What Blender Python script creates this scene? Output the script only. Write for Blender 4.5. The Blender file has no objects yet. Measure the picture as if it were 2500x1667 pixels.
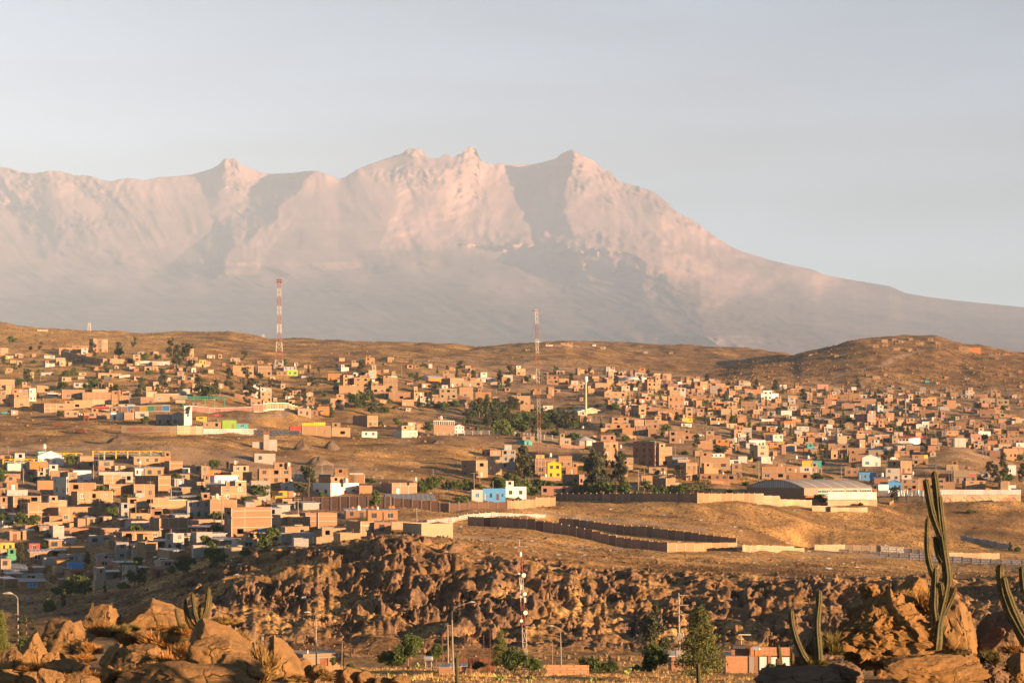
import bpy, math, random
import numpy as np
random.seed(7); RNG = np.random.default_rng(7)
SC = bpy.context.scene
COL = SC.collection
# ------------------------------------------------------------------ camera, sky, sun, exposure
F_PX, VH, UC = 4861.0, 1130.0, 1250.0          # focal length and eye level, in photo pixels
cam = bpy.data.cameras.new('camera'); cam.lens = 36.0*F_PX/2500; cam.sensor_width = 36.0
cam.shift_y = (VH-833.5)/2500; cam.clip_start = 0.5; cam.clip_end = 90000
co = bpy.data.objects.new('camera', cam); co.rotation_euler = (math.pi/2, 0, 0); COL.objects.link(co); SC.camera = co
SUN_AZ, SUN_EL = math.radians(122), math.radians(6.7)   # clockwise from the viewing direction
W = bpy.data.worlds.new('World'); SC.world = W; W.use_nodes = True
nt = W.node_tree; nt.nodes.clear()
sky = nt.nodes.new('ShaderNodeTexSky'); sky.sky_type = 'NISHITA'; sky.sun_disc = False
sky.sun_elevation = SUN_EL; sky.sun_rotation = SUN_AZ; sky.altitude = 2400; sky.air_density = 1.0; sky.dust_density = .6; sky.ozone_density = 2.0
hsv = nt.nodes.new('ShaderNodeHueSaturation'); hsv.inputs['Saturation'].default_value = 0.76; hsv.inputs['Value'].default_value = 1.0
bgn = nt.nodes.new('ShaderNodeBackground'); bgn.inputs['Strength'].default_value = 0.053
wo = nt.nodes.new('ShaderNodeOutputWorld')
nt.links.new(sky.outputs[0], hsv.inputs['Color']); wtc = nt.nodes.new('ShaderNodeTexCoord'); wmp = nt.nodes.new('ShaderNodeMapping'); wmp.inputs['Scale'].default_value = (2.5, 2.5, 14.0); wmp.inputs['Rotation'].default_value = (0, .06, 0)
wno = nt.nodes.new('ShaderNodeTexNoise'); wno.inputs['Scale'].default_value = 1.6; wno.inputs['Detail'].default_value = 4; wno.inputs['Roughness'].default_value = .45
wmr = nt.nodes.new('ShaderNodeMapRange'); wmr.inputs[1].default_value = .35; wmr.inputs[2].default_value = .7; wmr.inputs[3].default_value = .92; wmr.inputs[4].default_value = 1.30     # thin veils of high cloud
wmx = nt.nodes.new('ShaderNodeVectorMath'); wmx.operation = 'SCALE'
nt.links.new(wtc.outputs['Generated'], wmp.inputs['Vector']); nt.links.new(wmp.outputs[0], wno.inputs['Vector']); nt.links.new(wno.outputs[0], wmr.inputs[0]); nt.links.new(hsv.outputs[0], wmx.inputs[0]); nt.links.new(wmr.outputs[0], wmx.inputs['Scale']); nt.links.new(wmx.outputs[0], bgn.inputs['Color']); nt.links.new(bgn.outputs[0], wo.inputs['Surface'])
sl = bpy.data.lights.new('sun', 'SUN'); sl.energy = 5.0; sl.angle = math.radians(0.5); sl.color = (1.0, 0.605, 0.32)
so = bpy.data.objects.new('sun', sl); so.rotation_euler = (math.pi/2-SUN_EL, 0, math.pi-SUN_AZ); COL.objects.link(so)
SC.view_settings.view_transform = 'Standard'; SC.view_settings.look = 'None'; SC.view_settings.gamma = 1; SC.view_settings.use_curve_mapping = False
SC.view_settings.exposure = 1.94
SC.cycles.use_denoising = True
try: SC.cycles.denoiser = 'OPENIMAGEDENOISE'
except Exception: pass
SC.cycles.max_bounces = 6; SC.cycles.diffuse_bounces = 3; SC.cycles.volume_bounces = 0; SC.cycles.transparent_max_bounces = 8
# ------------------------------------------------------------------ helpers
def P3(u, v, D): return (D*(u-UC)/F_PX, D, D*(VH-v)/F_PX)
PAN = {'A': (0, 780, .2998), 'B': (600, 780, .2998), 'C': (1200, 780, .2998), 'D': (1800, 780, .2998),
       'E': (0, 1200, .2979), 'F': (600, 1200, .2979), 'G': (1200, 1200, .2979), 'H': (1800, 1200, .2979), '-': (0, 0, 1.0)}
def px(p, x, y):
    a, b, s = PAN[p]; return a+x*s, b+y*s
_perm = RNG.permutation(512).astype(np.int64); _perm = np.concatenate([_perm, _perm, _perm])
_g3 = RNG.normal(size=(512, 3)); _g3 /= np.linalg.norm(_g3, axis=1)[:, None]
def perlin(x, y, z=0.0):
    x, y, z = np.broadcast_arrays(np.asarray(x, float), np.asarray(y, float), np.asarray(z, float))
    xi, yi, zi = np.floor(x).astype(np.int64), np.floor(y).astype(np.int64), np.floor(z).astype(np.int64)
    xf, yf, zf = x-xi, y-yi, z-zi
    u, v, w = [t*t*t*(t*(t*6-15)+10) for t in (xf, yf, zf)]
    out = 0
    for dx in (0, 1):
        for dy in (0, 1):
            for dz in (0, 1):
                h = _perm[(_perm[(_perm[(xi+dx) & 511]+yi+dy) & 511]+zi+dz) & 511]
                g = _g3[h]
                d = g[..., 0]*(xf-dx)+g[..., 1]*(yf-dy)+g[..., 2]*(zf-dz)
                out = out+d*(u if dx else 1-u)*(v if dy else 1-v)*(w if dz else 1-w)
    return out*1.6
def fbm(x, y, z=0.0, o=4, ridged=False):
    s, a, f = 0, 1.0, 1.0
    for i in range(o):
        n = perlin(np.asarray(x)*f+17.3*i, np.asarray(y)*f-9.1*i, np.asarray(z)*f+3.7*i)
        if ridged: n = 1-2*np.abs(n)
        s = s+a*n; a *= .5; f *= 2.03
    return s
def sstep(a, b, x):
    t = np.clip((np.asarray(x, float)-a)/(b-a), 0, 1); return t*t*(3-2*t)
def mesh_np(name, V, Fq, smooth=False, mat=None):
    """mesh from numpy arrays; Fq is (n,3) or (n,4)"""
    me = bpy.data.meshes.new(name); V = np.asarray(V, np.float32); Fq = np.asarray(Fq, np.int32)
    k = Fq.shape[1]; n = len(Fq)
    me.vertices.add(len(V)); me.vertices.foreach_set('co', V.ravel())
    me.loops.add(n*k); me.loops.foreach_set('vertex_index', Fq.ravel())
    me.polygons.add(n); me.polygons.foreach_set('loop_start', np.arange(0, n*k, k, dtype=np.int32)); me.polygons.foreach_set('loop_total', np.full(n, k, np.int32))
    if smooth: me.polygons.foreach_set('use_smooth', np.ones(n, bool))
    me.update(calc_edges=True); me.validate()
    if mat: me.materials.append(mat)
    return me
def link(name, data, parent=None, loc=(0, 0, 0), rz=0.0, scale=None):
    o = bpy.data.objects.new(name, data); COL.objects.link(o)
    o.location = loc
    if rz: o.rotation_euler = (0, 0, rz)
    if scale is not None: o.scale = scale
    if parent is not None: o.parent = parent
    return o
def tag(o, label, cat, group=None):
    o['label'] = label; o['category'] = cat
    if group: o['group'] = group
    return o
def kind(o, k, label=None):
    o['kind'] = k
    if label: o['label'] = label
    return o
class MB:
    """collects boxes, tubes and prisms into one mesh"""
    def __init__(s): s.v = []; s.f = []
    def add(s, vs, fs):
        n = len(s.v); s.v += [tuple(p) for p in vs]; s.f += [tuple(i+n for i in f) for f in fs]
    def box(s, x0, x1, y0, y1, z0, z1):
        s.add([(x0,y0,z0),(x1,y0,z0),(x1,y1,z0),(x0,y1,z0),(x0,y0,z1),(x1,y0,z1),(x1,y1,z1),(x0,y1,z1)],
              [(0,3,2,1),(4,5,6,7),(0,1,5,4),(1,2,6,5),(2,3,7,6),(3,0,4,7)])
    def quad(s, a, b, c, d): s.add([a, b, c, d], [(0, 1, 2, 3)])
    def tube(s, pts, r, n=6, cap=True):
        pts = [np.array(p, float) for p in pts]; rs = r if hasattr(r, '__len__') else [r]*len(pts)
        rings = []
        for i, p in enumerate(pts):
            d = pts[min(i+1, len(pts)-1)]-pts[max(i-1, 0)]; d /= (np.linalg.norm(d)+1e-9)
            a = np.cross(d, (0, 0, 1) if abs(d[2]) < .9 else (1, 0, 0)); a /= np.linalg.norm(a); b = np.cross(d, a)
            rings.append([p+rs[i]*(a*math.cos(2*math.pi*k/n)+b*math.sin(2*math.pi*k/n)) for k in range(n)])
        vs = [q for R in rings for q in R]; fs = []
        for i in range(len(pts)-1):
            for k in range(n): fs.append((i*n+k, i*n+(k+1) % n, (i+1)*n+(k+1) % n, (i+1)*n+k))
        if cap: fs += [tuple(range(n-1, -1, -1)), tuple((len(pts)-1)*n+k for k in range(n))]
        s.add(vs, fs)
    def lathe(s, prof, n=14, c=(0, 0, 0)):
        vs = [(c[0]+r*math.cos(2*math.pi*k/n), c[1]+r*math.sin(2*math.pi*k/n), c[2]+z) for r, z in prof for k in range(n)]; fs = []
        for i in range(len(prof)-1):
            for k in range(n): fs.append((i*n+k, i*n+(k+1) % n, (i+1)*n+(k+1) % n, (i+1)*n+k))
        fs += [tuple(range(n-1, -1, -1)), tuple((len(prof)-1)*n+k for k in range(n))]
        s.add(vs, fs)
    def mesh(s, name, m):
        me = bpy.data.meshes.new(name); me.from_pydata(s.v, [], s.f); me.update()
        if m: me.materials.append(m)
        return me
    def build(s, name, m, parent=None, loc=(0, 0, 0), rz=0.0): return link(name, s.mesh(name, m), parent, loc, rz)
# ------------------------------------------------------------------ materials
MATS = {}
def N(nt, t, **kw):
    n = nt.nodes.new(t)
    for k, v in kw.items():
        if k in n.inputs: n.inputs[k].default_value = v
        else: setattr(n, k, v)
    return n
def ramp(nt, fac, stops):
    r = nt.nodes.new('ShaderNodeValToRGB'); el = r.color_ramp.elements
    while len(el) < len(stops): el.new(0.5)
    for e, (p, c) in zip(el, stops): e.position = p; e.color = (c[0], c[1], c[2], 1) if hasattr(c, '__len__') else (c, c, c, 1)
    nt.links.new(fac, r.inputs[0]); return r.outputs[0]
def mixc(nt, fac, a, b, mode='MIX'):
    m = nt.nodes.new('ShaderNodeMix'); m.data_type = 'RGBA'; m.blend_type = mode
    for sock, val in ((m.inputs[0], fac), (m.inputs[6], a), (m.inputs[7], b)):
        if hasattr(val, 'is_output'): nt.links.new(val, sock)
        elif hasattr(val, '__len__'): sock.default_value = (val[0], val[1], val[2], 1)
        else: sock.default_value = val
    return m.outputs[2]
def noise(nt, vec, scale, detail=4, rough=.55, dist=0):
    n = N(nt, 'ShaderNodeTexNoise', Scale=scale, Detail=detail, Roughness=rough, Distortion=dist)
    if vec is not None: nt.links.new(vec, n.inputs['Vector'])
    return n.outputs[0]
def newmat(name):
    m = bpy.data.materials.new(name); m.use_nodes = True; nt = m.node_tree
    b = nt.nodes['Principled BSDF']; b.inputs['Roughness'].default_value = .9
    b.inputs['Specular IOR Level'].default_value = .25
    MATS[name] = m
    return m, nt, b
def bump(nt, b, h, strength=.5, dist=.05):
    bn = N(nt, 'ShaderNodeBump', Strength=strength, Distance=dist); nt.links.new(h, bn.inputs['Height']); nt.links.new(bn.outputs[0], b.inputs['Normal'])
def simple(name, c, rough=.85, var=.25, scale=1.2, metal=0.0, spec=.25, hue=True, bumps=0.0):
    """one base colour with blotches, streaks and a small shift from object to object"""
    m, nt, b = newmat(name); tc = nt.nodes.new('ShaderNodeTexCoord')
    nn = noise(nt, tc.outputs['Object'], scale, 5, .6); lo = [max(0, k*(1-var)) for k in c]; hi = [min(1, k*(1+var*.8)) for k in c]
    col = ramp(nt, nn, [(.3, lo), (.7, hi)])
    if hue:
        oi = nt.nodes.new('ShaderNodeObjectInfo'); hs = nt.nodes.new('ShaderNodeHueSaturation')
        mr = N(nt, 'ShaderNodeMapRange'); mr.inputs[3].default_value = .82; mr.inputs[4].default_value = 1.15
        nt.links.new(oi.outputs['Random'], mr.inputs[0]); nt.links.new(mr.outputs[0], hs.inputs['Value']); nt.links.new(col, hs.inputs['Color']); col = hs.outputs[0]
    nt.links.new(col, b.inputs['Base Color']); b.inputs['Roughness'].default_value = rough; b.inputs['Metallic'].default_value = metal; b.inputs['Specular IOR Level'].default_value = spec
    if bumps: bump(nt, b, nn, .6, bumps)
    return m
def brickmat(name, c1, c2, mortar, bw=.30, bh=.13, ms=.018, stain=.35):
    m, nt, b = newmat(name); tc = nt.nodes.new('ShaderNodeTexCoord'); sx = nt.nodes.new('ShaderNodeSeparateXYZ'); cb = nt.nodes.new('ShaderNodeCombineXYZ')
    nt.links.new(tc.outputs['Object'], sx.inputs[0]); ad = N(nt, 'ShaderNodeMath', operation='ADD'); nt.links.new(sx.outputs[0], ad.inputs[0]); nt.links.new(sx.outputs[1], ad.inputs[1])
    nt.links.new(ad.outputs[0], cb.inputs[0]); nt.links.new(sx.outputs[2], cb.inputs[1])
    br = N(nt, 'ShaderNodeTexBrick', Scale=1.0); br.inputs['Color1'].default_value = (*c1, 1); br.inputs['Color2'].default_value = (*c2, 1); br.inputs['Mortar'].default_value = (*mortar, 1)
    br.inputs['Mortar Size'].default_value = ms; br.inputs['Brick Width'].default_value = bw; br.inputs['Row Height'].default_value = bh; br.inputs['Bias'].default_value = .1
    nt.links.new(cb.outputs[0], br.inputs['Vector'])
    st = noise(nt, tc.outputs['Object'], .55, 5, .65)
    col = mixc(nt, ramp(nt, st, [(.42, 0.0), (.72, stain)]), br.outputs[0], [k*.55+.02 for k in c1])
    fine = noise(nt, tc.outputs['Object'], 3.0, 3, .6)
    col = mixc(nt, ramp(nt, fine, [(.35, 0.0), (.75, .30)]), col, [min(1, k*1.35+.03) for k in c2])
    oi = nt.nodes.new('ShaderNodeObjectInfo'); hs = nt.nodes.new('ShaderNodeHueSaturation'); mr = N(nt, 'ShaderNodeMapRange'); mr.inputs[3].default_value = .80; mr.inputs[4].default_value = 1.18
    nt.links.new(oi.outputs['Random'], mr.inputs[0]); nt.links.new(mr.outputs[0], hs.inputs['Value']); nt.links.new(col, hs.inputs['Color'])
    nt.links.new(hs.outputs[0], b.inputs['Base Color']); bump(nt, b, br.outputs[1], -.5, .02)
    return m
M = {}
M['o'] = brickmat('orange_brick', (.20, .098, .042), (.24, .122, .053), (.22, .16, .11))
M['t'] = brickmat('tan_brick', (.20, .115, .052), (.235, .138, .064), (.235, .18, .125))
M['r'] = brickmat('dark_red_brick', (.19, .090, .054), (.23, .115, .068), (.20, .14, .10))
M['s'] = brickmat('pale_block', (.23, .172, .108), (.275, .205, .132), (.17, .13, .088), .42, .21, .02)
M['g'] = brickmat('grey_block', (.27, .255, .245), (.36, .345, .335), (.12, .11, .10), .45, .22, .05, .2)
M['w'] = simple('aged_white_plaster', (.34, .315, .285), var=.14); M['W'] = simple('white_paint', (.50, .49, .47), var=.07)
M['c'] = simple('bare_concrete', (.24, .215, .19), var=.25, scale=.8); M['cl'] = simple('concrete_frame', (.25, .215, .175), var=.2)
M['y'] = simple('yellow_paint', (.44, .27, .035), var=.12); M['Y'] = simple('bright_yellow_paint', (.55, .35, .025), var=.1)
M['b'] = simple('blue_paint', (.06, .20, .40), var=.15); M['q'] = simple('turquoise_paint', (.055, .28, .28), var=.15)
M['G'] = simple('lime_green_paint', (.17, .28, .045), var=.12); M['G2'] = simple('dark_green_paint', (.05, .20, .12), var=.2)
M['p'] = simple('salmon_paint', (.34, .18, .135), var=.15); M['O'] = simple('orange_paint', (.36, .15, .05), var=.15); M['R'] = simple('red_paint', (.38, .045, .035), var=.15)
M['tin'] = simple('dull_sheet_metal', (.36, .34, .32), rough=.55, var=.3, metal=.3); M['rust'] = simple('rusty_metal', (.13, .05, .028), rough=.8, var=.45)
M['dark'] = simple('dark_sheet', (.05, .045, .04), var=.3); M['zinc'] = simple('corrugated_zinc', (.20, .20, .205), rough=.6, var=.2, metal=.1)
M['wood'] = simple('weathered_wood', (.20, .14, .09), var=.3); M['pole'] = simple('pale_concrete_pole', (.20, .175, .145), var=.12)
M['tank'] = simple('white_plastic_tank', (.52, .48, .42), rough=.5, var=.08); M['black'] = simple('black_metal', (.03, .03, .03), rough=.5)
M['glass'] = simple('dark_window_glass', (.035, .037, .04), rough=.12, var=.2, spec=.6, hue=False); M['redp'] = simple('red_steel', (.20, .07, .05), rough=.6, var=.15)
M['whp'] = simple('white_steel', (.36, .33, .29), rough=.6, var=.08); M['wire'] = simple('black_cable', (.02, .02, .02), rough=.6)
M['steel'] = simple('galvanised_steel', (.42, .42, .42), rough=.4, metal=.6, var=.15); M['roofred'] = simple('red_roof_sheet', (.40, .06, .05), var=.2)
# ------------------------------------------------------------------ ground material
def ground_mat():
    m, nt, b = newmat('dry_hillside'); tc = nt.nodes.new('ShaderNodeTexCoord'); ob = tc.outputs['Object']
    at = N(nt, 'ShaderNodeAttribute', attribute_name='zone'); sep = nt.nodes.new('ShaderNodeSeparateColor'); nt.links.new(at.outputs['Color'], sep.inputs[0])
    n1 = noise(nt, ob, .035, 6, .62); n2 = noise(nt, ob, .22, 6, .65); n3 = noise(nt, ob, 1.3, 5, .7)
    soil = ramp(nt, n2, [(.30, (.06, .038, .022)), (.50, (.165, .096, .050)), (.72, (.28, .182, .105))])
    gold = ramp(nt, n2, [(.28, (.23, .130, .045)), (.50, (.53, .315, .108)), (.72, (.66, .44, .18))])
    rock = ramp(nt, n3, [(.30, (.055, .033, .020)), (.52, (.15, .093, .055)), (.75, (.23, .152, .095))])
    pale = ramp(nt, n3, [(.30, (.21, .155, .108)), (.70, (.31, .235, .17))])
    blot = ramp(nt, n1, [(.40, 0.0), (.62, 1.0)])
    sc = N(nt, 'ShaderNodeMath', operation='MULTIPLY_ADD'); nt.links.new(blot, sc.inputs[0]); sc.inputs[1].default_value = .35; nt.links.new(sep.outputs[0], sc.inputs[2]); sc.use_clamp = True
    c = mixc(nt, sc.outputs[0], soil, gold)
    shr = ramp(nt, n3, [(.47, 0.0), (.57, .8)]); c = mixc(nt, shr, c, (.060, .038, .020))
    n4 = noise(nt, ob, .055, 8, .72); mg = N(nt, 'ShaderNodeMath', operation='MULTIPLY_ADD'); nt.links.new(sep.outputs[0], mg.inputs[0]); mg.inputs[1].default_value = -.75; mg.inputs[2].default_value = 1.0; mg.use_clamp = True; mm = N(nt, 'ShaderNodeMath', operation='MULTIPLY'); nt.links.new(mg.outputs[0], mm.inputs[0]); nt.links.new(ramp(nt, n4, [(.47, 0.0), (.58, .85)]), mm.inputs[1]); c = mixc(nt, mm.outputs[0], c, (.078, .046, .022))
    c = mixc(nt, sep.outputs[1], c, rock); c = mixc(nt, sep.outputs[2], c, pale)
    nt.links.new(c, b.inputs['Base Color']); b.inputs['Roughness'].default_value = 1; b.inputs['Specular IOR Level'].default_value = .1
    bump(nt, b, n3, .9, .5)
    return m
# ------------------------------------------------------------------ ground as one sheet, set out by distance and bearing
COLS = {
 -400: [(20,1900),(60,1800),(150,1720),(300,1640),(380,1540),(450,1480),(510,1440),(545,1400),(565,1350),(585,1305),(630,1250),(690,1180),(735,1130),(800,1085),(870,1050),(960,1030),(1080,1005),(1180,965),(1280,925),(1380,890),(1500,850),(1650,815),(1800,790),(1950,780),(2300,790)],
 0:   [(20,1900),(40,1760),(60,1690),(72,1640),(90,1670),(150,1680),(300,1640),(380,1540),(450,1480),(510,1440),(545,1400),(565,1350),(585,1305),(630,1250),(690,1180),(735,1130),(800,1085),(870,1050),(960,1030),(1080,1005),(1180,965),(1280,925),(1380,890),(1500,855),(1650,825),(1800,800),(1950,792),(2300,800)],
 250: [(20,1900),(40,1760),(60,1690),(72,1630),(90,1670),(150,1680),(300,1640),(380,1540),(440,1470),(500,1420),(540,1370),(570,1320),(610,1270),(690,1185),(735,1130),(800,1090),(870,1050),(960,1028),(1080,1000),(1180,960),(1280,920),(1380,890),(1500,858),(1700,832),(2000,814),(2300,825)],
 450: [(20,1900),(40,1760),(60,1690),(72,1635),(90,1670),(150,1680),(300,1640),(370,1530),(400,1460),(425,1420),(470,1390),(530,1345),(575,1305),(620,1255),(690,1180),(735,1140),(800,1095),(860,1060),(930,1035),(1000,1020),(1080,1005),(1180,950),(1290,915),(1400,885),(1600,850),(2000,819),(2300,830)],
 700: [(20,1900),(40,1800),(60,1690),(75,1640),(95,1690),(150,1690),(235,1640),(300,1630),(350,1600),(375,1540),(392,1470),(408,1390),(430,1345),(480,1335),(540,1315),(575,1298),(600,1258),(650,1218),(720,1175),(780,1140),(840,1110),(900,1085),(960,1065),(1040,1052),(1100,1035),(1200,1000),(1300,950),(1400,905),(1550,880),(1800,855),(2200,836),(2500,850)],
 950: [(20,1950),(75,1800),(150,1720),(200,1672),(235,1642),(300,1625),(350,1605),(375,1550),(392,1470),(405,1390),(418,1330),(440,1305),(480,1296),(540,1272),(600,1250),(650,1225),(700,1190),(760,1165),(830,1130),(900,1095),(970,1070),(1050,1055),(1120,1035),(1200,1000),(1300,960),(1400,920),(1550,885),(1800,860),(2200,840),(2500,855)],
 1250:[(20,1950),(75,1800),(150,1720),(200,1668),(235,1640),(300,1625),(345,1610),(375,1555),(395,1470),(408,1400),(420,1370),(450,1340),(490,1315),(530,1298),(590,1265),(650,1240),(705,1222),(760,1205),(820,1172),(880,1140),(950,1095),(1020,1062),(1080,1048),(1150,1042),(1230,1012),(1330,975),(1430,940),(1550,905),(1700,885),(2200,849),(2500,860)],
 1500:[(20,1950),(75,1800),(150,1720),(200,1668),(235,1640),(300,1625),(345,1612),(375,1560),(395,1490),(408,1440),(420,1410),(450,1380),(490,1360),(530,1335),(560,1320),(600,1285),(650,1255),(705,1235),(760,1208),(820,1180),(880,1145),(950,1110),(1030,1075),(1100,1050),(1200,1010),(1300,980),(1400,950),(1550,920),(1700,900),(1900,895),(2300,860),(2600,842),(2900,855)],
 1750:[(20,1950),(75,1800),(150,1720),(200,1668),(235,1640),(300,1625),(345,1612),(370,1570),(392,1500),(405,1450),(420,1420),(450,1395),(500,1370),(545,1350),(570,1338),(620,1300),(670,1265),(720,1235),(770,1208),(820,1185),(900,1150),(980,1115),(1060,1085),(1150,1055),(1280,1015),(1400,985),(1500,955),(1620,940),(1750,928),(2000,922),(2200,890),(2600,853),(2900,868)],
 1880:[(20,1900),(40,1700),(48,1680),(60,1710),(150,1720),(200,1668),(235,1640),(300,1625),(345,1612),(370,1570),(392,1500),(405,1450),(422,1420),(460,1392),(520,1370),(570,1350),(605,1340),(650,1305),(700,1265),(750,1240),(800,1212),(850,1190),(920,1155),(1000,1122),(1080,1092),(1165,1065),(1280,1028),(1400,995),(1510,965),(1620,948),(1750,928),(1900,900),(2050,888),(2300,905),(2600,866),(2900,880)],
 2000:[(20,1850),(35,1720),(47,1650),(60,1700),(150,1720),(235,1640),(300,1625),(345,1612),(370,1570),(392,1500),(405,1450),(425,1420),(470,1390),(540,1370),(600,1352),(640,1330),(690,1290),(740,1250),(780,1232),(830,1212),(870,1190),(940,1160),(1020,1130),(1100,1100),(1180,1075),(1280,1040),(1400,1005),(1520,975),(1620,955),(1750,930),(1950,890),(2100,862),(2350,885),(2700,880)],
 2250:[(20,1850),(35,1720),(48,1650),(60,1700),(150,1720),(235,1640),(300,1625),(345,1612),(370,1560),(392,1490),(410,1430),(440,1410),(500,1395),(580,1380),(640,1365),(690,1330),(740,1280),(790,1245),(830,1236),(870,1200),(920,1170),(980,1140),(1050,1115),(1130,1100),(1200,1085),(1300,1045),(1420,1010),(1520,985),(1620,970),(1750,940),(1950,890),(2150,848),(2350,828),(2700,870)],
 2500:[(20,1850),(35,1720),(48,1650),(60,1700),(150,1720),(235,1640),(300,1625),(345,1615),(370,1560),(392,1490),(410,1430),(440,1410),(520,1400),(600,1390),(660,1375),(700,1340),(750,1290),(800,1245),(835,1232),(880,1215),(930,1190),(1000,1165),(1080,1140),(1160,1110),(1250,1080),(1350,1045),(1450,1010),(1560,985),(1650,970),(1800,940),(2000,905),(2200,880),(2400,867),(2700,890)],
}
COLS[2900] = COLS[2500]
CREST = [(-400,780),(0,793),(100,808),(220,812),(300,818),(420,820),(560,817),(660,832),(850,838),(1000,842),(1190,851),(1260,848),(1380,838),(1500,842),(1700,850),(1850,858),(1940,873),(1990,860),(2070,842),(2150,829),(2200,826),(2280,827),(2350,845),(2450,860),(2500,866),(2900,880)]
BUMPS = [(2340,1075,75,60,-22),(740,905,60,40,-12),(1100,930,90,40,-8),(820,1250,70,60,-12),(960,1500,110,70,-14),(2080,1350,60,40,-10)]   # u, D, du, dD, dv
DU = 6.0
US = np.arange(-300, 2808, DU)
DL = np.concatenate([np.geomspace(20, 300, 200, endpoint=False), np.arange(300, 440, .8), np.geomspace(440, 1000, 175, endpoint=False), np.geomspace(1000, 2900, 190, endpoint=False), np.geomspace(2900, 9400, 36)])
LD = np.log(DL)
def _terrain():
    ks = sorted(COLS); prof = []
    for k in ks:
        c = COLS[k]+[(4200, 880), (9400, 905)]
        prof.append(np.interp(LD, np.log([d for d, _ in c]), [v for _, v in c]))
    prof = np.array(prof)
    V = np.array([np.interp(US, ks, prof[:, j]) for j in range(len(DL))]).T          # (u, D)
    ker = np.exp(-.5*(np.arange(-24, 25)/8.0)**2); ker /= ker.sum()
    Vp = np.pad(V, ((24, 24), (0, 0)), mode='edge'); V = sum(ker[i]*Vp[i:i+len(US)] for i in range(49))
    ker = np.array([1, 2, 3, 2, 1.])/9; Vp = np.pad(V, ((0, 0), (2, 2)), mode='edge'); V = sum(ker[i]*Vp[:, i:i+len(DL)] for i in range(5))
    for (u, d, du, dd, dv) in BUMPS:
        V += dv*np.exp(-.5*((US[:, None]-u)/du)**2-.5*((DL[None]-d)/dd)**2)
    far = (DL > 1700) & (DL < 3000)                                                  # make the skyline follow the crest
    cr = np.interp(US, [a for a, _ in CREST], [b for _, b in CREST]); mn = V[:, far].min(1)
    V += (cr-mn)[:, None]*sstep(1500, 2000, DL)[None]
    Ug, Dg = np.meshgrid(US, DL, indexing='ij')
    # the broken face of the cliff: pillars and gullies
    cl = sstep(350, 372, Dg)*(1-sstep(418, 450, Dg))*sstep(380, 520, Ug)
    sh = (fbm(Ug/110.0, Dg/45.0, 3.1, 4)*5.0+fbm(Ug/34.0, Dg/26.0, 9.7, 4, True)*2.6+fbm(Ug/11.0, Dg/18.0, 4.7, 3, True)*1.3)*cl
    sh = sh*.6
    ix = np.clip(np.interp(Dg+sh, DL, np.arange(len(DL))), 0, len(DL)-1.001); i0 = ix.astype(int); fr = ix-i0
    ar = np.arange(len(US))[:, None]; V = V[ar, i0]*(1-fr)+V[ar, i0+1]*fr
    X = Dg*(Ug-UC)/F_PX; Z = Dg*(VH-V)/F_PX
    amp = np.interp(Dg, [20, 60, 150, 300, 500, 900, 1400, 2200, 9000], [.1, .25, .3, .5, .7, 1.1, 1.7, 2.6, 20.0])
    wl = np.interp(Dg, [20, 300, 900, 1800, 9000], [4, 14, 28, 75, 500.])
    Z = Z+amp*fbm(X/28.0, Dg/28.0, .5, 5)*np.clip(28/wl+.4, .3, 1.4)+sstep(1300, 2200, Dg)*2.4*fbm(X/110.0, Dg/160.0, 7.0, 4, True)*(1-sstep(2700, 3500, Dg))
    Z += cl*fbm(X/9.0, Dg/7.0, 5.9, 3)*1.6
    return Ug, Dg, X, Z
UG, DG, XG, ZG = _terrain()
def conform(anchors, ru=45.0, rd=.030):
    """bend the ground locally so that it passes under the foot of a wall or yard: anchors are (u, v, D)"""
    global ZG
    num = np.zeros_like(ZG); den = np.zeros_like(ZG); mx = np.zeros_like(ZG)
    for (u, v, D) in anchors:
        dz = D*(VH-v)/F_PX-zat(u, D)
        i0, i1 = np.searchsorted(US, [u-3.2*ru, u+3.2*ru]); j0, j1 = np.searchsorted(LD, [math.log(D)-3.2*rd, math.log(D)+3.2*rd])
        w = np.exp(-.5*((UG[i0:i1, j0:j1]-u)/ru)**2-.5*((np.log(DG[i0:i1, j0:j1])-math.log(D))/rd)**2)
        num[i0:i1, j0:j1] += w*dz; den[i0:i1, j0:j1] += w; mx[i0:i1, j0:j1] = np.maximum(mx[i0:i1, j0:j1], w)
    ZG = ZG+np.where(den > 1e-6, num/np.maximum(den, 1e-6)*np.minimum(1, mx*1.15), 0)
def zat(u, D):
    a = min(max((u-US[0])/DU, 0), len(US)-1.001); b = min(max(float(np.interp(math.log(D), LD, np.arange(len(LD)))), 0), len(LD)-1.001)
    i, j = int(a), int(b); s, t = a-i, b-j
    return float((ZG[i, j]*(1-s)+ZG[i+1, j]*s)*(1-t)+(ZG[i, j+1]*(1-s)+ZG[i+1, j+1]*s)*t)
def zxy(x, y): return zat(UC+x/y*F_PX, y)
def inv(u, v, dmin=335.0):
    """distance at which the sight line through photo pixel (u, v) meets the ground beyond dmin"""
    i = int(min(max(round((u-US[0])/DU), 0), len(US)-1)); vv = VH-ZG[i]*F_PX/DL
    k = np.nonzero((vv <= v) & (DL >= dmin))[0]
    if not len(k): return 2300.0
    j = k[0]
    if j == 0 or DL[j-1] < dmin: return float(DL[j])
    t = (vv[j-1]-v)/(vv[j-1]-vv[j]+1e-9); return float(DL[j-1]+np.clip(t, 0, 1)*(DL[j]-DL[j-1]))
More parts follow.
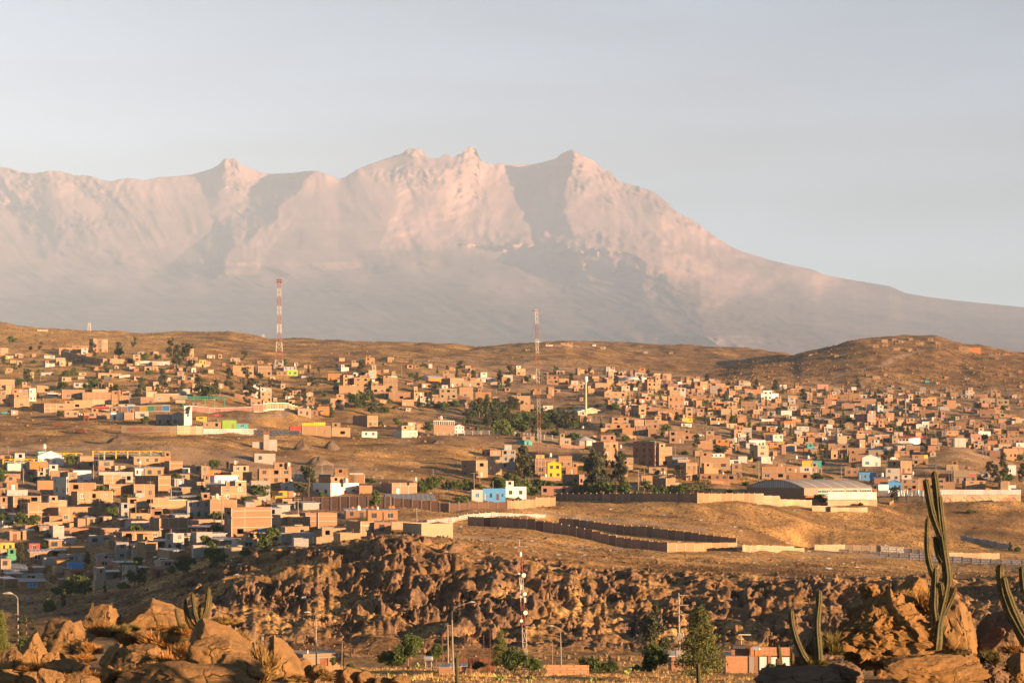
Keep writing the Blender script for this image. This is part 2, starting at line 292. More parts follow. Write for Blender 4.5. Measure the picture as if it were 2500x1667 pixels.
def cells(p, size, seed):
    """for each point the nearest jittered seed of a 3-D grid: offset from it and three random numbers of that seed"""
    q = p/size; b = np.floor(q).astype(np.int64); best = np.full(len(p), 1e9); dv = np.zeros_like(p); rn = np.zeros_like(p)
    for dx in (-1, 0, 1):
        for dy in (-1, 0, 1):
            for dz in (-1, 0, 1):
                c = b+np.array((dx, dy, dz)); h = _perm[(_perm[(_perm[(c[:, 0]+seed) & 511]+c[:, 1]) & 511]+c[:, 2]) & 511]
                s = c+.5+.42*_g3[h]; e = q-s; d = (e**2).sum(1); m = d < best; best[m] = d[m]; dv[m] = e[m]; rn[m] = _g3[(h[m]*7+13) & 511]
    return dv*size, rn
CLIFF_D = (352.0, 446.0)
def cliff_mask(U, D): return sstep(352, 366, D)*(1-sstep(428, 446, D))*sstep(360, 470, U)
def build_cliff():
    us = np.arange(345, 2640, 2.7); ds = np.arange(CLIFF_D[0], CLIFF_D[1]+.1, .48); U, D = np.meshgrid(us, ds, indexing='ij')
    a = np.clip((U-US[0])/DU, 0, len(US)-1.001); b = np.clip(np.interp(np.log(D), LD, np.arange(len(LD))), 0, len(LD)-1.001); i, j = a.astype(int), b.astype(int); s, t = a-i, b-j
    Z = (ZG[i, j]*(1-s)+ZG[i+1, j]*s)*(1-t)+(ZG[i, j+1]*(1-s)+ZG[i+1, j+1]*s)*t; X = D*(U-UC)/F_PX
    gz = np.gradient(Z, axis=1)/.48; mk = cliff_mask(U, D)*sstep(0, 3, D-CLIFF_D[0]); P = np.stack([X, D, Z], -1).reshape(-1, 3)
    out = np.clip(.42+.95*fbm(X/11.0, D/16.0, 4.1, 3)+.55*np.clip(gz-.35, -.4, .6), 0, 1); out = sstep(.30, .62, out)*mk          # where bare rock breaks through
    lean = np.stack([P[:, 0]+.35*P[:, 2], P[:, 1], P[:, 2]], 1); w = .8*np.stack([fbm(P[:, 0]/5, P[:, 2]/5, P[:, 1]/5+k*9, 2) for k in range(3)], 1); lean = lean+w
    h = 0
    for size, A, B, sd in (((3.8, 7.0, 12.0), 1.9, .42, 3), ((1.4, 2.6, 4.4), .62, .50, 50), ((.7, 1.1, 1.5), .2, .5, 91)):
        dv, rn = cells(lean, np.array(size), sd); n = rn*np.array((1.25, .3, .55)); h = h+A*rn[:, 1]+B*(dv*n).sum(1)
    h = h.reshape(U.shape)*out+(.35*fbm(X/1.6, D/1.6, 2.2, 3)*(1-out))*mk
    V = P+h.reshape(-1, 1)*np.array((.25, -.80, .50)); V[:, 2] += .12*mk.ravel()+.05
    nd = len(ds); a = (np.arange(len(us)-1)[:, None]*nd+np.arange(nd-1)[None]).ravel(); me = mesh_np('cliff_face', V, np.stack([a, a+nd, a+nd+1, a+1], 1), False, MATS['dry_hillside'])
    ca = me.color_attributes.new('zone', 'FLOAT_COLOR', 'POINT'); arr = np.ones((len(V), 4), np.float32); arr[:, 0] = np.clip(.25+.5*fbm(X/8, D/8, 1.1, 3), 0, .8).ravel(); arr[:, 1] = np.clip(out*1.1, 0, 1).ravel(); arr[:, 2] = 0; ca.data.foreach_set('color', arr.ravel())
    kind(link('cliff_face', me), 'structure', 'jagged fractured brown cliff below the plateau')
def build_ground():
    nu, nd = UG.shape; V = np.stack([XG, DG, ZG-cliff_mask(UG, DG)*3.0*sstep(CLIFF_D[0]+1, CLIFF_D[0]+8, DG)*(1-sstep(436, 444, DG))*sstep(372, 480, UG)], -1).reshape(-1, 3)
    a = (np.arange(nu-1)[:, None]*nd+np.arange(nd-1)[None]).ravel(); Fq = np.stack([a, a+nd, a+nd+1, a+1], 1)
    me = mesh_np('ground', V, Fq, True, ground_mat())
    VV = VH-ZG*F_PX/DG
    n = fbm(XG/30, DG/30, 2.2, 3); gz = np.gradient(ZG, axis=1)/np.gradient(DG, axis=1)
    gold = np.clip(.45+.6*n, 0, 1)
    gold = np.maximum(gold, .75*sstep(1000, 1040, UG)*sstep(455, 480, DG)*(1-sstep(690, 760, DG))*np.clip(.9+.6*n, 0, 1))     # the field on the plateau
    gold = np.maximum(gold, .85*sstep(150, 200, DG)*(1-sstep(300, 330, DG))*sstep(500, 700, UG)*np.clip(.9+.5*n, 0, 1))       # the grass at the foot of the cliff
    gold = np.maximum(gold, .85*sstep(950, 1100, DG)*(1-sstep(1900, 2200, DG))*(1-sstep(350, 600, UG)))
    gold *= 1-.65*sstep(1600, 1900, DG)*sstep(1200, 1700, UG)
    gold *= 1-.8*sstep(350, 365, DG)*(1-sstep(440, 470, DG))
    rock = np.clip(sstep(355, 370, DG)*(1-sstep(415, 440, DG))*sstep(350, 500, UG)*np.clip(gz*1.2+.25+.4*n, 0, 1), 0, 1)
    rock = np.maximum(rock, .8*(1-sstep(85, 100, DG)))
    town = sstep(900, 1000, DG)*(1-sstep(1650, 1800, DG))*sstep(850, 1250, UG)
    pale = np.clip(.35*town*(1+n)+.5*sstep(560, 600, DG)*(1-sstep(790, 830, DG))*(1-sstep(820, 980, UG)), 0, .8)
    road = np.zeros_like(pale)
    for pts in ROADS:
        for (u0, d0), (u1, d1) in zip(pts[:-1], pts[1:]):
            x0, x1 = d0*(u0-UC)/F_PX, d1*(u1-UC)/F_PX; lx, ly = x1-x0, d1-d0; t = np.clip(((XG-x0)*lx+(DG-d0)*ly)/(lx*lx+ly*ly), 0, 1)
            road = np.maximum(road, 1-sstep(1.8, 4.5, np.hypot(XG-x0-t*lx, DG-d0-t*ly)))
    pale = np.maximum(pale, .8*road); rock *= 1-road
    ca = me.color_attributes.new('zone', 'FLOAT_COLOR', 'POINT'); arr = np.ones((nu*nd, 4), np.float32)
    arr[:, 0] = gold.ravel(); arr[:, 1] = rock.ravel(); arr[:, 2] = pale.ravel(); ca.data.foreach_set('color', arr.ravel())
    kind(link('ground', me), 'structure', 'dry golden hillsides, plateau and ravine in low sun')
ROADS = [[(960, 470), (1200, 490), (1330, 500), (1480, 520), (1650, 545), (1900, 590), (2150, 610), (2500, 630)], [(1280, 650), (1500, 640), (1700, 630)], [(500, 745), (700, 745), (900, 735)], [(0, 700), (250, 690), (480, 700)], [(1500, 1080), (1900, 1100), (2280, 1150)], [(1900, 1320), (2100, 1290), (2500, 1330)], [(0, 1020), (300, 1040), (600, 1040), (700, 1075)], [(560, 640), (760, 690), (830, 700)], [(1560, 1600), (1690, 1800), (1740, 1950)], [(1300, 2050), (1450, 2250), (1600, 2400)], [(1980, 1700), (2150, 1850), (2250, 2050)]]
# ------------------------------------------------------------------ the mountain
MCREST = [(-700,470),(-300,450),(-100,425),(0,407),(20,410),(55,421),(80,424),(120,417),(150,419),(185,429),(215,428),(240,437),(270,443),(300,436),(330,436),(355,441),(385,433),(430,431),(470,426),(515,413),(533,404),(545,390),(552,387),(560,390),(572,386),(580,394),(592,405),(620,415),(640,422),(665,425),(690,423),(720,422),(745,418),(765,417),(775,417),(790,422),(810,431),(828,438),(845,431),(870,415),(900,402),(940,388),(985,373),(992,365),(1005,363),(1028,364),(1040,377),(1048,386),(1065,388),(1085,378),(1094,378),(1105,385),(1120,378),(1130,372),(1138,362),(1146,359),(1161,361),(1168,378),(1172,390),(1185,399),(1205,402),(1220,399),(1240,403),(1270,402),(1305,401),(1330,395),(1355,388),(1375,374),(1393,364),(1400,367),(1410,375),(1432,384),(1445,389),(1465,408),(1490,420),(1505,436),(1515,446),(1550,453),(1585,464),(1610,478),(1625,490),(1640,507),(1660,522),(1690,536),(1710,550),(1740,573),(1785,602),(1820,617),(1850,625),(1880,635),(1930,647),(1985,658),(2010,670),(2060,680),(2120,690),(2170,698),(2210,715),(2260,724),(2330,733),(2400,740),(2500,750),(2800,790),(3300,850)]
def mountain_mat():
    m, nt, b = newmat('mountain_slopes'); tc = nt.nodes.new('ShaderNodeTexCoord'); ob = tc.outputs['Object']
    at = N(nt, 'ShaderNodeAttribute', attribute_name='zone'); sep = nt.nodes.new('ShaderNodeSeparateColor'); nt.links.new(at.outputs['Color'], sep.inputs[0])
    n1 = noise(nt, ob, .0011, 7, .62); n2 = noise(nt, ob, .006, 6, .65)
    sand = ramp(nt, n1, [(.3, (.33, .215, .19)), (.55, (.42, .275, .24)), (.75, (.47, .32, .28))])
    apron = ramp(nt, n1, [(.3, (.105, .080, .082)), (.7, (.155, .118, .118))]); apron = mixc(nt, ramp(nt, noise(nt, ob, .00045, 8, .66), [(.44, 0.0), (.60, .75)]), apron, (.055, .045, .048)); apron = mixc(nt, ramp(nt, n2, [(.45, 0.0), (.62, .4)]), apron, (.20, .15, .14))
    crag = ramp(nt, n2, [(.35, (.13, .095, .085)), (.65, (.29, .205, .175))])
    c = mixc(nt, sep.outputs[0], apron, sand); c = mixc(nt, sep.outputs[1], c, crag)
    nt.links.new(c, b.inputs['Base Color']); b.inputs['Roughness'].default_value = 1; b.inputs['Specular IOR Level'].default_value = .05
    return m
def build_mountain():
    us = np.arange(-700, 3305, 4.8); nt_ = 230; t = np.linspace(0, 1, nt_)
    cr = np.interp(us, [a for a, _ in MCREST], [b for _, b in MCREST])
    jag = .25+sum(np.exp(-.5*((us-c)/w)**2) for c, w in ((180, 70), (560, 35), (1010, 40), (1130, 40), (1400, 30), (1560, 90), (1700, 60)))
    cr = cr+fbm(us/11.0, us*0, 1.0, 4)*2.6*np.minimum(jag, 1.2)
    U, T = np.meshgrid(us, t, indexing='ij'); Vc = cr[:, None]; VB = 912.0
    Vv = VB+(Vc-VB)*T; S = np.clip((VB-Vv)/(VB-370.0), 0, 1.02)
    D = (9400+10200*(1-(1-np.minimum(S, 1))**1.75))
    span = (19600-D[:, -1])[:, None]; D = D+span*sstep(.25, 1, T)*.55
    warp = 10*fbm(U/60, Vv/60, 5.0, 3)
    def ridge(pts, wl, wr, h, p=1.0):
        """a spur along a line of photo points: falls off over wl to the left, wr to the right"""
        vs = [q[1] for q in pts]; uu = np.interp(Vv, vs, [q[0] for q in pts])+warp*1.1+9*fbm(U/18, Vv/16, 4.4, 3)+16*fbm(U/50, Vv/38, 2.4, 2); hh = h*np.interp(Vv, [vs[0]-30, vs[0], vs[-1], vs[-1]+60], [0.3, 1, 1, 0])
        d = U-uu; k = np.where(d < 0, np.clip(1+d/wl, 0, 1)**p, np.clip(1-d/wr, 0, 1)**p)
        return hh*k
    Dn = D.copy()
    Dn -= ridge([(1393, 360), (1398, 430), (1388, 500), (1395, 560), (1410, 600), (1430, 660)], 95, 330, 480)
    Dn -= ridge([(1330, 560), (1400, 596), (1480, 606), (1560, 622), (1625, 665), (1690, 740), (1740, 820)], 300, 420, 1050) * sstep(560, 622, Vv+14*fbm(U/40, Vv/40, 1.5, 3))
    Dn -= ridge([(772, 412), (755, 440), (700, 500), (652, 545), (600, 590), (545, 640)], 120, 420, 720)
    Dn -= ridge([(1010, 360), (990, 420), (960, 520), (930, 600)], 260, 240, 420)
    Dn -= ridge([(1150, 355), (1130, 420), (1090, 500)], 110, 60, 260)
    Dn -= ridge([(120, 410), (150, 480), (220, 560), (300, 620)], 90, 260, 330)
    Dn -= ridge([(240, 430), (300, 500), (370, 570)], 70, 230, 260)
    Dn -= ridge([(20, 405), (60, 480), (140, 560), (180, 600)], 80, 200, 300)
    Dn -= ridge([(555, 385), (540, 450), (520, 520)], 160, 160, 260)
    Dn -= ridge([(1640, 505), (1600, 560), (1620, 650), (1700, 740)], 160, 260, 330)
    Dn -= ridge([(860, 640), (960, 690), (1250, 760), (1500, 820)], 500, 500, 500)
    # the long gullies that run down between the spurs
    up = sstep(700, 560, Vv)
    kk = np.interp(U, [-300, 250, 450, 560, 660, 740, 850, 950, 1060, 1130, 1230, 1330, 1450, 1620, 2500], [.95, .9, .6, .1, -.4, -.3, .35, .7, .2, -.1, -.5, -.2, .3, .7, .8])
    Uc = U-kk*(Vv-420)*.85+warp*.5; pat = sstep(-.5, .6, fbm(U/110, Vv/90, 3.3, 3))
    g = fbm(Uc/46.0, Vv/600.0, 2.0, 4, True); g2 = fbm(Uc/13.0, Vv/240.0, 8.0, 3, True); lowr = fbm(U/190.0-Vv/160.0, Vv/60.0, 4.0, 4)
    Dn -= up*(30*g*(.2+.8*pat)+5*g2*(.2+.8*pat)+9*fbm(Uc/34, Vv/34, 7.7, 4)+95*fbm(Uc/150.0, Vv/190.0, 6.0, 3))+(1-up)*(150*lowr+34*fbm((U-1.8*Vv)/60, Vv/90, 1.0, 3, True))
    crag = np.zeros_like(D)
    for (u, v, du, dv) in [(1150,378,35,24),(1110,410,45,18),(1000,420,85,24),(1040,440,60,22),(1405,420,35,45),(1425,455,40,25),(1490,430,50,30),(1560,470,60,22),(1630,510,60,22),(1480,490,40,20),(555,405,35,30),(590,455,45,15),(180,440,60,20),(60,440,30,30),(260,470,60,25),(220,545,90,22),(60,510,70,18),(1010,375,30,12),(1690,545,50,16),(700,425,40,10)]:
        crag = np.maximum(crag, np.exp(-((U-u)/du)**2-((Vv-v)/dv)**2))
    crag = np.clip(crag*(.75+.9*fbm(U/14, Vv/14, 6.0, 4)+.5*fbm(U/4.0, Vv/30, 2.0, 2)), 0, 1)
    Dn -= crag*(44*fbm(U/7.0, Vv/26.0, 3.0, 4, True)+10*fbm(U/5.0, Vv/5.0, 1.0, 2))
    edge = sstep(.90, 1, T); Dn = Dn*(1-edge*.0)
    Dn = 9400+(Dn-9400)*1.0; Dn = Dn*1.95
    V = np.stack([Dn*(U-UC)/F_PX, Dn, Dn*(VH-Vv)/F_PX], -1)
    back = V[:, -1:, :].repeat(6, 1).copy(); k = np.array([60, 250, 700, 1500, 2600, 3600.]); back[:, :, 1] += k[None]; back[:, :, 2] = np.maximum(back[:, :, 2]-k[None]*.55, 300)
    V = np.concatenate([V, back], 1); nd = V.shape[1]; nu = len(us)
    a = (np.arange(nu-1)[:, None]*nd+np.arange(nd-1)[None]).ravel(); Fq = np.stack([a, a+nd, a+nd+1, a+1], 1)
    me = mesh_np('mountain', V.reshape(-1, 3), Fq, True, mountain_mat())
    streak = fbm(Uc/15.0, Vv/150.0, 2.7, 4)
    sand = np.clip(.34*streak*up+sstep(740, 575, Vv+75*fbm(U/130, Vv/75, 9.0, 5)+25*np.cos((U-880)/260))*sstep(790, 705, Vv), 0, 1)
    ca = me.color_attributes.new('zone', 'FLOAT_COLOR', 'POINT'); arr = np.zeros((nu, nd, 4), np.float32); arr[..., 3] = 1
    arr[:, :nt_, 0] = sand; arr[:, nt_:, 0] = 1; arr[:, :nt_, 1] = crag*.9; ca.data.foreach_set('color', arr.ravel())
    kind(link('mountain', me), 'structure', 'bare pink volcanic mountain range with jagged summits')
# ------------------------------------------------------------------ the air
def build_haze():
    mb = MB(); mb.box(-20000, 20000, -400, 50000, -70, 7600); m = bpy.data.materials.new('haze'); m.use_nodes = True; nt = m.node_tree; nt.nodes.clear()
    pv = N(nt, 'ShaderNodeVolumePrincipled', Density=HAZE_D, Anisotropy=-0.28); pv.inputs['Color'].default_value = (*HAZE_C, 1); ou = nt.nodes.new('ShaderNodeOutputMaterial'); nt.links.new(pv.outputs[0], ou.inputs['Volume'])
    kind(mb.build('haze', m), 'stuff', 'thin morning haze in the air')
HAZE_D, HAZE_C = .0000245, (.53, .72, 1.0)
# ------------------------------------------------------------------ pieces that share their meshes
_UB = {}
def ubox(mk):
    if mk not in _UB:
        mb = MB(); mb.box(0, 1, 0, 1, 0, 1); _UB[mk] = mb.mesh('block_'+mk, M[mk])
    return _UB[mk]
def piece(name, mk, parent, x0, x1, y0, y1, z0, z1, label=None):
    o = link(name, ubox(mk), parent, (x0, y0, z0), 0, (x1-x0, y1-y0, z1-z0))
    if label: o['label'] = label
    return o
_UF = {}
def uframe(mk):
    """unit window frame in the x-z plane with one mullion, 0.08 of the width thick"""
    if mk not in _UF:
        mb = MB(); t = .07
        mb.box(0, t, 0, 1, 0, 1); mb.box(1-t, 1, 0, 1, 0, 1); mb.box(t, 1-t, 0, 1, 0, t); mb.box(t, 1-t, 0, 1, 1-t, 1); mb.box(.5-t*.4, .5+t*.4, 0.05, .95, t, 1-t)
        _UF[mk] = mb.mesh('frame_'+mk, M[mk])
    return _UF[mk]
def facade(mb, o, ax, inn, w, h, ops, dep=.22):
    """wall sheet from point o along unit vector ax, height h, with openings (x0,x1,z0,z1) that have reveals going in by dep"""
    o, ax, inn = np.array(o, float), np.array(ax, float), np.array(inn, float); up = np.array((0, 0, 1.0))
    xs = sorted({0.0, w, *[k for q in ops for k in q[:2]]}); zs = sorted({0.0, h, *[k for q in ops for k in q[2:]]})
    for x0, x1 in zip(xs[:-1], xs[1:]):
        for z0, z1 in zip(zs[:-1], zs[1:]):
            cx, cz = (x0+x1)/2, (z0+z1)/2
            if any(a < cx < b and c < cz < d for a, b, c, d in ops): continue
            p = lambda x, z: o+ax*x+up*z
            mb.quad(p(x0, z0), p(x1, z0), p(x1, z1), p(x0, z1))
    for a, b, c, d in ops:
        p = lambda x, z, k=0: o+ax*x+up*z+inn*k
        mb.quad(p(a, c), p(a, c, dep), p(a, d, dep), p(a, d)); mb.quad(p(b, c), p(b, d), p(b, d, dep), p(b, c, dep))
        mb.quad(p(a, c), p(b, c), p(b, c, dep), p(a, c, dep)); mb.quad(p(a, d), p(a, d, dep), p(b, d, dep), p(b, d))
MATNAME = {'o': 'orange brick', 't': 'tan brick', 'r': 'dark red brick', 's': 'pale block', 'g': 'grey block', 'w': 'off-white', 'W': 'white', 'c': 'grey concrete', 'y': 'ochre yellow',
           'Y': 'bright yellow', 'b': 'blue', 'q': 'turquoise', 'G': 'lime green', 'G2': 'dark green', 'p': 'salmon pink', 'O': 'orange painted', 'R': 'red', 'zinc': 'zinc sheet', 'tin': 'dull tin', 'dark': 'dark sheet'}
HOUSES = []; LABELLED = []        # LABELLED: (object, kind words, u, v, extra words) that get their label at the end
def frame_of(P, xl, xc, xr, yt, yb, D=None, theta=None):
    uL, vt = px(P, xl, yt); uC, vb = px(P, xc, yb); uR, _ = px(P, xr, yb)
    if D is None: D = inv(uC, vb, 430)
    phi = math.atan((uC-UC)/F_PX); s = max(uC-uL, 0)*D/F_PX; w = max(uR-uC, 2)*D/F_PX
    if theta is None:
        if s < .6: theta = math.radians(4); Ws = 6.0
        else:
            theta = math.radians(27); Ws = s/math.sin(theta)
            if Ws < 5: Ws = 5.0; theta = math.asin(min(.9, s/Ws))
            if Ws > 13: Ws = 13.0; theta = min(math.radians(62), math.asin(min(.9, s/Ws)))
            Ws = s/max(math.sin(theta), .05)
    else: Ws = s/math.sin(theta)
    Wf = w/max(math.cos(theta), .2); H = (vb-vt)*D/F_PX
    X, Y, Z = P3(uC, vb, D)
    return dict(u=(uL+uR)/2, uL=uL, uR=uR, uC=uC, vt=vt, vb=vb, D=D, X=X, Y=Y, Z=Z, rz=theta-phi, Wf=Wf, Ws=Ws, H=H, theta=theta)
def openings(w, h, rows, cols, rnd, door=True, skip=.08):
    ops = []; sh = h/rows
    for r in range(rows):
        for c in range(cols):
            if rnd.random() < skip: continue
            cw = w/cols; ow = min(max(.7, cw*rnd.uniform(.28, .5)), 2.2, cw*.7); oh = min(1.45, sh*.5); cx = (c+.5)*cw+rnd.uniform(-.1, .1)*cw; z0 = r*sh+min(.95, sh*.33)
            if r == 0 and door and rnd.random() < .3: z0 = .05; oh = min(2.1, sh*.75); ow = min(ow, 1.1)
            ops.append((max(.1, cx-ow/2), min(w-.1, cx+ow/2), z0, min(z0+oh, h-.15)))
    return ops
def parse(t):
    if not t: return (0, 0)
    a, b = t.split('x'); return int(a), int(b)
def house(P, xl, xc, xr, yt, yb, mk, F='', L='', D=None, roof=None, words='', mL=None, theta=None, name=None, lab=None, far=False, cat='house'):
    g = frame_of(P, xl, xc, xr, yt, yb, D, theta); rnd = random.Random(int(g['u']*13+g['vt']*7)); Wf, Ws, H = g['Wf'], g['Ws'], max(g['H'], 1.6)
    st = max(1, min(4, round(H/2.9))); low = H < 3.4
    fr, fc = parse(F); lr, lc = parse(L)
    if not F and not far and rnd.random() < .55: fr, fc = st, max(1, round(Wf/4.2))
    if not L and not far and Ws > 4 and rnd.random() < .45: lr, lc = st, max(1, round(Ws/4.5))
    if far and rnd.random() < .75: fr, fc = st, max(1, min(3, round(Wf/4)))
    nm = name or (cat if cat in ('shack', 'hut') else {'o': 'brick_house', 't': 'tan_brick_house', 'r': 'dark_brick_house'}[mk] if mk in ('o', 't', 'r') else 'block_house' if mk in 'sgc' else 'painted_house')
    root = link(nm, None, None, (g['X'], g['Y'], g['Z']), g['rz']); root.empty_display_size = 1
    par = roof or rnd.choice(['par', 'par', 'flat', 'bars'] if not low else ['tin', 'tin', 'par', 'flat'])
    zb = -3.0-Ws*.12                                    # foundations go down into the slope
    mb = MB(); opsF = openings(Wf, H, fr, fc, rnd) if fr*fc else []; opsL = openings(Ws, H, lr, lc, rnd, False) if lr*lc else []
    rec = .16
    facade(mb, (0, 0, 0), (1, 0, 0), (0, 1, 0), Wf, H, opsF, rec); mb.quad((0, 0, zb), (Wf, 0, zb), (Wf, 0, 0), (0, 0, 0))
    fL = mb if not mL else MB()
    facade(fL, (0, Ws, 0), (0, -1, 0), (1, 0, 0), Ws, H, opsL, rec); fL.quad((0, Ws, zb), (0, 0, zb), (0, 0, 0), (0, Ws, 0))
    mb.quad((Wf, 0, zb), (Wf, Ws, zb), (Wf, Ws, H), (Wf, 0, H)); mb.quad((Wf, Ws, zb), (0, Ws, zb), (0, Ws, H), (Wf, Ws, H))
    zr = H-.03 if par in ('flat', 'bars') else H-.08 if par == 'tin' else H-min(.9, H*.2)
    if par == 'par':                                    # inside faces and top of the parapet
        t = .15; mb.quad((t, t, zr), (t, t, H), (Wf-t, t, H), (Wf-t, t, zr)); mb.quad((t, Ws-t, zr), (Wf-t, Ws-t, zr), (Wf-t, Ws-t, H), (t, Ws-t, H)); mb.quad((t, t, zr), (t, Ws-t, zr), (t, Ws-t, H), (t, t, H)); mb.quad((Wf-t, t, zr), (Wf-t, t, H), (Wf-t, Ws-t, H), (Wf-t, Ws-t, zr))
        mb.quad((0, 0, H), (Wf, 0, H), (Wf-t, t, H), (t, t, H)); mb.quad((0, Ws, H), (t, Ws-t, H), (Wf-t, Ws-t, H), (Wf, Ws, H)); mb.quad((0, 0, H), (t, t, H), (t, Ws-t, H), (0, Ws, H)); mb.quad((Wf, 0, H), (Wf, Ws, H), (Wf-t, Ws-t, H), (Wf-t, t, H))
    mb.build('wall', M[mk], root)
    if mL: fL.build('wall', M[mL], root)['label'] = MATNAME[mL]+' left wall'
    feat = []
    if par == 'tin':
        e = .35; dz = rnd.uniform(.15, .5); tm = rnd.choice(['tin', 'zinc', 'rust', 'tin']); rb = MB()
        for k, (a, b) in enumerate([(0, 0)]):
            n = max(3, int(Wf/.9))
            for i in range(n):                          # ribbed sheet
                x0, x1 = -e+(Wf+2*e)*i/n, -e+(Wf+2*e)*(i+.5)/n; x2 = -e+(Wf+2*e)*(i+1)/n
                for xa, xb, up in ((x0, x1, .0), (x1, x2, .05)):
                    rb.add([(xa, -e, H-dz*.1+up), (xb, -e, H-dz*.1+up), (xb, Ws+e, H+dz+up), (xa, Ws+e, H+dz+up), (xa, -e, H-dz*.1-.06), (xb, -e, H-dz*.1-.06), (xb, Ws+e, H+dz-.06), (xa, Ws+e, H+dz-.06)], [(0, 1, 2, 3), (7, 6, 5, 4), (0, 4, 5, 1), (1, 5, 6, 2), (2, 6, 7, 3), (3, 7, 4, 0)])
        rb.build('roof', M[tm], root); feat.append({'tin': 'a dull tin roof', 'zinc': 'a shiny zinc roof', 'rust': 'a rusty sheet roof'}[tm])
    elif par in ('gable', 'gableY', 'gableR'):
        rz_ = min(2.0, Wf*.2); rm = {'gable': 'tin', 'gableY': mk, 'gableR': 'roofred'}[par]; rb = MB(); e = .3; c = Wf/2
        for sg in (0, 1):
            x0, x1 = ((-e, c), (Wf+e, c))[sg]; z0 = H-.1
            rb.add([(x0, -e, z0), (x1, -e, H+rz_), (x1, Ws+e, H+rz_), (x0, Ws+e, z0), (x0, -e, z0+.14), (x1, -e, H+rz_+.14), (x1, Ws+e, H+rz_+.14), (x0, Ws+e, z0+.14)], [(0, 3, 2, 1), (4, 5, 6, 7), (0, 1, 5, 4), (2, 3, 7, 6), (0, 4, 7, 3), (1, 2, 6, 5)])
        gm = MB(); gm.add([(0, .02, H), (Wf, .02, H), (c, .02, H+rz_)], [(0, 1, 2)]); gm.add([(0, Ws-.02, H), (Wf, Ws-.02, H), (c, Ws-.02, H+rz_)], [(0, 2, 1)]); gm.build('gable', M[mk], root)
        rb.build('roof', M[rm], root); feat.append('a gabled roof')
    else:
        mb = MB(); e = .25 if par == 'slab' else -.02; mb.box(-e, Wf+e, -e, Ws+e, zr-.12, zr+(.12 if par == 'slab' else 0)); mb.build('roof', M['cl' if par != 'slab' else 'w'], root)
        if par == 'slab': feat.append('a thin overhanging roof slab')
    if mk in 'otrs' and not low and not far:            # concrete frame: columns and ring beams, proud of the brick
        n = max(1, round(Wf/3.6))
        for i in range(n+1):
            x = min(max(i*Wf/n, .14), Wf-.14)
            if any(a-.16 < x < b+.16 for a, b, _, _ in opsF): continue
            piece('column', 'cl', root, x-.125, x+.125, -.025, .1, zb*.5, H-.02)
        if Ws > 3:
            m_ = max(1, round(Ws/4.0))
            for i in range(1, m_+1):
                y = min(i*Ws/m_, Ws-.14)
                if not any(a-.16 < Ws-y < b+.16 for a, b, _, _ in opsL): piece('column', 'cl', root, -.025, .1, y-.125, y+.125, zb*.5, H-.02)
        for k in range(1, st+(par == 'par')):
            z = k*H/st if k < st else H-.9
            if z < H-.2 and not any(c-.13 < z < d+.13 for _, _, c, d in opsF): piece('beam', 'cl', root, -.02, Wf+.02, -.035, .08, z-.11, z+.11)
    if par == 'bars' or (par == 'par' and mk in 'ot' and rnd.random() < .35 and not far):
        rb = MB(); n = max(1, round(Wf/3.6))
        for i in range(n+1):
            for y in (.15, Ws-.15):
                x = min(max(i*Wf/n, .15), Wf-.15); hh = rnd.uniform(.6, 1.3)
                for dx, dy in ((-.07, -.07), (.07, .07), (.07, -.07)): rb.tube([(x+dx, y+dy, H-.1), (x+dx*1.3+rnd.uniform(-.06, .06), y+dy, H+hh)], .022, 3, False)
        rb.build('rebar', M['rust'], root); feat.append('bare rebar on top')
    if st > 1 and mk in 'otrsc' and rnd.random() < .4 and not far:
        z = H/st if st == 2 else H*2/st
        if not any(c-.2 < z < d+.2 for _, _, c, d in opsF): piece('floor_slab', 'cl', root, -.1, Wf+.1, -.65, -.04, z-.16, z+.06)
    if par in ('flat', 'bars', 'par') and Wf > 4.2 and rnd.random() < (.34 if P == '-' else .16):
        k = rnd.uniform(.35, .6); x0 = rnd.choice([.1, Wf*(1-k)-.1]); h2 = rnd.uniform(2.0, 2.5); um = MB(); d2 = min(Ws-.2, max(1.5, Ws*.6)); uo = [(.3*k*Wf, .3*k*Wf+min(1.1, .4*k*Wf), .8, 1.8)]
        facade(um, (x0, .25, zr), (1, 0, 0), (0, 1, 0), k*Wf, h2, uo, .15); um.quad((x0, d2, zr), (x0, .25, zr), (x0, .25, zr+h2), (x0, d2, zr+h2)); um.quad((x0+k*Wf, .25, zr), (x0+k*Wf, d2, zr), (x0+k*Wf, d2, zr+h2), (x0+k*Wf, .25, zr+h2)); um.quad((x0+k*Wf, d2, zr), (x0, d2, zr), (x0, d2, zr+h2), (x0+k*Wf, d2, zr+h2))
        uw = um.build('upper_room', M[rnd.choice([mk, mk, 't', 'o', 'w', 's'])], root); piece('room_roof', rnd.choice(['tin', 'cl', 'rust', 'zinc']), uw, x0-.2, x0+k*Wf+.2, 0, d2+.2, zr+h2, zr+h2+.1); feat.append('a room on its roof')
    big = g['D'] < 820; nw = 0; blue = rnd.random() < .08
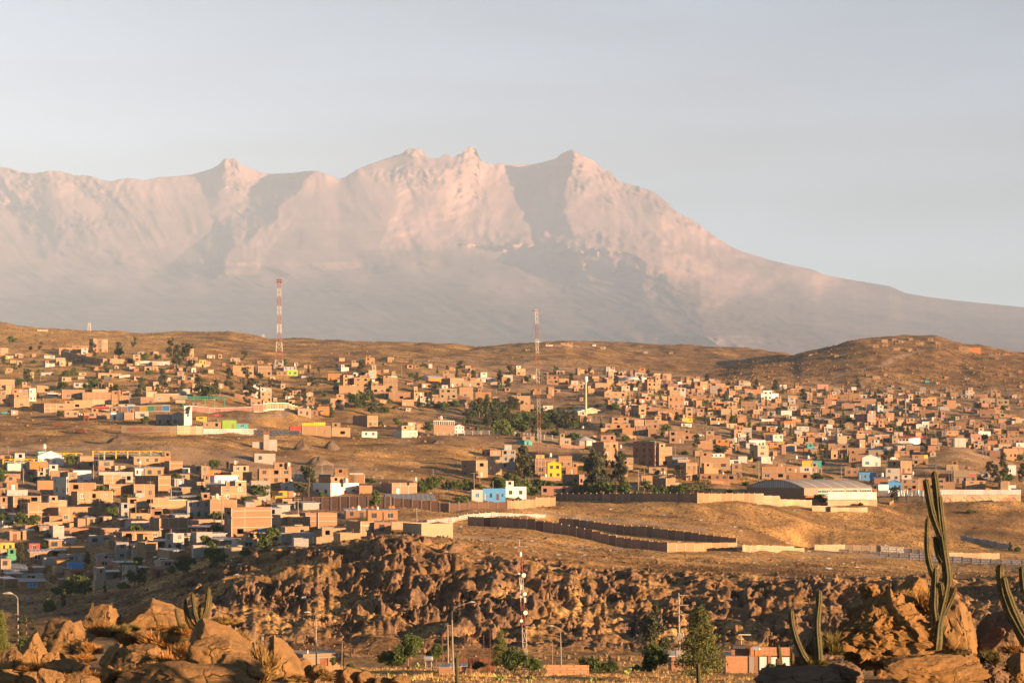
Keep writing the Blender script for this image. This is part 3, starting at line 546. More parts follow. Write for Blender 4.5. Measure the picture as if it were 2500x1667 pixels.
    for lst, side in ((opsF, 0), (opsL, 1)):
        for (a, b, c, d) in lst:
            if c < .1:
                dm = rnd.choice(['wood', 'dark', 'rust', 'w', 'tin'])
                if side == 0: piece('door', dm, root, a, b, rec-.04, rec+.02, c, d)
                else: piece('door', dm, root, rec-.04, rec+.02, Ws-b, Ws-a, c, d)
                continue
            nw += 1
            if mk in 'otrsgc' and rnd.random() < .30: continue      # raw opening, no window yet
            if side == 0: wn = link('window', uframe(rnd.choice(['w', 'dark', 'tin', 'wood'])), root, (a, rec-.07, c), 0, (b-a, .06, d-c))
            else: wn = link('window', uframe('dark' if rnd.random() < .5 else 'tin'), root, (rec-.07, Ws-a, c), -math.pi/2, (b-a, .06, d-c))
            link('pane', ubox('glass' if not blue else 'b'), wn, (.04, .35, .04), 0, (.92, .3, .92))
    side = 'with a dark shaded left wall' if Ws*math.sin(abs(g['theta'])) > 2.2 else ''
    size = ('low ' if H < 2.3 else '')+('wide ' if Wf > 11 else 'narrow ' if Wf < 4.5 else '')
    g.update(root=root, mk=mk, roofz=zr if par not in ('gable', 'tin') else H, nm=nm); HOUSES.append(g)
    storeys = {1: 'one-storey', 2: 'two-storey', 3: 'three-storey', 4: 'four-storey'}[st]
    noun = cat if cat != 'house' else ('house' if not low or mk not in 'sgc' else 'hut')
    if lab: tag(root, lab, cat)
    else:
        root['category'] = noun; desc = (words.strip() or (size+storeys))
        root['group'] = 'houses and huts on the hillsides'
        LABELLED.append((root, f"{desc} {MATNAME[mk]} {noun}", g['u'], (g['vt']+g['vb'])/2, feat+([side] if side else [])))
    return g
# ------------------------------------------------------------------ walls of panels and posts
def wall(pts, mk, label, post='cl', step=3.2, D=None, rise=.35, th=.16, name='boundary_wall', framed=None, colours=None, cat='wall', below=1.6, fit=True, sheet=None, gates=()):
    """pts: (panel, x, y_top, y_base); D: a pair of distances for the two ends, else read off the ground"""
    q = [(*px(p, x, yt), px(p, x, yb)[1]) for p, x, yt, yb in pts]
    us = [a[0] for a in q]
    Ds = [inv(u, vb, 430) for u, vt, vb in q] if D is None else [1/np.interp(u, [us[0], us[-1]], [1/D[0], 1/D[1]]) for u in us]
    W3 = [P3(u, vb, d) for (u, vt, vb), d in zip(q, Ds)]; hs = [(vb-vt)*d/F_PX for (u, vt, vb), d in zip(q, Ds)]
    o = W3[0]; root = link(name, None, None, o); n = 0
    for k in range(len(W3)-1):
        a, b = np.array(W3[k])-o, np.array(W3[k+1])-o; L = math.hypot(*(b-a)[:2]); m = max(1, round(L/step)); ang = math.atan2((b-a)[1], (b-a)[0])
        for i in range(m):
            p0, p1 = a+(b-a)*i/m, a+(b-a)*(i+1)/m; z = max(p0[2], p1[2]); h = hs[k]+(hs[k+1]-hs[k])*(i+.5)/m; zt = (p0[2]+p1[2])/2+h+(0 if framed else random.uniform(-.12, .10))
            pm = mk if colours is None else colours[n % len(colours)]
            g = link('gate' if n in gates else 'panel', ubox('rust' if n in gates else pm), root, (p0[0], p0[1], min(p0[2], p1[2])-below), ang, (L/m, th, zt-min(p0[2], p1[2])+below))
            if n in gates: g['label'] = 'rusty sheet metal gate'
            if post:
                link('post', ubox(post), root, (p0[0]-.13*math.cos(ang)+.06*math.sin(ang), p0[1]-.13*math.sin(ang)-.06*math.cos(ang), min(p0[2], p1[2])-below), ang, (.26, th+.14, zt-min(p0[2], p1[2])+below+rise))
            if framed:
                for z0, z1 in ((zt-.32, zt+.03), (zt-h-.3, zt-h+.22)): link('rail', ubox(framed), root, (p0[0]+.06*math.sin(ang)+.14*math.cos(ang), p0[1]-.06*math.cos(ang)+.14*math.sin(ang), z0), ang, (L/m-.28, th+.12, z1-z0))
            n += 1
    if post:
        link('post', ubox(post), root, (b[0]-.13*math.cos(ang)+.06*math.sin(ang), b[1]-.13*math.sin(ang)-.06*math.cos(ang), b[2]-below), ang, (.26, th+.14, hs[-1]+below+rise))
    tag(root, label, cat)
    return root, W3, hs
def anchors(pts, D=None):
    q = [(*px(p, x, yb),) for p, x, yt, yb in pts]; us = [a[0] for a in q]
    Ds = [inv(u, v, 430) for u, v in q] if D is None else [1/np.interp(u, [us[0], us[-1]], [1/D[0], 1/D[1]]) for u in us]
    out = []
    for k in range(len(q)-1):
        for t in np.linspace(0, 1, max(2, int(abs(us[k+1]-us[k])/25)+1)): out.append((us[k]+(us[k+1]-us[k])*t, q[k][1]+(q[k+1][1]-q[k][1])*t, 1/((1-t)/Ds[k]+t/Ds[k+1])))
    return out
# ------------------------------------------------------------------ trees
def leafmat(name, c, c2):
    m, nt, b = newmat(name); oi = nt.nodes.new('ShaderNodeObjectInfo'); g = nt.nodes.new('ShaderNodeNewGeometry')
    ca = mixc(nt, g.outputs['Random Per Island'], c, c2); hs = nt.nodes.new('ShaderNodeHueSaturation'); mr = N(nt, 'ShaderNodeMapRange'); mr.inputs[3].default_value = .75; mr.inputs[4].default_value = 1.25
    nt.links.new(oi.outputs['Random'], mr.inputs[0]); nt.links.new(mr.outputs[0], hs.inputs['Value']); nt.links.new(ca, hs.inputs['Color']); nt.links.new(hs.outputs[0], b.inputs['Base Color']); b.inputs['Roughness'].default_value = .75
    return m
M['leafE'] = leafmat('eucalyptus_leaves', (.030, .036, .016), (.062, .066, .028)); M['leafG'] = leafmat('green_leaves', (.030, .052, .012), (.075, .10, .022))
M['leafP'] = leafmat('pine_needles', (.045, .058, .014), (.11, .11, .024)); M['leafD'] = leafmat('dry_twigs', (.16, .085, .028), (.30, .17, .055)); M['bark'] = simple('bark', (.13, .09, .06), var=.4, scale=6)
def tree_mesh(nm, blobs, nleaf, leaf, seed, lm, limbs=7, trunk=.045, long=1.6):
    """unit-high tree: blobs are (x, y, z, rx, rz) clumps of the crown; limbs run from the trunk into them"""
    r = np.random.default_rng(seed); V, Fq = [], []
    vol = np.array([b[3]**2*b[4] for b in blobs]); cnt = np.maximum(8, (nleaf*vol**.8/(vol**.8).sum()).astype(int)); pts = []
    for b, n in zip(blobs, cnt):
        k = max(3, n//14); cen = r.normal(size=(k, 3)); cen /= np.linalg.norm(cen, axis=1)[:, None]; cen *= r.uniform(.45, 1.0, (k, 1))
        p = cen[r.integers(0, k, n)]+r.normal(size=(n, 3))*.20
        pts.append(p*np.array([b[3], b[3], b[4]])+np.array(b[:3]))
    p = np.concatenate(pts); n = len(p); d = r.normal(size=(n, 3)); d /= np.linalg.norm(d, axis=1)[:, None]; e = np.cross(d, r.normal(size=(n, 3))); e /= np.linalg.norm(e, axis=1)[:, None]
    s = leaf*r.uniform(.55, 1.3, (n, 1)); V = np.stack([p-d*s*long, p-e*s*.6, p+d*s*long, p+e*s*.6], 1).reshape(-1, 3); Fq = np.arange(4*n).reshape(-1, 4)
    cm = mesh_np(nm+'_crown', V, Fq, False, M[lm]); mb = MB(); rr = random.Random(seed)
    top = max(b[2] for b in blobs); mb.tube([(0, 0, -.08), (rr.uniform(-.02, .02), 0, .25), (rr.uniform(-.03, .03), 0, .55*top), (0, 0, top)], [trunk, trunk*.8, trunk*.5, trunk*.12], 7)
    for b in blobs[:limbs]:
        z0 = max(.08, b[2]*.5); mb.tube([(0, 0, z0), (b[0]*.5, b[1]*.5, z0+(b[2]-z0)*.6), (b[0], b[1], b[2]+b[4]*.2)], [trunk*.5, trunk*.3, trunk*.1], 5)
    return mb.mesh(nm+'_trunk', M['bark']), cm
def blobs_for(kind_, r):
    B = []
    if kind_ == 'euca':                    # tall, open, ragged
        for i in range(9):
            z = r.uniform(.30, .95); w = .17*(1.15-z)+.05; a = r.uniform(0, 6.28); B.append((math.cos(a)*w*1.1, math.sin(a)*w*1.1, z, r.uniform(.07, .13), r.uniform(.06, .11)))
        B.append((0, 0, .93, .06, .08))
    elif kind_ == 'dense':                 # full columnar clump down to the ground
        for i in range(13):
            z = r.uniform(.12, .93); w = .20*(1.05-z*.75); a = r.uniform(0, 6.28); B.append((math.cos(a)*w, math.sin(a)*w, z, r.uniform(.10, .17), r.uniform(.09, .15)))
        B.append((0, 0, .90, .09, .11))
    elif kind_ == 'round':
        for i in range(12):
            a = r.uniform(0, 6.28); rr = r.uniform(.05, .42); z = r.uniform(.35, .82)-rr*.2; B.append((math.cos(a)*rr, math.sin(a)*rr, z, r.uniform(.14, .24), r.uniform(.12, .2)))
    elif kind_ == 'bush':
        for i in range(10):
            a = r.uniform(0, 6.28); rr = r.uniform(.0, .65); B.append((math.cos(a)*rr, math.sin(a)*rr, r.uniform(.25, .7)-rr*.25, r.uniform(.22, .36), r.uniform(.2, .32)))
    elif kind_ == 'pine':                  # soft needle cone, wide near the foot
        for i in range(22):
            z = .12+.84*(i/21)**.9; w = .30*(1-z)+.02; a = i*2.4; B.append((math.cos(a)*w*.8, math.sin(a)*w*.8, z, .06+.13*(1-z)+.03, .08))
    elif kind_ == 'layer':                 # araucaria with level boughs
        for i in range(20):
            t = i//4; z = .25+.7*t/5; w = .36*(1-z)+.05; a = i*1.57+t*.5; B.append((math.cos(a)*w, math.sin(a)*w, z, .12*(1.15-z), .035)); 
    elif kind_ == 'cyp':
        for i in range(9):
            z = .1+.85*i/8; B.append((r.uniform(-.02, .02), r.uniform(-.02, .02), z, .10*(1.05-z)+.05, .09))
    return B
TREEP = {}
def tree_proto(kind_, k, hi=False):
    key = (kind_, k, hi)
    if key not in TREEP:
        r = random.Random(hash(kind_) % 1 + k*31+len(kind_)*7+ord(kind_[0])); B = blobs_for(kind_, r); sp = {'euca': (1500, .026, 'leafE'), 'dense': (2200, .028, 'leafE'), 'round': (1700, .040, 'leafG'), 'bush': (1300, .065, 'leafG'), 'pine': (2600, .020, 'leafP'), 'layer': (1500, .022, 'leafE'), 'cyp': (1200, .024, 'leafG')}[kind_]
        n, lf, lm = sp
        if hi: n, lf = n*4, lf*.60
        TREEP[key] = tree_mesh(kind_+'_tree', B, n, lf, 5+k*17+ord(kind_[0]), lm, limbs=8, trunk={'euca': .018, 'cyp': .02, 'pine': .022}.get(kind_, .03))
    return TREEP[key]
TNAME = {'euca': ('eucalyptus_tree', 'open ragged eucalyptus tree'), 'dense': ('evergreen_tree', 'dense dark evergreen tree'), 'round': ('round_tree', 'round-crowned green tree'), 'bush': ('green_bush', 'dense green bush'), 'pine': ('needle_tree', 'soft needle-leaved tree'), 'layer': ('araucaria_tree', 'tiered conifer with level boughs'), 'cyp': ('cypress_tree', 'slim dark cypress tree')}
TREES = []
def tree(P, x, yt, yb, kd, wf=1.0, D=None, lab=None, hi=False, dmin=430):
    u, vt = px(P, x, yt); _, vb = px(P, x, yb); D = D or inv(u, vb, dmin); H = (vb-vt)*D/F_PX; X, Y, Z = P3(u, vb, D); k = int(u*7+vb) % 4
    tm, cm = tree_proto(kd, k, hi); root = link(TNAME[kd][0], None, None, (X, Y, Z), (u*.37) % 6.28); root.scale = (H*wf, H*wf, H)
    link('trunk', tm, root); link('crown', cm, root)
    TREES.append((u, vb, D))
    if lab: tag(root, lab, 'tree' if kd != 'bush' else 'bush')
    else:
        root['category'] = 'tree' if kd != 'bush' else 'bush'; root['group'] = 'trees and bushes among the houses'; asp = 'tall ' if H > 11 else 'small ' if H < 4.5 else ''
        LABELLED.append((root, asp+TNAME[kd][1], u, (vt+vb)/2, []))
    return root
# ------------------------------------------------------------------ where the long walls run: (panel, x, y_top, y_base)
WU1 = [('G',525,17,75),('G',860,15,75),('G',1300,12,78),('G',1685,13,88)]
WU2 = [('G',1690,12,92),('G',2155,14,86)]
WU3 = [('G',2160,14,86),('G',2230,14,100),('D',215,1428,1490),('D',345,1433,1512),('D',350,1460,1530),('D',608,1468,1556)]
WF1 = [('F',1822,205,283),('G',60,212,292),('G',290,222,305),('G',570,262,345),('G',760,300,382),('G',960,355,438),('G',1145,388,466),('G',1440,420,490)]
WF1b = [('G',1442,420,492),('G',1735,418,492),('G',2005,418,470)]
WF2 = [('G',555,213,270),('G',720,226,285),('G',900,252,318),('G',1085,278,350),('G',1265,285,366),('G',1445,310,392),('G',1640,335,408),('G',1820,358,415),('G',2005,385,418)]
WF3 = [('F',1490,232,262),('F',1700,212,250),('F',1815,188,220),('G',0,168,206),('G',440,186,212)]
WB1 = [('H',620,440,510),('H',820,466,522),('H',1010,487,536),('H',1250,500,546),('H',1500,508,563),('H',1700,522,576),('H',2000,548,593),('H',2340,562,592)]
WB2 = [('H',635,435,480),('H',880,433,480),('H',1170,436,490)]
WB2b = [('H',1180,440,490),('H',1370,460,500),('H',1560,490,520)]
WB3 = [('H',45,435,492),('H',380,442,478),('H',550,465,492)]
WB4 = [('H',1700,498,545),('H',2150,505,548)]
WL1 = [('D',1140,1432,1494),('D',1640,1420,1482)]
WL2 = [('D',1642,1420,1482),('D',2310,1425,1482)]
WL3 = [('D',740,1462,1508),('D',1135,1462,1508)]
WL4 = [('D',610,1515,1556),('D',745,1515,1560),('D',760,1528,1566),('D',1060,1528,1566)]
WR1 = [('F',255,48,168),('F',1000,40,150),('F',1140,38,120),('F',1665,95,165)]
WR2 = [('F',1668,95,165),('F',2145,82,140)]
WR3 = [('G',130,75,135),('G',365,62,128),('G',370,48,120),('G',520,46,116)]
WM1 = [('A',890,708,756),('A',1140,700,750),('A',1380,695,746)]
WM2 = [('A',1565,700,752),('A',1750,718,764),('A',2140,708,756),('A',2145,690,752),('B',60,688,748),('B',140,688,745)]
WM3 = [('B',142,684,740),('B',200,676,732),('B',330,676,730),('B',425,710,744)]
WE1 = [('A',990,862,926),('A',1330,866,926)]
WE2 = [('A',1332,866,926),('A',1440,868,928)]
WE3 = [('A',1445,866,928),('A',1650,868,930)]
WE4 = [('A',1655,890,935),('A',2090,888,932),('B',60,895,936),('B',440,905,942)]
WT1 = [('A',497,252,300),('A',650,290,332),('A',840,318,374),('A',1010,320,362)]
WT2 = [('A',1115,336,368),('A',1380,340,370)]
WY1 = [('B',1560,920,945),('B',1780,905,940),('B',2050,902,938),('B',2240,915,950),('C',430,934,974),('C',560,950,984)]
WS1 = [('H',1830,358,395),('H',1940,376,410),('H',2040,392,425),('H',2130,410,450),('H',2230,430,470)]
WC1 = [('C',1225,490,518),('C',1380,488,520),('C',1505,505,528)]
DD = {'WU1': (752, 700), 'WU2': (700, 722), 'WU3': (722, 752), 'WF1': (572, 532), 'WF1b': (532, 548), 'WF2': (628, 575), 'WB1': (668, 640), 'WR1': (668, 640), 'WL1': (800, 790), 'WL2': (790, 800), 'WL3': (752, 762)}
ANCH = []
for nm_ in ('WU1','WU2','WU3','WF1','WF1b','WF2','WB1','WR1','WL1','WL2','WL3'): ANCH += anchors(globals()[nm_], DD[nm_])
conform(ANCH)
ANCH = []
for nm_ in ('WM1','WM2','WM3','WE1','WE2','WE3'): ANCH += anchors(globals()[nm_], {'WM1': (1085, 1075), 'WM2': (1080, 1075), 'WM3': (1075, 1100), 'WE1': (890, 885), 'WE2': (885, 884), 'WE3': (884, 890)}[nm_])
conform(ANCH, 40, .025)
build_ground(); build_cliff(); build_mountain(); build_haze()
wall(WU1, 'r', 'long shaded red brick perimeter wall along the top of the golden field', D=DD['WU1'])
wall(WU2, 'o', 'sunlit orange brick stretch at the right end of the field perimeter wall', D=DD['WU2'])
wall(WU3, 's', 'pale block wall stepping down toward the vaulted warehouse', post=None, D=DD['WU3'], step=4.5)
wall(WF1, 'r', 'shaded brick plot wall stepping down the plateau with rusty gates', D=DD['WF1'], step=2.75, gates=(2, 9))
wall(WF1b, 'o', 'sunlit low end of the stepped plot wall on the plateau', D=DD['WF1b'], rise=.0)
wall(WF2, 'r', 'second shaded brick plot wall behind the one with rusty gates', D=DD['WF2'], step=2.75)
wall(WF3, 'g', 'thin grey block wall at the upper left of the plateau plots', step=2.4)
wall(WB1, 'g', 'grey openwork block wall with posts beside the dirt road', D=DD['WB1'], step=3.2, post='c')
wall(WB2, 's', 'sunlit pale wall behind the grey openwork block wall', step=3.2)
wall(WB2b, 'g', 'short second row of grey openwork block wall', step=3.0, post='c')
wall(WB3, 's', 'low sunlit block wall at the left end of the dirt road', post=None)
wall(WB4, 's', 'low pale wall above the right end of the openwork wall', post=None)
wall(WL1, 's', 'block wall topped with crumpled shiny sheet', D=DD['WL1'], step=6)
wall(WL2, 's', 'long block wall with grey sheet fence and raking props', D=DD['WL2'], step=6, post=None)
wall(WL3, 's', 'block base wall under the white corrugated sheets', D=DD['WL3'], step=4)
wall(WL4, 's', 'low pale block wall below the bush by the warehouse', post=None)
wall(WR1, 'r', 'tall dark brick wall with concrete posts below the white house', D=DD['WR1'], step=3.6, rise=.05)
wall(WR2, 'r', 'dark brick wall right of the open sheet-roofed shed', step=3.4)
wall(WR3, 'o', 'short sunlit orange brick wall at the left end of the field', step=3)
wall(WM1, 't', 'white-framed school wall with a painted mural on its panels', post='whp', framed='W', step=4.0, rise=0, colours=('G2','t','p','b','r','y','G2','t','b','O','t','w','b'), D=(1085, 1075))
wall(WM2, 'p', 'long white-framed wall with salmon panels, right of the mural', post='whp', framed='W', step=3.4, rise=.05, D=(1080, 1075))
wall(WM3, 'o', 'arched end of the white-framed wall over the mound', post='whp', framed='W', step=2.4, rise=.05, D=(1075, 1100))
rt, W3_, hs_ = wall(WE1, 's', 'pale block wall lettered in faded red capitals', step=9, rise=0, D=(890, 885))
fc = bpy.data.curves.new('lettering', 'FONT'); fc.body = 'ESMERALDAS'; fc.size = 2.65; fc.extrude = .01; fc.materials.append(simple('faded_red_paint', (.42, .14, .085), var=.3, scale=3))
dx = np.array(W3_[1])-np.array(W3_[0]); an = math.atan2(dx[1], dx[0]); lo = link('lettering', fc, rt, (dx[0]*.15+.05*math.sin(an), dx[1]*.15-.12, hs_[0]*.5-.9), 0); lo.rotation_euler = (math.pi/2, 0, an); lo.scale = (.78, 1, 1)
lm_ = bpy.data.meshes.new_from_object(lo); l2 = link('lettering', lm_, rt, lo.location, 0, lo.scale); l2.rotation_euler = lo.rotation_euler; bpy.data.objects.remove(lo)
wall(WE2, 's', 'cream block wall just right of the lettered wall', post=None, D=(885, 884))
wall(WE3, 's', 'sunlit cream wall bay further right of the lettered wall', step=3, D=(884, 890))
wall(WE4, 'g', 'grey rendered wall with graffiti below the green house', post=None, step=5)
wall(WT1, 'o', 'brick compound wall stepping down below the tall brick frame', step=4, rise=.1)
wall(WT2, 'W', 'long white wall below the row of tall trees', post=None, step=5)
wall(WS1, 'g', 'row of grey wall steps descending the right slope', post=None, step=2.4)
wall(WC1, 'p', 'salmon panelled wall below the white storage tank', post='whp', framed='W', step=3.6, rise=.05)
# fence of cream posts and wire
def post_fence(pts, label, mk='whp', step=4.6, D=None, hh=None, rails=2, name='post_fence', pw=.16):
    q = [(*px(p, x, yt), px(p, x, yb)[1]) for p, x, yt, yb in pts]; Ds = [inv(a[0], a[2], 430) for a in q] if D is None else [1/np.interp(a[0], [q[0][0], q[-1][0]], [1/D[0], 1/D[1]]) for a in q]
    W3 = [np.array(P3(a[0], a[2], d)) for a, d in zip(q, Ds)]; hs = [(a[2]-a[1])*d/F_PX for a, d in zip(q, Ds)]; o = W3[0]; root = link(name, None, None, tuple(o)); wr = MB()
    for k in range(len(W3)-1):
        L = np.linalg.norm(W3[k+1]-W3[k]); m = max(1, round(L/step))
        for i in range(m+(k == len(W3)-2)):
            p = W3[k]+(W3[k+1]-W3[k])*i/m-o; h = hs[k]; piece('post', mk, root, p[0]-pw, p[0]+pw, p[1]-pw, p[1]+pw, p[2]-1.2, p[2]+h)
        for f in np.linspace(.25, .95, rails): wr.tube([tuple(W3[k]-o+np.array((0, 0, hs[k]*f))), tuple(W3[k+1]-o+np.array((0, 0, hs[k+1]*f)))], .05, 4)
    wr.build('rail', M['y' if mk == 'y' else 'steel'], root); tag(root, label, 'fence')
post_fence(WY1, 'fence of cream posts along the edge of the dark green gully', rails=4)
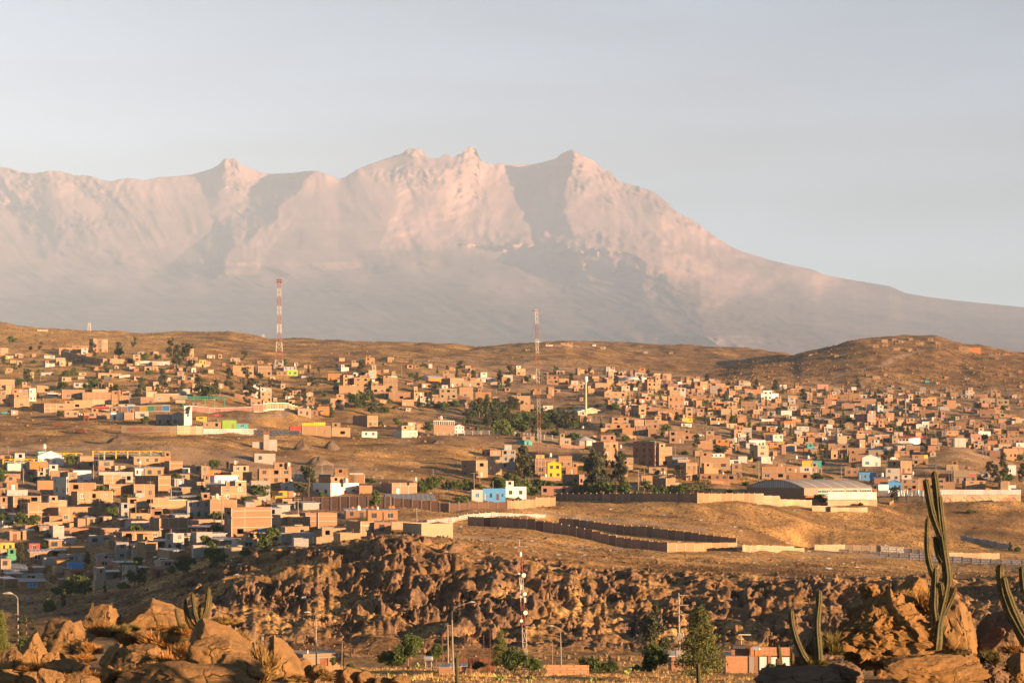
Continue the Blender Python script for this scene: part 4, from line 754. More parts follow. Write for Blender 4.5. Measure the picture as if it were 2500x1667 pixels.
# ------------------------------------------------------------------ houses read off the photograph
HT = '''
A 0 108 330 1437 1568 o 2x2 2x1|A 1 3 100 1440 1568 r 2x2 -|E 170 228 480 92 240 o - 2x2|E 415 480 812 128 255 o 1x3 -|A 436 540 556 1280 1500 w - 3x2|A 556 558 776 1328 1480 o - -|A 590 592 740 1228 1335 W 1x3 -|A 395 398 590 1230 1330 t 1x2 -|A 580 630 915 1398 1560 o - -
A 840 890 1090 1340 1440 o - -|A 1088 1090 1258 1340 1450 o 1x2 -|A 1100 1290 1388 1270 1420 o - -|E 990 1045 1385 50 190 o - 1x3|A 1720 1800 2005 1355 1480 o - 1x2|A 1838 1842 2005 1322 1440 o - -|A 1690 1748 1945 1268 1360 W 1x3 -|A 1690 1692 1800 1226 1290 O 1x1 -|A 1800 1885 2050 1240 1330 o - -
A 1870 1900 2025 1185 1250 s 1x2 -|B 105 110 370 1215 1345 o - -|A 2040 2045 2200 1310 1410 c 1x2 -|E 1530 1535 1720 70 230 c 2x3 -|E 1720 1722 1940 65 240 o 1x2 -|E 1838 1895 2228 130 375 o 1x2 3x1|E 1225 1305 1540 218 390 o - -|E 925 1000 1320 330 470 o - 2x2|E 500 505 800 300 375 r - -|E 830 835 1110 298 375 r 1x1 -
E 795 800 930 555 628 p 1x1 - shack|E 785 790 930 515 565 w 1x1 - shack|E 970 972 1055 565 635 c 1x2 - shack|E 1000 1050 1115 605 745 c 1x1 2x2|E 1240 1250 1340 635 710 r - - shack|E 775 778 980 735 808 s - - shack|E 360 362 470 540 605 w - - shack|E 240 245 385 490 585 r 1x1 - shack|E 390 395 535 478 545 r - - shack|E 475 535 700 512 592 c 1x2 - shack
E 580 582 735 455 505 o - - shack|E 555 560 680 585 645 b - - shack|E 530 535 590 625 675 w - - shack|E 90 95 205 610 675 r - - shack|E 280 282 360 620 670 s - - shack|E 170 172 350 680 728 w - - shack|E 0 2 115 420 505 y 1x2 - shack|E 0 2 130 530 605 G2 - - shack|E 235 240 325 425 495 R - - shack|E 475 480 620 372 440 g - - shack|E 730 735 920 360 440 g - - shack
E 1600 1605 1890 380 455 w 1x3 - shack|E 1890 1895 2120 385 465 s 1x3 - shack|E 1730 1735 1835 460 535 s - - shack|E 1840 1842 1980 455 530 s - - shack|E 1580 1585 1720 445 550 c - - shack|E 1270 1275 1380 402 475 c 1x1 - shack|E 1375 1400 1480 305 385 r - - shack|E 1535 1540 1840 290 345 o - - shack|E 1545 1630 1840 232 300 r - - shack
F 180 285 440 188 338 s - 1x1|F 440 490 592 172 312 r 1x1 -|F 590 592 748 172 310 o - -|F 820 940 1050 242 368 o - 2x1|F 1050 1052 1190 250 355 r - -|F 818 820 998 152 220 r 1x2 -|F 998 1000 1245 148 245 o 1x2 -|F 1190 1195 1375 250 310 s 0x0 0x0 par|F 1285 1440 1700 262 362 s 0x0 0x0 par|F 720 775 940 340 432 t 0x0 0x0 par|F 555 560 720 370 435 s 0x0 0x0 par|F 390 395 515 385 460 g 0x0 0x0 par|F 100 105 250 340 410 s - - shack|F 640 700 830 300 345 s - - shack
B 35 40 200 1310 1400 c 1x2 -|B 545 692 922 1330 1440 W 1x3 1x2|B 285 290 430 1345 1405 w 1x2 - gable|B 210 212 345 1395 1455 y 1x1 -|B 345 347 440 1395 1450 o - -|B 720 722 970 1262 1340 o 1x2 -|B 840 845 963 1250 1330 w 1x4 -|B 1100 1190 1395 1330 1425 r - -|B 920 925 1030 1350 1425 o - -|B 600 605 720 1262 1330 r - -
B 1835 1840 1930 1385 1470 w 1x1 -|B 1930 1932 2115 1375 1470 b 1x4 -|B 2115 2117 2285 1360 1445 W 1x2 -|B 1755 1875 1970 1145 1285 o 2x1 2x2|B 1970 1972 2085 1110 1260 s 3x2 -|B 2080 2085 2200 1060 1215 c 3x2 -|B 1925 1990 2085 1060 1120 r - -|B 2105 2107 2165 1020 1068 w - -|B 65 70 240 1090 1160 c 1x2 -|B 455 457 692 862 935 t 1x2 -|B 360 362 450 870 915 R - -|B 695 700 850 880 948 t 1x1 -|B 942 945 1070 910 958 W 1x2 - flat
B 1205 1270 1400 900 962 w 1x3 -|B 1525 1530 1700 860 942 o - -|B 1700 1702 1778 868 928 W 2x3 - gableR|B 95 100 210 375 458 t 1x2 -|B 0 5 75 370 440 t - -|B 305 310 412 385 418 w 1x3 -|B 335 337 425 410 455 G 1x2 -|B 665 668 780 440 500 O 1x2 - tin|B 765 795 880 450 540 o - -|B 880 882 1000 470 550 t - -|B 755 760 960 535 605 t - -|B 1020 1022 1140 535 600 t 1x2 -|B 1118 1120 1235 470 570 t 1x1 -
B 1040 1042 1160 590 630 o - -|B 1163 1165 1340 590 655 o 1x1 -|B 1340 1370 1452 590 665 o - -|B 1270 1272 1370 650 702 t - -|B 1480 1482 1570 610 655 o - -|B 1530 1535 1640 640 695 t - -|B 1575 1577 1720 560 645 s - -|B 1735 1740 1850 550 635 t 1x1 -|B 1865 1870 2000 590 695 o - -|B 1590 1665 1775 475 550 t 1x3 -|B 1885 1887 2030 475 505 w - -|B 485 490 560 655 720 t - -|B 680 690 803 640 735 t 2x1 -
B 560 565 680 708 768 O 1x1 -|B 420 425 530 725 780 s 1x2 - tin|B 870 990 1075 780 875 t 1x2 -|B 1045 1047 1115 825 855 y - -|B 1280 1320 1388 835 905 t - 1x2|B 1385 1390 1460 850 905 t - -|B 100 120 210 585 675 t 2x2 -|B 35 40 128 645 705 o 1x2 -|B 1600 1602 1700 437 480 t - -|B 1720 1722 1930 500 545 s - -
A 728 760 875 155 265 o 3x3 3x2|A 475 480 720 228 285 o - -|A 0 2 65 230 272 s - -|A 355 360 445 290 315 w 1x2 -|A 130 132 180 275 298 s - -|A 1620 1622 1675 330 363 y 1x2 -|A 1890 1895 2065 375 455 t - -|A 660 662 720 232 285 w - -|A 780 800 990 435 478 o - -|A 595 600 718 515 555 w - -|A 0 2 115 485 570 t 1x2 -|A 97 99 240 565 645 o - -|A 236 238 293 558 665 w 2x2 -|A 0 2 45 575 680 t 2x1 -
A 40 115 235 640 715 o 1x1 -|A 265 360 460 680 760 o 1x2 -|A 290 300 450 540 595 t - - tin|A 500 505 685 570 645 o 1x2 - tin|A 670 672 905 590 660 o - -|A 750 752 900 565 605 s - -|A 905 910 1045 615 700 o - -|A 595 600 740 655 725 t 1x2 -|A 740 745 850 650 710 s - -|A 460 462 600 682 735 t 1x2 -|A 520 525 640 740 793 t 1x2 -|A 1255 1258 1380 600 670 s 1x2 -|A 1140 1145 1255 630 695 r 1x2 -|A 900 902 1010 755 818 W 1x2 -|A 1010 1012 1090 755 818 o - -|A 1095 1100 1210 750 805 c 1x1 -
A 1270 1275 1400 770 855 c 1x2 -|A 1400 1402 1500 770 858 c 1x2 - gable|A 1497 1500 1562 700 862 W 3x1 -|A 1595 1597 1682 790 818 y - -|A 1805 1810 1925 818 888 G 1x2 -|A 1925 1927 2020 850 885 q - -|A 1650 1655 1800 835 885 t 1x2 -|A 2050 2055 2125 650 695 o - -|A 62 90 145 738 778 p 1x1 -|A 310 312 410 1072 1115 q 1x2 - slab|A 305 310 515 1110 1190 W 1x4 - gable|A 240 242 388 1155 1245 O 1x1 -|A 0 2 115 1100 1140 o - -|A 60 62 235 1170 1230 w - -
A 645 650 760 1110 1205 t 1x2 -|A 1090 1100 1175 1210 1280 W 1x2 -|A 1175 1177 1330 1205 1280 t - -|A 1340 1380 1485 1150 1260 o - -|A 1485 1487 1545 1208 1260 W 1x1 -|A 800 805 1080 1240 1330 c 1x4 -|A 300 305 440 1310 1390 o - -|A 0 2 70 1370 1440 o 1x2 -|A 330 335 435 1385 1445 s - -|A 1085 1090 1300 1115 1180 t 1x3 -|A 1260 1265 1390 1115 1170 o - -|A 350 352 410 1205 1250 w 1x1 -|A 680 682 800 758 800 r 1x1 -|A 790 792 900 760 805 o 1x1 -
C 820 915 1030 995 1185 o 3x2 -|C 1150 1330 1336 990 1195 r - -|C 1330 1365 1470 1035 1195 o 1x1 1x1|C 1228 1265 1330 985 1045 G2 - -|C 1500 1585 1675 1165 1310 o 2x2 -|C 1470 1475 1600 1120 1170 s 1x2 -|C 1695 1700 1940 1120 1215 t 1x2 -|C 1735 1737 1885 1090 1128 W 1x4 - flat|C 1870 1872 1940 1130 1215 s 2x2 -|C 1940 1942 2030 1140 1185 W - -|C 1690 1695 1915 1255 1315 o 1x4 -|C 1915 1920 2000 1265 1315 o 1x1 -
C 455 457 568 1172 1295 Y 2x2 - gableY|C 545 547 655 1110 1205 o 1x2 -|C 350 355 520 1130 1255 r 1x2 -|C 520 522 560 1145 1185 Y - -|C 310 312 380 1170 1235 t - -|C 600 605 700 1200 1260 o - -|C 575 715 755 1260 1345 r - 1x2|C 400 405 700 1355 1425 r 1x4 -|C 1120 1125 1190 1330 1370 w - -|C 1310 1420 1495 1290 1405 t 1x1 -|C 1215 1220 1310 1270 1335 t 1x2 -|C 1360 1365 1500 1255 1305 s - -
C 250 252 350 945 990 s - -|C 200 268 330 985 1022 q 1x1 -|C 550 555 648 965 1025 s 1x1 -|C 360 362 430 1100 1135 y - -|C 655 657 740 1090 1135 s - -|C 720 722 820 782 835 o 1x4 -|C 415 420 500 700 740 w 1x2 -|C 445 450 545 460 525 o - -|C 320 322 405 562 615 o - -|C 820 845 1165 515 562 o - -|C 1225 1270 1375 510 585 o - -|C 1410 1435 1485 545 605 o 1x3 -|C 1625 1700 1755 505 575 o 1x1 -|C 1535 1537 1640 583 615 o - -|C 830 920 1110 585 630 t - -
C 1430 1440 1565 620 725 o 2x3 -|C 1565 1567 1600 665 692 W - -|C 1610 1615 1750 620 665 o - -|C 1740 1742 1805 640 680 o 1x2 -|C 1265 1270 1550 730 772 o - -|C 1135 1200 1258 695 790 t 3x1 3x2|C 1550 1552 1636 803 828 Y - -|C 1545 1547 1630 843 868 W - -|C 960 980 1115 795 865 o - -|C 920 925 1130 845 895 o - -|C 1115 1165 1240 815 900 r - -|C 1240 1250 1360 815 890 o 2x2 -|C 1060 1065 1170 880 925 o - -|C 1170 1175 1275 865 940 o 2x3 -|C 1275 1277 1340 890 955 o - -
C 885 890 1010 940 990 r - -|C 1440 1450 1565 905 1005 o 2x2 -|C 1565 1567 1660 930 985 o 1x2 -|C 1740 1745 1870 940 995 o - -|C 1675 1680 1800 985 1040 o - -|C 1825 1827 1935 975 1015 O 1x2 -|C 1910 1912 1980 970 1025 s - -|C 2000 2010 2070 955 1018 c 2x2 -|C 2095 2097 2230 980 1038 W 1x4 -|C 2235 2237 2330 965 1000 q - -|C 2230 2232 2335 1000 1038 O 1x2 -|C 2160 2195 2335 600 655 W 1x3 -|C 2210 2212 2285 578 655 W 2x2 -
C 2060 2065 2200 570 605 O - -|C 2010 2015 2090 610 655 o - -|C 2030 2035 2150 665 735 o 1x3 -|C 2155 2160 2240 700 740 t - -|C 2240 2245 2330 680 715 o - -|C 2015 2018 2075 780 835 o 1x1 -|C 1980 1985 2050 860 915 o - -|C 2200 2205 2330 920 970 o - -|C 200 205 315 620 705 t 1x2 -|C 150 155 240 620 690 t - -|C 230 233 345 690 740 t - -|C 700 702 775 497 515 R - -|C 545 550 630 480 525 t - -|C 1515 1517 1550 505 535 W - -|C 1550 1552 1600 515 535 O 1x2 -
D 727 735 810 612 672 O 2x3 -|D 805 807 905 612 655 o - -|D 905 910 990 600 655 t - -|D 935 940 1005 630 685 o - -|D 1005 1010 1130 645 705 o 1x2 -|D 1133 1200 1265 637 695 r 1x1 -|D 1270 1300 1360 645 695 r - -|D 1190 1195 1310 685 735 o - -|D 1435 1495 1620 640 705 o - -|D 1548 1550 1620 632 672 y - -|D 1515 1517 1550 645 665 W - -|D 1925 1990 2045 680 725 r - -|D 1975 1977 2095 730 795 r 1x2 -|D 1970 1975 2095 640 672 s - -|D 2110 2112 2210 650 690 s - -
D 1480 1485 1605 740 795 o - -|D 1605 1610 1660 800 870 o - -|D 1455 1457 1500 850 888 W - -|D 1500 1505 1560 830 885 W 1x2 -|D 1545 1548 1605 825 885 o - -|D 1775 1780 1860 835 890 o - -|D 1625 1705 1800 905 965 o - -|D 1895 1900 1985 930 990 p 1x2 -|D 1915 1965 2060 910 965 W 1x1 -|D 2135 2140 2185 840 885 o - -|D 2190 2200 2290 905 965 o - -|D 2135 2137 2255 960 1010 o 1x4 -|D 2255 2258 2335 955 1015 o 1x2 -|D 2140 2170 2280 1050 1130 o 1x3 -|D 2050 2055 2140 1065 1115 r - -
D 680 690 790 727 775 o - -|D 675 680 740 693 730 o - -|D 775 778 885 795 840 o - -|D 700 702 775 850 878 W - -|D 370 378 475 825 875 O - -|D 375 378 420 775 815 o - -|D 200 215 315 918 965 r - -|D 490 492 600 728 760 o - -|D 435 437 500 690 730 o - -|D 960 1060 1125 765 860 r 2x2 -|D 870 872 945 850 890 t - - gable|D 1370 1375 1485 1025 1095 o - -|D 1280 1285 1400 1068 1105 t - -|D 890 895 1050 1045 1110 o - -|D 1065 1070 1180 1065 1115 s 1x1 -|D 900 910 1060 1100 1165 o - -
D 1015 1018 1165 1125 1195 W 1x2 - gable|D 1225 1330 1420 1150 1250 o 1x2 2x3|D 1420 1425 1550 1100 1185 o - -|D 690 765 815 1062 1135 t 1x1 -|D 567 570 617 1008 1085 q 2x1 -|D 785 790 900 1020 1055 o - -|D 195 200 390 1195 1300 o 1x2 -|D 395 397 510 1195 1250 o 1x2 -|D 505 507 610 1195 1250 w 1x1 -|D 525 527 605 1148 1200 y - -|D 605 607 685 1150 1205 q - -|D 370 375 590 1245 1305 o 1x3 -|D 985 990 1130 1245 1305 b 1x4 -|D 870 875 985 1205 1270 r - -
D 1110 1115 1225 1290 1350 r - -|D 1105 1150 1230 1342 1400 W - -|D 1225 1230 1335 1325 1392 b 1x3 - gable|D 1335 1337 1475 1300 1390 o 2x2 -|D 1475 1477 1690 1290 1390 o 2x3 -|D 1645 1703 1760 1255 1320 o 1x2 -|D 1760 1762 1945 1228 1330 s 1x3 -|D 1830 1860 2018 1310 1390 o - -|D 1640 1645 1770 1320 1390 o - -|D 1250 1255 1340 1230 1295 o - -|D 2200 2203 2268 1185 1258 W 1x2 -|D 1985 1987 2060 1255 1295 w - -|D 600 603 690 1205 1250 s 1x3 -|D 1700 1702 1800 1180 1225 s - -
D 1520 1530 1560 495 520 q - -|D 1870 1875 1980 228 256 O - -|D 1800 1803 1880 222 250 t - -|D 1170 1175 1225 160 185 t - -|D 1395 1397 1428 148 170 t - -|D 1550 1552 1595 150 175 t - -|D 1260 1262 1295 155 175 t - -|D 1100 1103 1150 205 228 t - -|D 1270 1272 1325 230 250 t - -|D 1390 1392 1425 235 262 t - -|D 1180 1182 1228 200 218 t - -|D 1310 1312 1360 170 190 t - -|D 1450 1452 1520 182 205 t - -|D 1610 1612 1660 175 200 t - -|D 790 792 825 288 305 t - -|D 580 582 612 282 298 t - -
D 2045 2047 2080 275 292 t - -|D 2100 2102 2130 305 325 t - -|D 1885 1887 1920 388 405 t - -|D 2150 2152 2180 385 402 t - -|D 2285 2287 2320 412 432 t - -|D 1850 1852 1890 472 490 t - -|D 2210 2212 2235 440 465 t - -|D 2120 2122 2150 438 460 t - -|D 1700 1702 1745 560 582 t - -|D 1715 1718 1795 595 622 t - -|D 1220 1222 1270 568 590 t - -|D 1100 1102 1160 458 478 t - -|D 1190 1192 1225 440 460 t - -|D 520 522 565 542 562 t - -|D 405 407 480 570 595 t - -|D 2100 2103 2140 262 282 t - -|D 2160 2163 2215 275 290 O - -
C 560 563 660 190 205 t - -|C 440 443 500 205 218 w - -|C 885 888 930 222 238 s - -|C 820 823 850 202 214 W - -|C 1235 1238 1275 260 275 s - -|C 1445 1448 1475 265 278 s - -|C 275 278 310 240 255 s - -|A 300 302 390 80 95 s - -|A 120 122 180 278 300 s - -|A 640 643 700 432 455 s - -|A 930 933 965 375 400 s - -|A 1140 1143 1180 368 400 s - -
'''
for rec in HT.replace('\n', '|').split('|'):
    f = rec.split()
    if len(f) < 7: continue
    P, xl, xc, xr, yt, yb, mk = f[0], *map(float, f[1:6]), f[6]
    Fo = f[7] if len(f) > 7 and f[7] != '-' else ''; Lo = f[8] if len(f) > 8 and f[8] != '-' else ''; ex = f[9] if len(f) > 9 else ''
    u_, v_ = px(P, xc, yb); dist = inv(u_, v_, 430)
    house(P, xl, xc, xr, yt, yb, mk, Fo, Lo, roof=None if ex in ('', 'shack') else ex, far=dist > 1150 and not Fo, cat='shack' if ex == 'shack' else 'house', D=dist)
# small dwellings that fill the slopes between them
def fill(poly_u, dr, n, seed, cols, size=(3.2, 8.5), hts=(2.3, 3.2), two=.2, keep=None):
    r = random.Random(seed); made = 0; tries = 0
    while made < n and tries < n*30:
        tries += 1; D = math.exp(r.uniform(math.log(dr[0]), math.log(dr[1]))); u = r.uniform(*poly_u)
        if keep and not keep(u, D): continue
        w = r.uniform(*size); X = D*(u-UC)/F_PX
        if any(abs(X-h['X']-h['Wf']*.5) < (w+h['Wf'])*.52 and abs(D-h['D']-h['Ws']*.5) < 5+h['Ws']*.4 for h in HOUSES): continue
        if any(abs(u-tu) < 14 and 0 < D-td < 25 for tu, tv, td in TREES): continue
        z = zat(u, D); v = VH-z*F_PX/D; h = r.uniform(*hts)*(2 if r.random() < two else 1); mk = r.choice(cols)
        wp = w*F_PX/D; sp = r.choice([0, .25, .5, .3])*wp; hp = h*F_PX/D
        house('-', u-sp, u, u+wp-sp*.6, v-hp, v+.8, mk, D=D, far=D > 1150, cat='house' if h > 4 else r.choice(['house', 'hut', 'shack'])); made += 1
town = lambda u, D: (D > 1190 or u > 1780) and not (2290 < u < 2430 and D < 1150) and not (u < 1500 and D < 1240) and (VH-zat(u, D)*F_PX/D < 1120)
fill((1480, 2500), (1060, 1640), 215, 3, ['o','o','o','t','t','t','r','r','s','s','c','t','o','o','r','w','O','p','g'], (3.4, 9.0), keep=town)
fill((1250, 1800), (1200, 1560), 55, 4, ['o','t','t','s','o','c','r','r'], keep=lambda u, D: D > 1240+(1500-u)*.5)
fill((1480, 2500), (1030, 1640), 300, 23, ['t','o','s','t','c','r','o','s','w'], (2.4, 5.5), (2.0, 2.7), two=.12, keep=town)
fill((0, 430), (490, 630), 50, 33, ['o','s','t','r','c','g','t'], (2.6, 6.5), (2.0, 2.8), two=.15)
fill((0, 760), (1080, 1480), 90, 25, ['t','s','o','c','r','t'], (2.4, 5.5), (1.9, 2.6), two=.08)
fill((820, 1250), (1200, 1500), 34, 26, ['t','s','o','c','r'], (2.4, 5.5), (1.9, 2.6), two=.1)
fill((0, 740), (500, 720), 60, 29, ['o','s','t','r','c','g'], (2.6, 6.5), (2.0, 2.8), two=.15)
fill((0, 760), (1150, 1480), 52, 5, ['t','t','s','s','o','c','w','s'], (3.0, 7.5), two=.06)
fill((820, 1250), (1230, 1520), 34, 6, ['t','o','t','s','c','w'], keep=lambda u, D: u < 1130 or D > 1380)
fill((1500, 2480), (830, 1060), 30, 8, ['o','t','r','s','w','t'], keep=lambda u, D: not (2250 < u < 2440 and D > 930))
fill((0, 560), (545, 740), 16, 9, ['o','r','s','g','t'], two=.3)
fill((2100, 2500), (1600, 1800), 16, 12, ['t','t','o','r'], (2.2, 4.5), (1.8, 2.4), two=0)
rw = random.Random(5)
for ur, dr, n in [((1450, 2500), (1020, 1640), 70), ((0, 760), (1100, 1480), 40), ((820, 1250), (1200, 1500), 26), ((0, 720), (540, 740), 26), ((1250, 2450), (760, 1020), 30)]:
    for _ in range(n):
        u = rw.uniform(*ur); D = math.exp(rw.uniform(math.log(dr[0]), math.log(dr[1])))
        if 2280 < u < 2440 and D < 1160: continue
        X = D*(u-UC)/F_PX; z = zat(u, D); L = rw.uniform(4, 13); h = rw.uniform(1.3, 2.3); an = rw.choice([-.5, -.35, .1, .3, .9, 1.2])+rw.uniform(-.15, .15); mk = rw.choice('sotrrg')
        R_ = link('yard_wall', None, None, (X, D, z), an)
        for i in range(max(1, round(L/3))): k = max(1, round(L/3)); zz = zxy(X+math.cos(an)*L*i/k, D+math.sin(an)*L*i/k)-z; piece('panel', mk, R_, L*i/k, L*(i+1)/k-.02, 0, .16, zz-1.5, zz+h)
        R_['category'] = 'wall'; R_['group'] = 'yard walls between the houses'; R_['kind'] = 'thing'; LABELLED.append((R_, 'low '+MATNAME[mk]+' yard wall', u, VH-z*F_PX/D, []))
# ------------------------------------------------------------------ trees
TT = '''
A 90 125 200 round 1.2|A 970 185 310 dense 1.1|A 1090 130 250 euca .7|A 1405 145 340 euca .9|A 1445 210 400 dense .9|A 1520 190 440 euca 1|A 1180 265 345 round 1|A 1290 270 330 round 1.2|A 530 405 480 round 1.2|A 160 470 530 bush 1|A 500 490 600 round 1.2|A 770 465 580 round 1|A 920 520 600 round 1.1|A 1150 470 620 dense .9|A 1325 400 565 dense .9|A 1220 400 470 round 1|A 1620 470 640 dense 1|A 1750 490 640 dense 1|A 1690 520 650 round 1.2|A 2000 385 560 euca .9|A 2040 480 660 dense 1.2|A 2120 430 600 euca .9|A 1870 385 470 dense .7|A 310 590 640 cyp 1.3|A 495 735 800 round 1
A 1190 775 865 round .9|A 1530 700 860 euca .7|A 570 1085 1205 round 1|A 1740 1125 1235 round 1.3|A 1640 1180 1235 bush 1.2|A 1650 1350 1450 euca 1|A 30 1255 1330 round .9|A 270 1270 1320 bush 1.2|E 920 110 225 round 1.1|E 160 150 310 round 1|E 270 175 310 round .9|E 30 170 240 bush 1.3|E 410 325 400 bush .9|E 400 390 460 bush 1.3|E 170 430 620 dense .6|E 715 480 610 dense .8|E 680 660 880 round 1|E 1080 420 470 bush 1.2|E 520 800 960 dense .5|E 1420 590 660 bush .9|E 1750 570 640 bush 1|E 2020 455 530 bush 1.2|E 2330 320 400 bush 1.2|E 860 730 830 cyp .9|E 2320 560 620 bush 1|E 1000 920 960 bush 1|E 400 840 1010 bush .6
F 340 510 620 bush .9|F 350 520 600 bush 1
B 510 365 430 cyp 1.3|B 740 490 600 dense 1|B 960 550 680 round 1.1|B 1035 610 790 dense .8|B 640 580 650 round 1|B 480 620 720 dense .9|B 700 680 800 cyp 1.2|B 530 690 760 round .7|B 880 590 700 round 1|B 1235 790 880 round .8|B 1490 820 920 round 1|B 1480 620 720 dense .8|B 1620 660 730 bush 1|B 1700 640 710 bush 1.2|B 1390 430 520 dense .9|B 1560 380 440 cyp 1.4|B 1720 385 470 cyp 1.3|B 1850 405 490 dense .8|B 2070 410 500 dense 1|B 2150 370 490 euca 1|B 1000 470 520 bush 1|B 1090 460 510 round 1|B 1540 520 560 bush 1.6|B 940 640 720 bush 1.2|B 1130 700 760 bush 1.2
B 510 1180 1480 euca 1|B 440 1310 1440 round .7|B 560 1290 1350 round .8|B 620 1390 1440 bush 1|B 1060 1370 1540 round .8|B 1470 1260 1405 round 1|B 1540 1255 1405 round 1|B 1420 1300 1405 bush .9|B 1660 1290 1385 bush 1|B 1760 1280 1390 round 1.1|B 1830 1290 1390 bush 1|B 1760 1430 1500 bush 1.5|B 2210 1430 1480 bush 1|B 1010 1280 1330 bush 1.5
C 250 1030 1290 dense .85|C 300 1110 1330 dense .9|C 170 1220 1420 round .9|C 90 1270 1430 round .9|C 380 1280 1420 round .9|C 260 1270 1430 bush .7|C 460 1300 1380 bush 1|C 330 1340 1430 bush 1|C 30 1255 1420 round .6|C 810 1050 1410 dense .62|C 880 1090 1410 dense .66|C 920 1045 1390 euca .55|C 1010 1045 1400 euca .5|C 1060 1080 1410 dense .60|C 850 1290 1420 bush .8|C 950 1310 1420 bush 1|C 1080 1300 1420 bush .8|C 640 1300 1400 bush 1.2|C 720 1330 1415 bush 1.2|C 1270 1300 1410 round 1|C 1370 1340 1420 bush 1.2|C 1540 1150 1320 layer 1|C 1530 1310 1420 bush 1.2|C 1640 1290 1420 layer 1.1|C 1740 1255 1420 layer 1.1|C 1700 1320 1420 bush 1.2|C 2040 1230 1320 layer 1.3|C 1930 1370 1420 bush 1|C 1350 1215 1260 bush 1|C 1180 1380 1420 bush 1
C 1410 840 910 bush 1|C 1390 890 960 cyp 1.6|C 1090 930 985 bush 1.2|C 945 880 930 bush 1.1|C 1030 905 970 round 1|C 880 890 950 dense .9|C 1370 570 650 cyp 1.3|C 1440 620 660 bush 1|C 1860 560 670 euca .9|C 1715 635 700 bush 1.2|C 1110 620 720 cyp 1.4|C 1000 665 740 bush 1.3|C 670 740 850 dense .8|C 800 370 470 euca 1|C 650 440 520 dense 1|C 1205 440 580 euca .7|C 1020 490 600 euca .9|C 1190 590 690 cyp 1|C 980 535 600 round .9|C 2155 480 570 dense .7|C 2310 490 590 dense 1|C 1300 555 600 bush 1.2|C 525 370 430 round .8|C 290 450 520 round 1|C 150 370 490 euca 1|C 70 420 500 dense 1|C 380 420 510 dense .8|C 440 430 510 euca .8|C 2100 800 880 cyp 1.5|C 1740 780 870 dense .8|C 1960 770 850 round .9
C 60 660 800 dense 1|C 120 700 900 dense 1|C 30 700 850 dense 1|C 200 740 900 round 1|C 160 620 760 euca .8|C 290 740 880 round 1|C 230 790 900 bush 1.2|C 480 730 850 round 1.1|C 440 740 860 round .9|C 370 780 890 bush 1|C 560 760 860 round .9|C 90 800 940 bush .8|C 250 840 940 round .7|C 320 800 920 euca .7|C 690 900 980 bush 1.5|C 650 920 980 bush 1.2|C 500 880 960 bush 1|B 1900 640 800 dense 1|B 1960 610 790 dense .9|B 2020 650 800 round .9|B 2100 700 850 dense 1|B 2160 620 760 euca .9|B 1840 720 790 bush 1.3|B 1870 690 770 round .9|B 2070 740 860 round 1|B 2170 780 900 round 1|B 1790 790 860 round .8|B 1890 850 910 bush .8
D 160 490 560 dense .8|D 320 500 590 dense .9|D 370 530 600 cyp 1.3|D 905 775 830 bush .8|D 345 825 950 dense .8|D 435 850 940 cyp 1.2|D 1120 580 650 dense .7|D 1370 680 740 dense 1|D 1690 660 710 round 1|D 1750 660 710 bush 1|D 880 1080 1160 round .9|D 640 1090 1165 cyp 1.6|D 690 1080 1180 cyp 1.6|D 2060 1150 1330 euca 1|D 2110 1180 1340 dense .7|D 2170 1085 1280 dense .7|D 2200 1230 1340 round 1|D 2320 1170 1330 dense .8|D 2300 1085 1170 round 1|D 1990 1280 1320 bush 1.6|D 1290 1255 1300 bush 1.3|D 1350 840 930 dense .7|D 1390 850 930 cyp 1.5|D 1260 830 900 bush 1|D 200 740 800 euca 1|D 680 1410 1510 round 1.1|D 1010 1480 1515 bush 1.2|D 480 1015 1050 bush 1.2|D 100 1090 1160 round .8|D 530 780 830 bush 1|D 590 780 830 bush 1|D 1150 560 600 bush 1|H 1920 130 180 bush 1.2|H 2240 410 500 dense .8|H 2300 440 490 bush 1|D 2010 920 970 bush 1
'''
for rec in TT.replace('\n', '|').split('|'):
    f = rec.split()
    if len(f) == 6: tree(f[0], float(f[1]), float(f[2]), float(f[3]), f[4], float(f[5]))
rb = random.Random(77)
for ur, dr, n, kinds in [((1450, 2500), (1050, 1650), 110, ['bush', 'round', 'dense', 'bush', 'cyp']), ((0, 800), (1150, 1500), 45, ['bush', 'round', 'dense', 'euca']), ((820, 1250), (1200, 1500), 40, ['bush', 'round', 'dense', 'bush']), ((1250, 2480), (760, 1050), 45, ['bush', 'round', 'bush', 'dense']), ((0, 700), (450, 720), 85, ['bush', 'round', 'bush']), ((1140, 1430), (1085, 1270), 85, ['dense', 'round', 'bush', 'dense'])]:
    for _ in range(n):
        u = rb.uniform(*ur); D = math.exp(rb.uniform(math.log(dr[0]), math.log(dr[1]))); X = D*(u-UC)/F_PX
        if 2280 < u < 2440 and D < 1150 or any(-1 < X-h['X'] < h['Wf']+1 and -1 < D-h['D'] < h['Ws']+2 for h in HOUSES): continue
        kd = rb.choice(kinds); z = zat(u, D); v = VH-z*F_PX/D; hh = {'bush': rb.uniform(1.6, 3.4), 'round': rb.uniform(3, 6), 'dense': rb.uniform(4, 8), 'cyp': rb.uniform(4, 8), 'euca': rb.uniform(6, 12)}[kd]; tree('-', u, v-hh*F_PX/D, v, kd, rb.uniform(.9, 1.4), D)
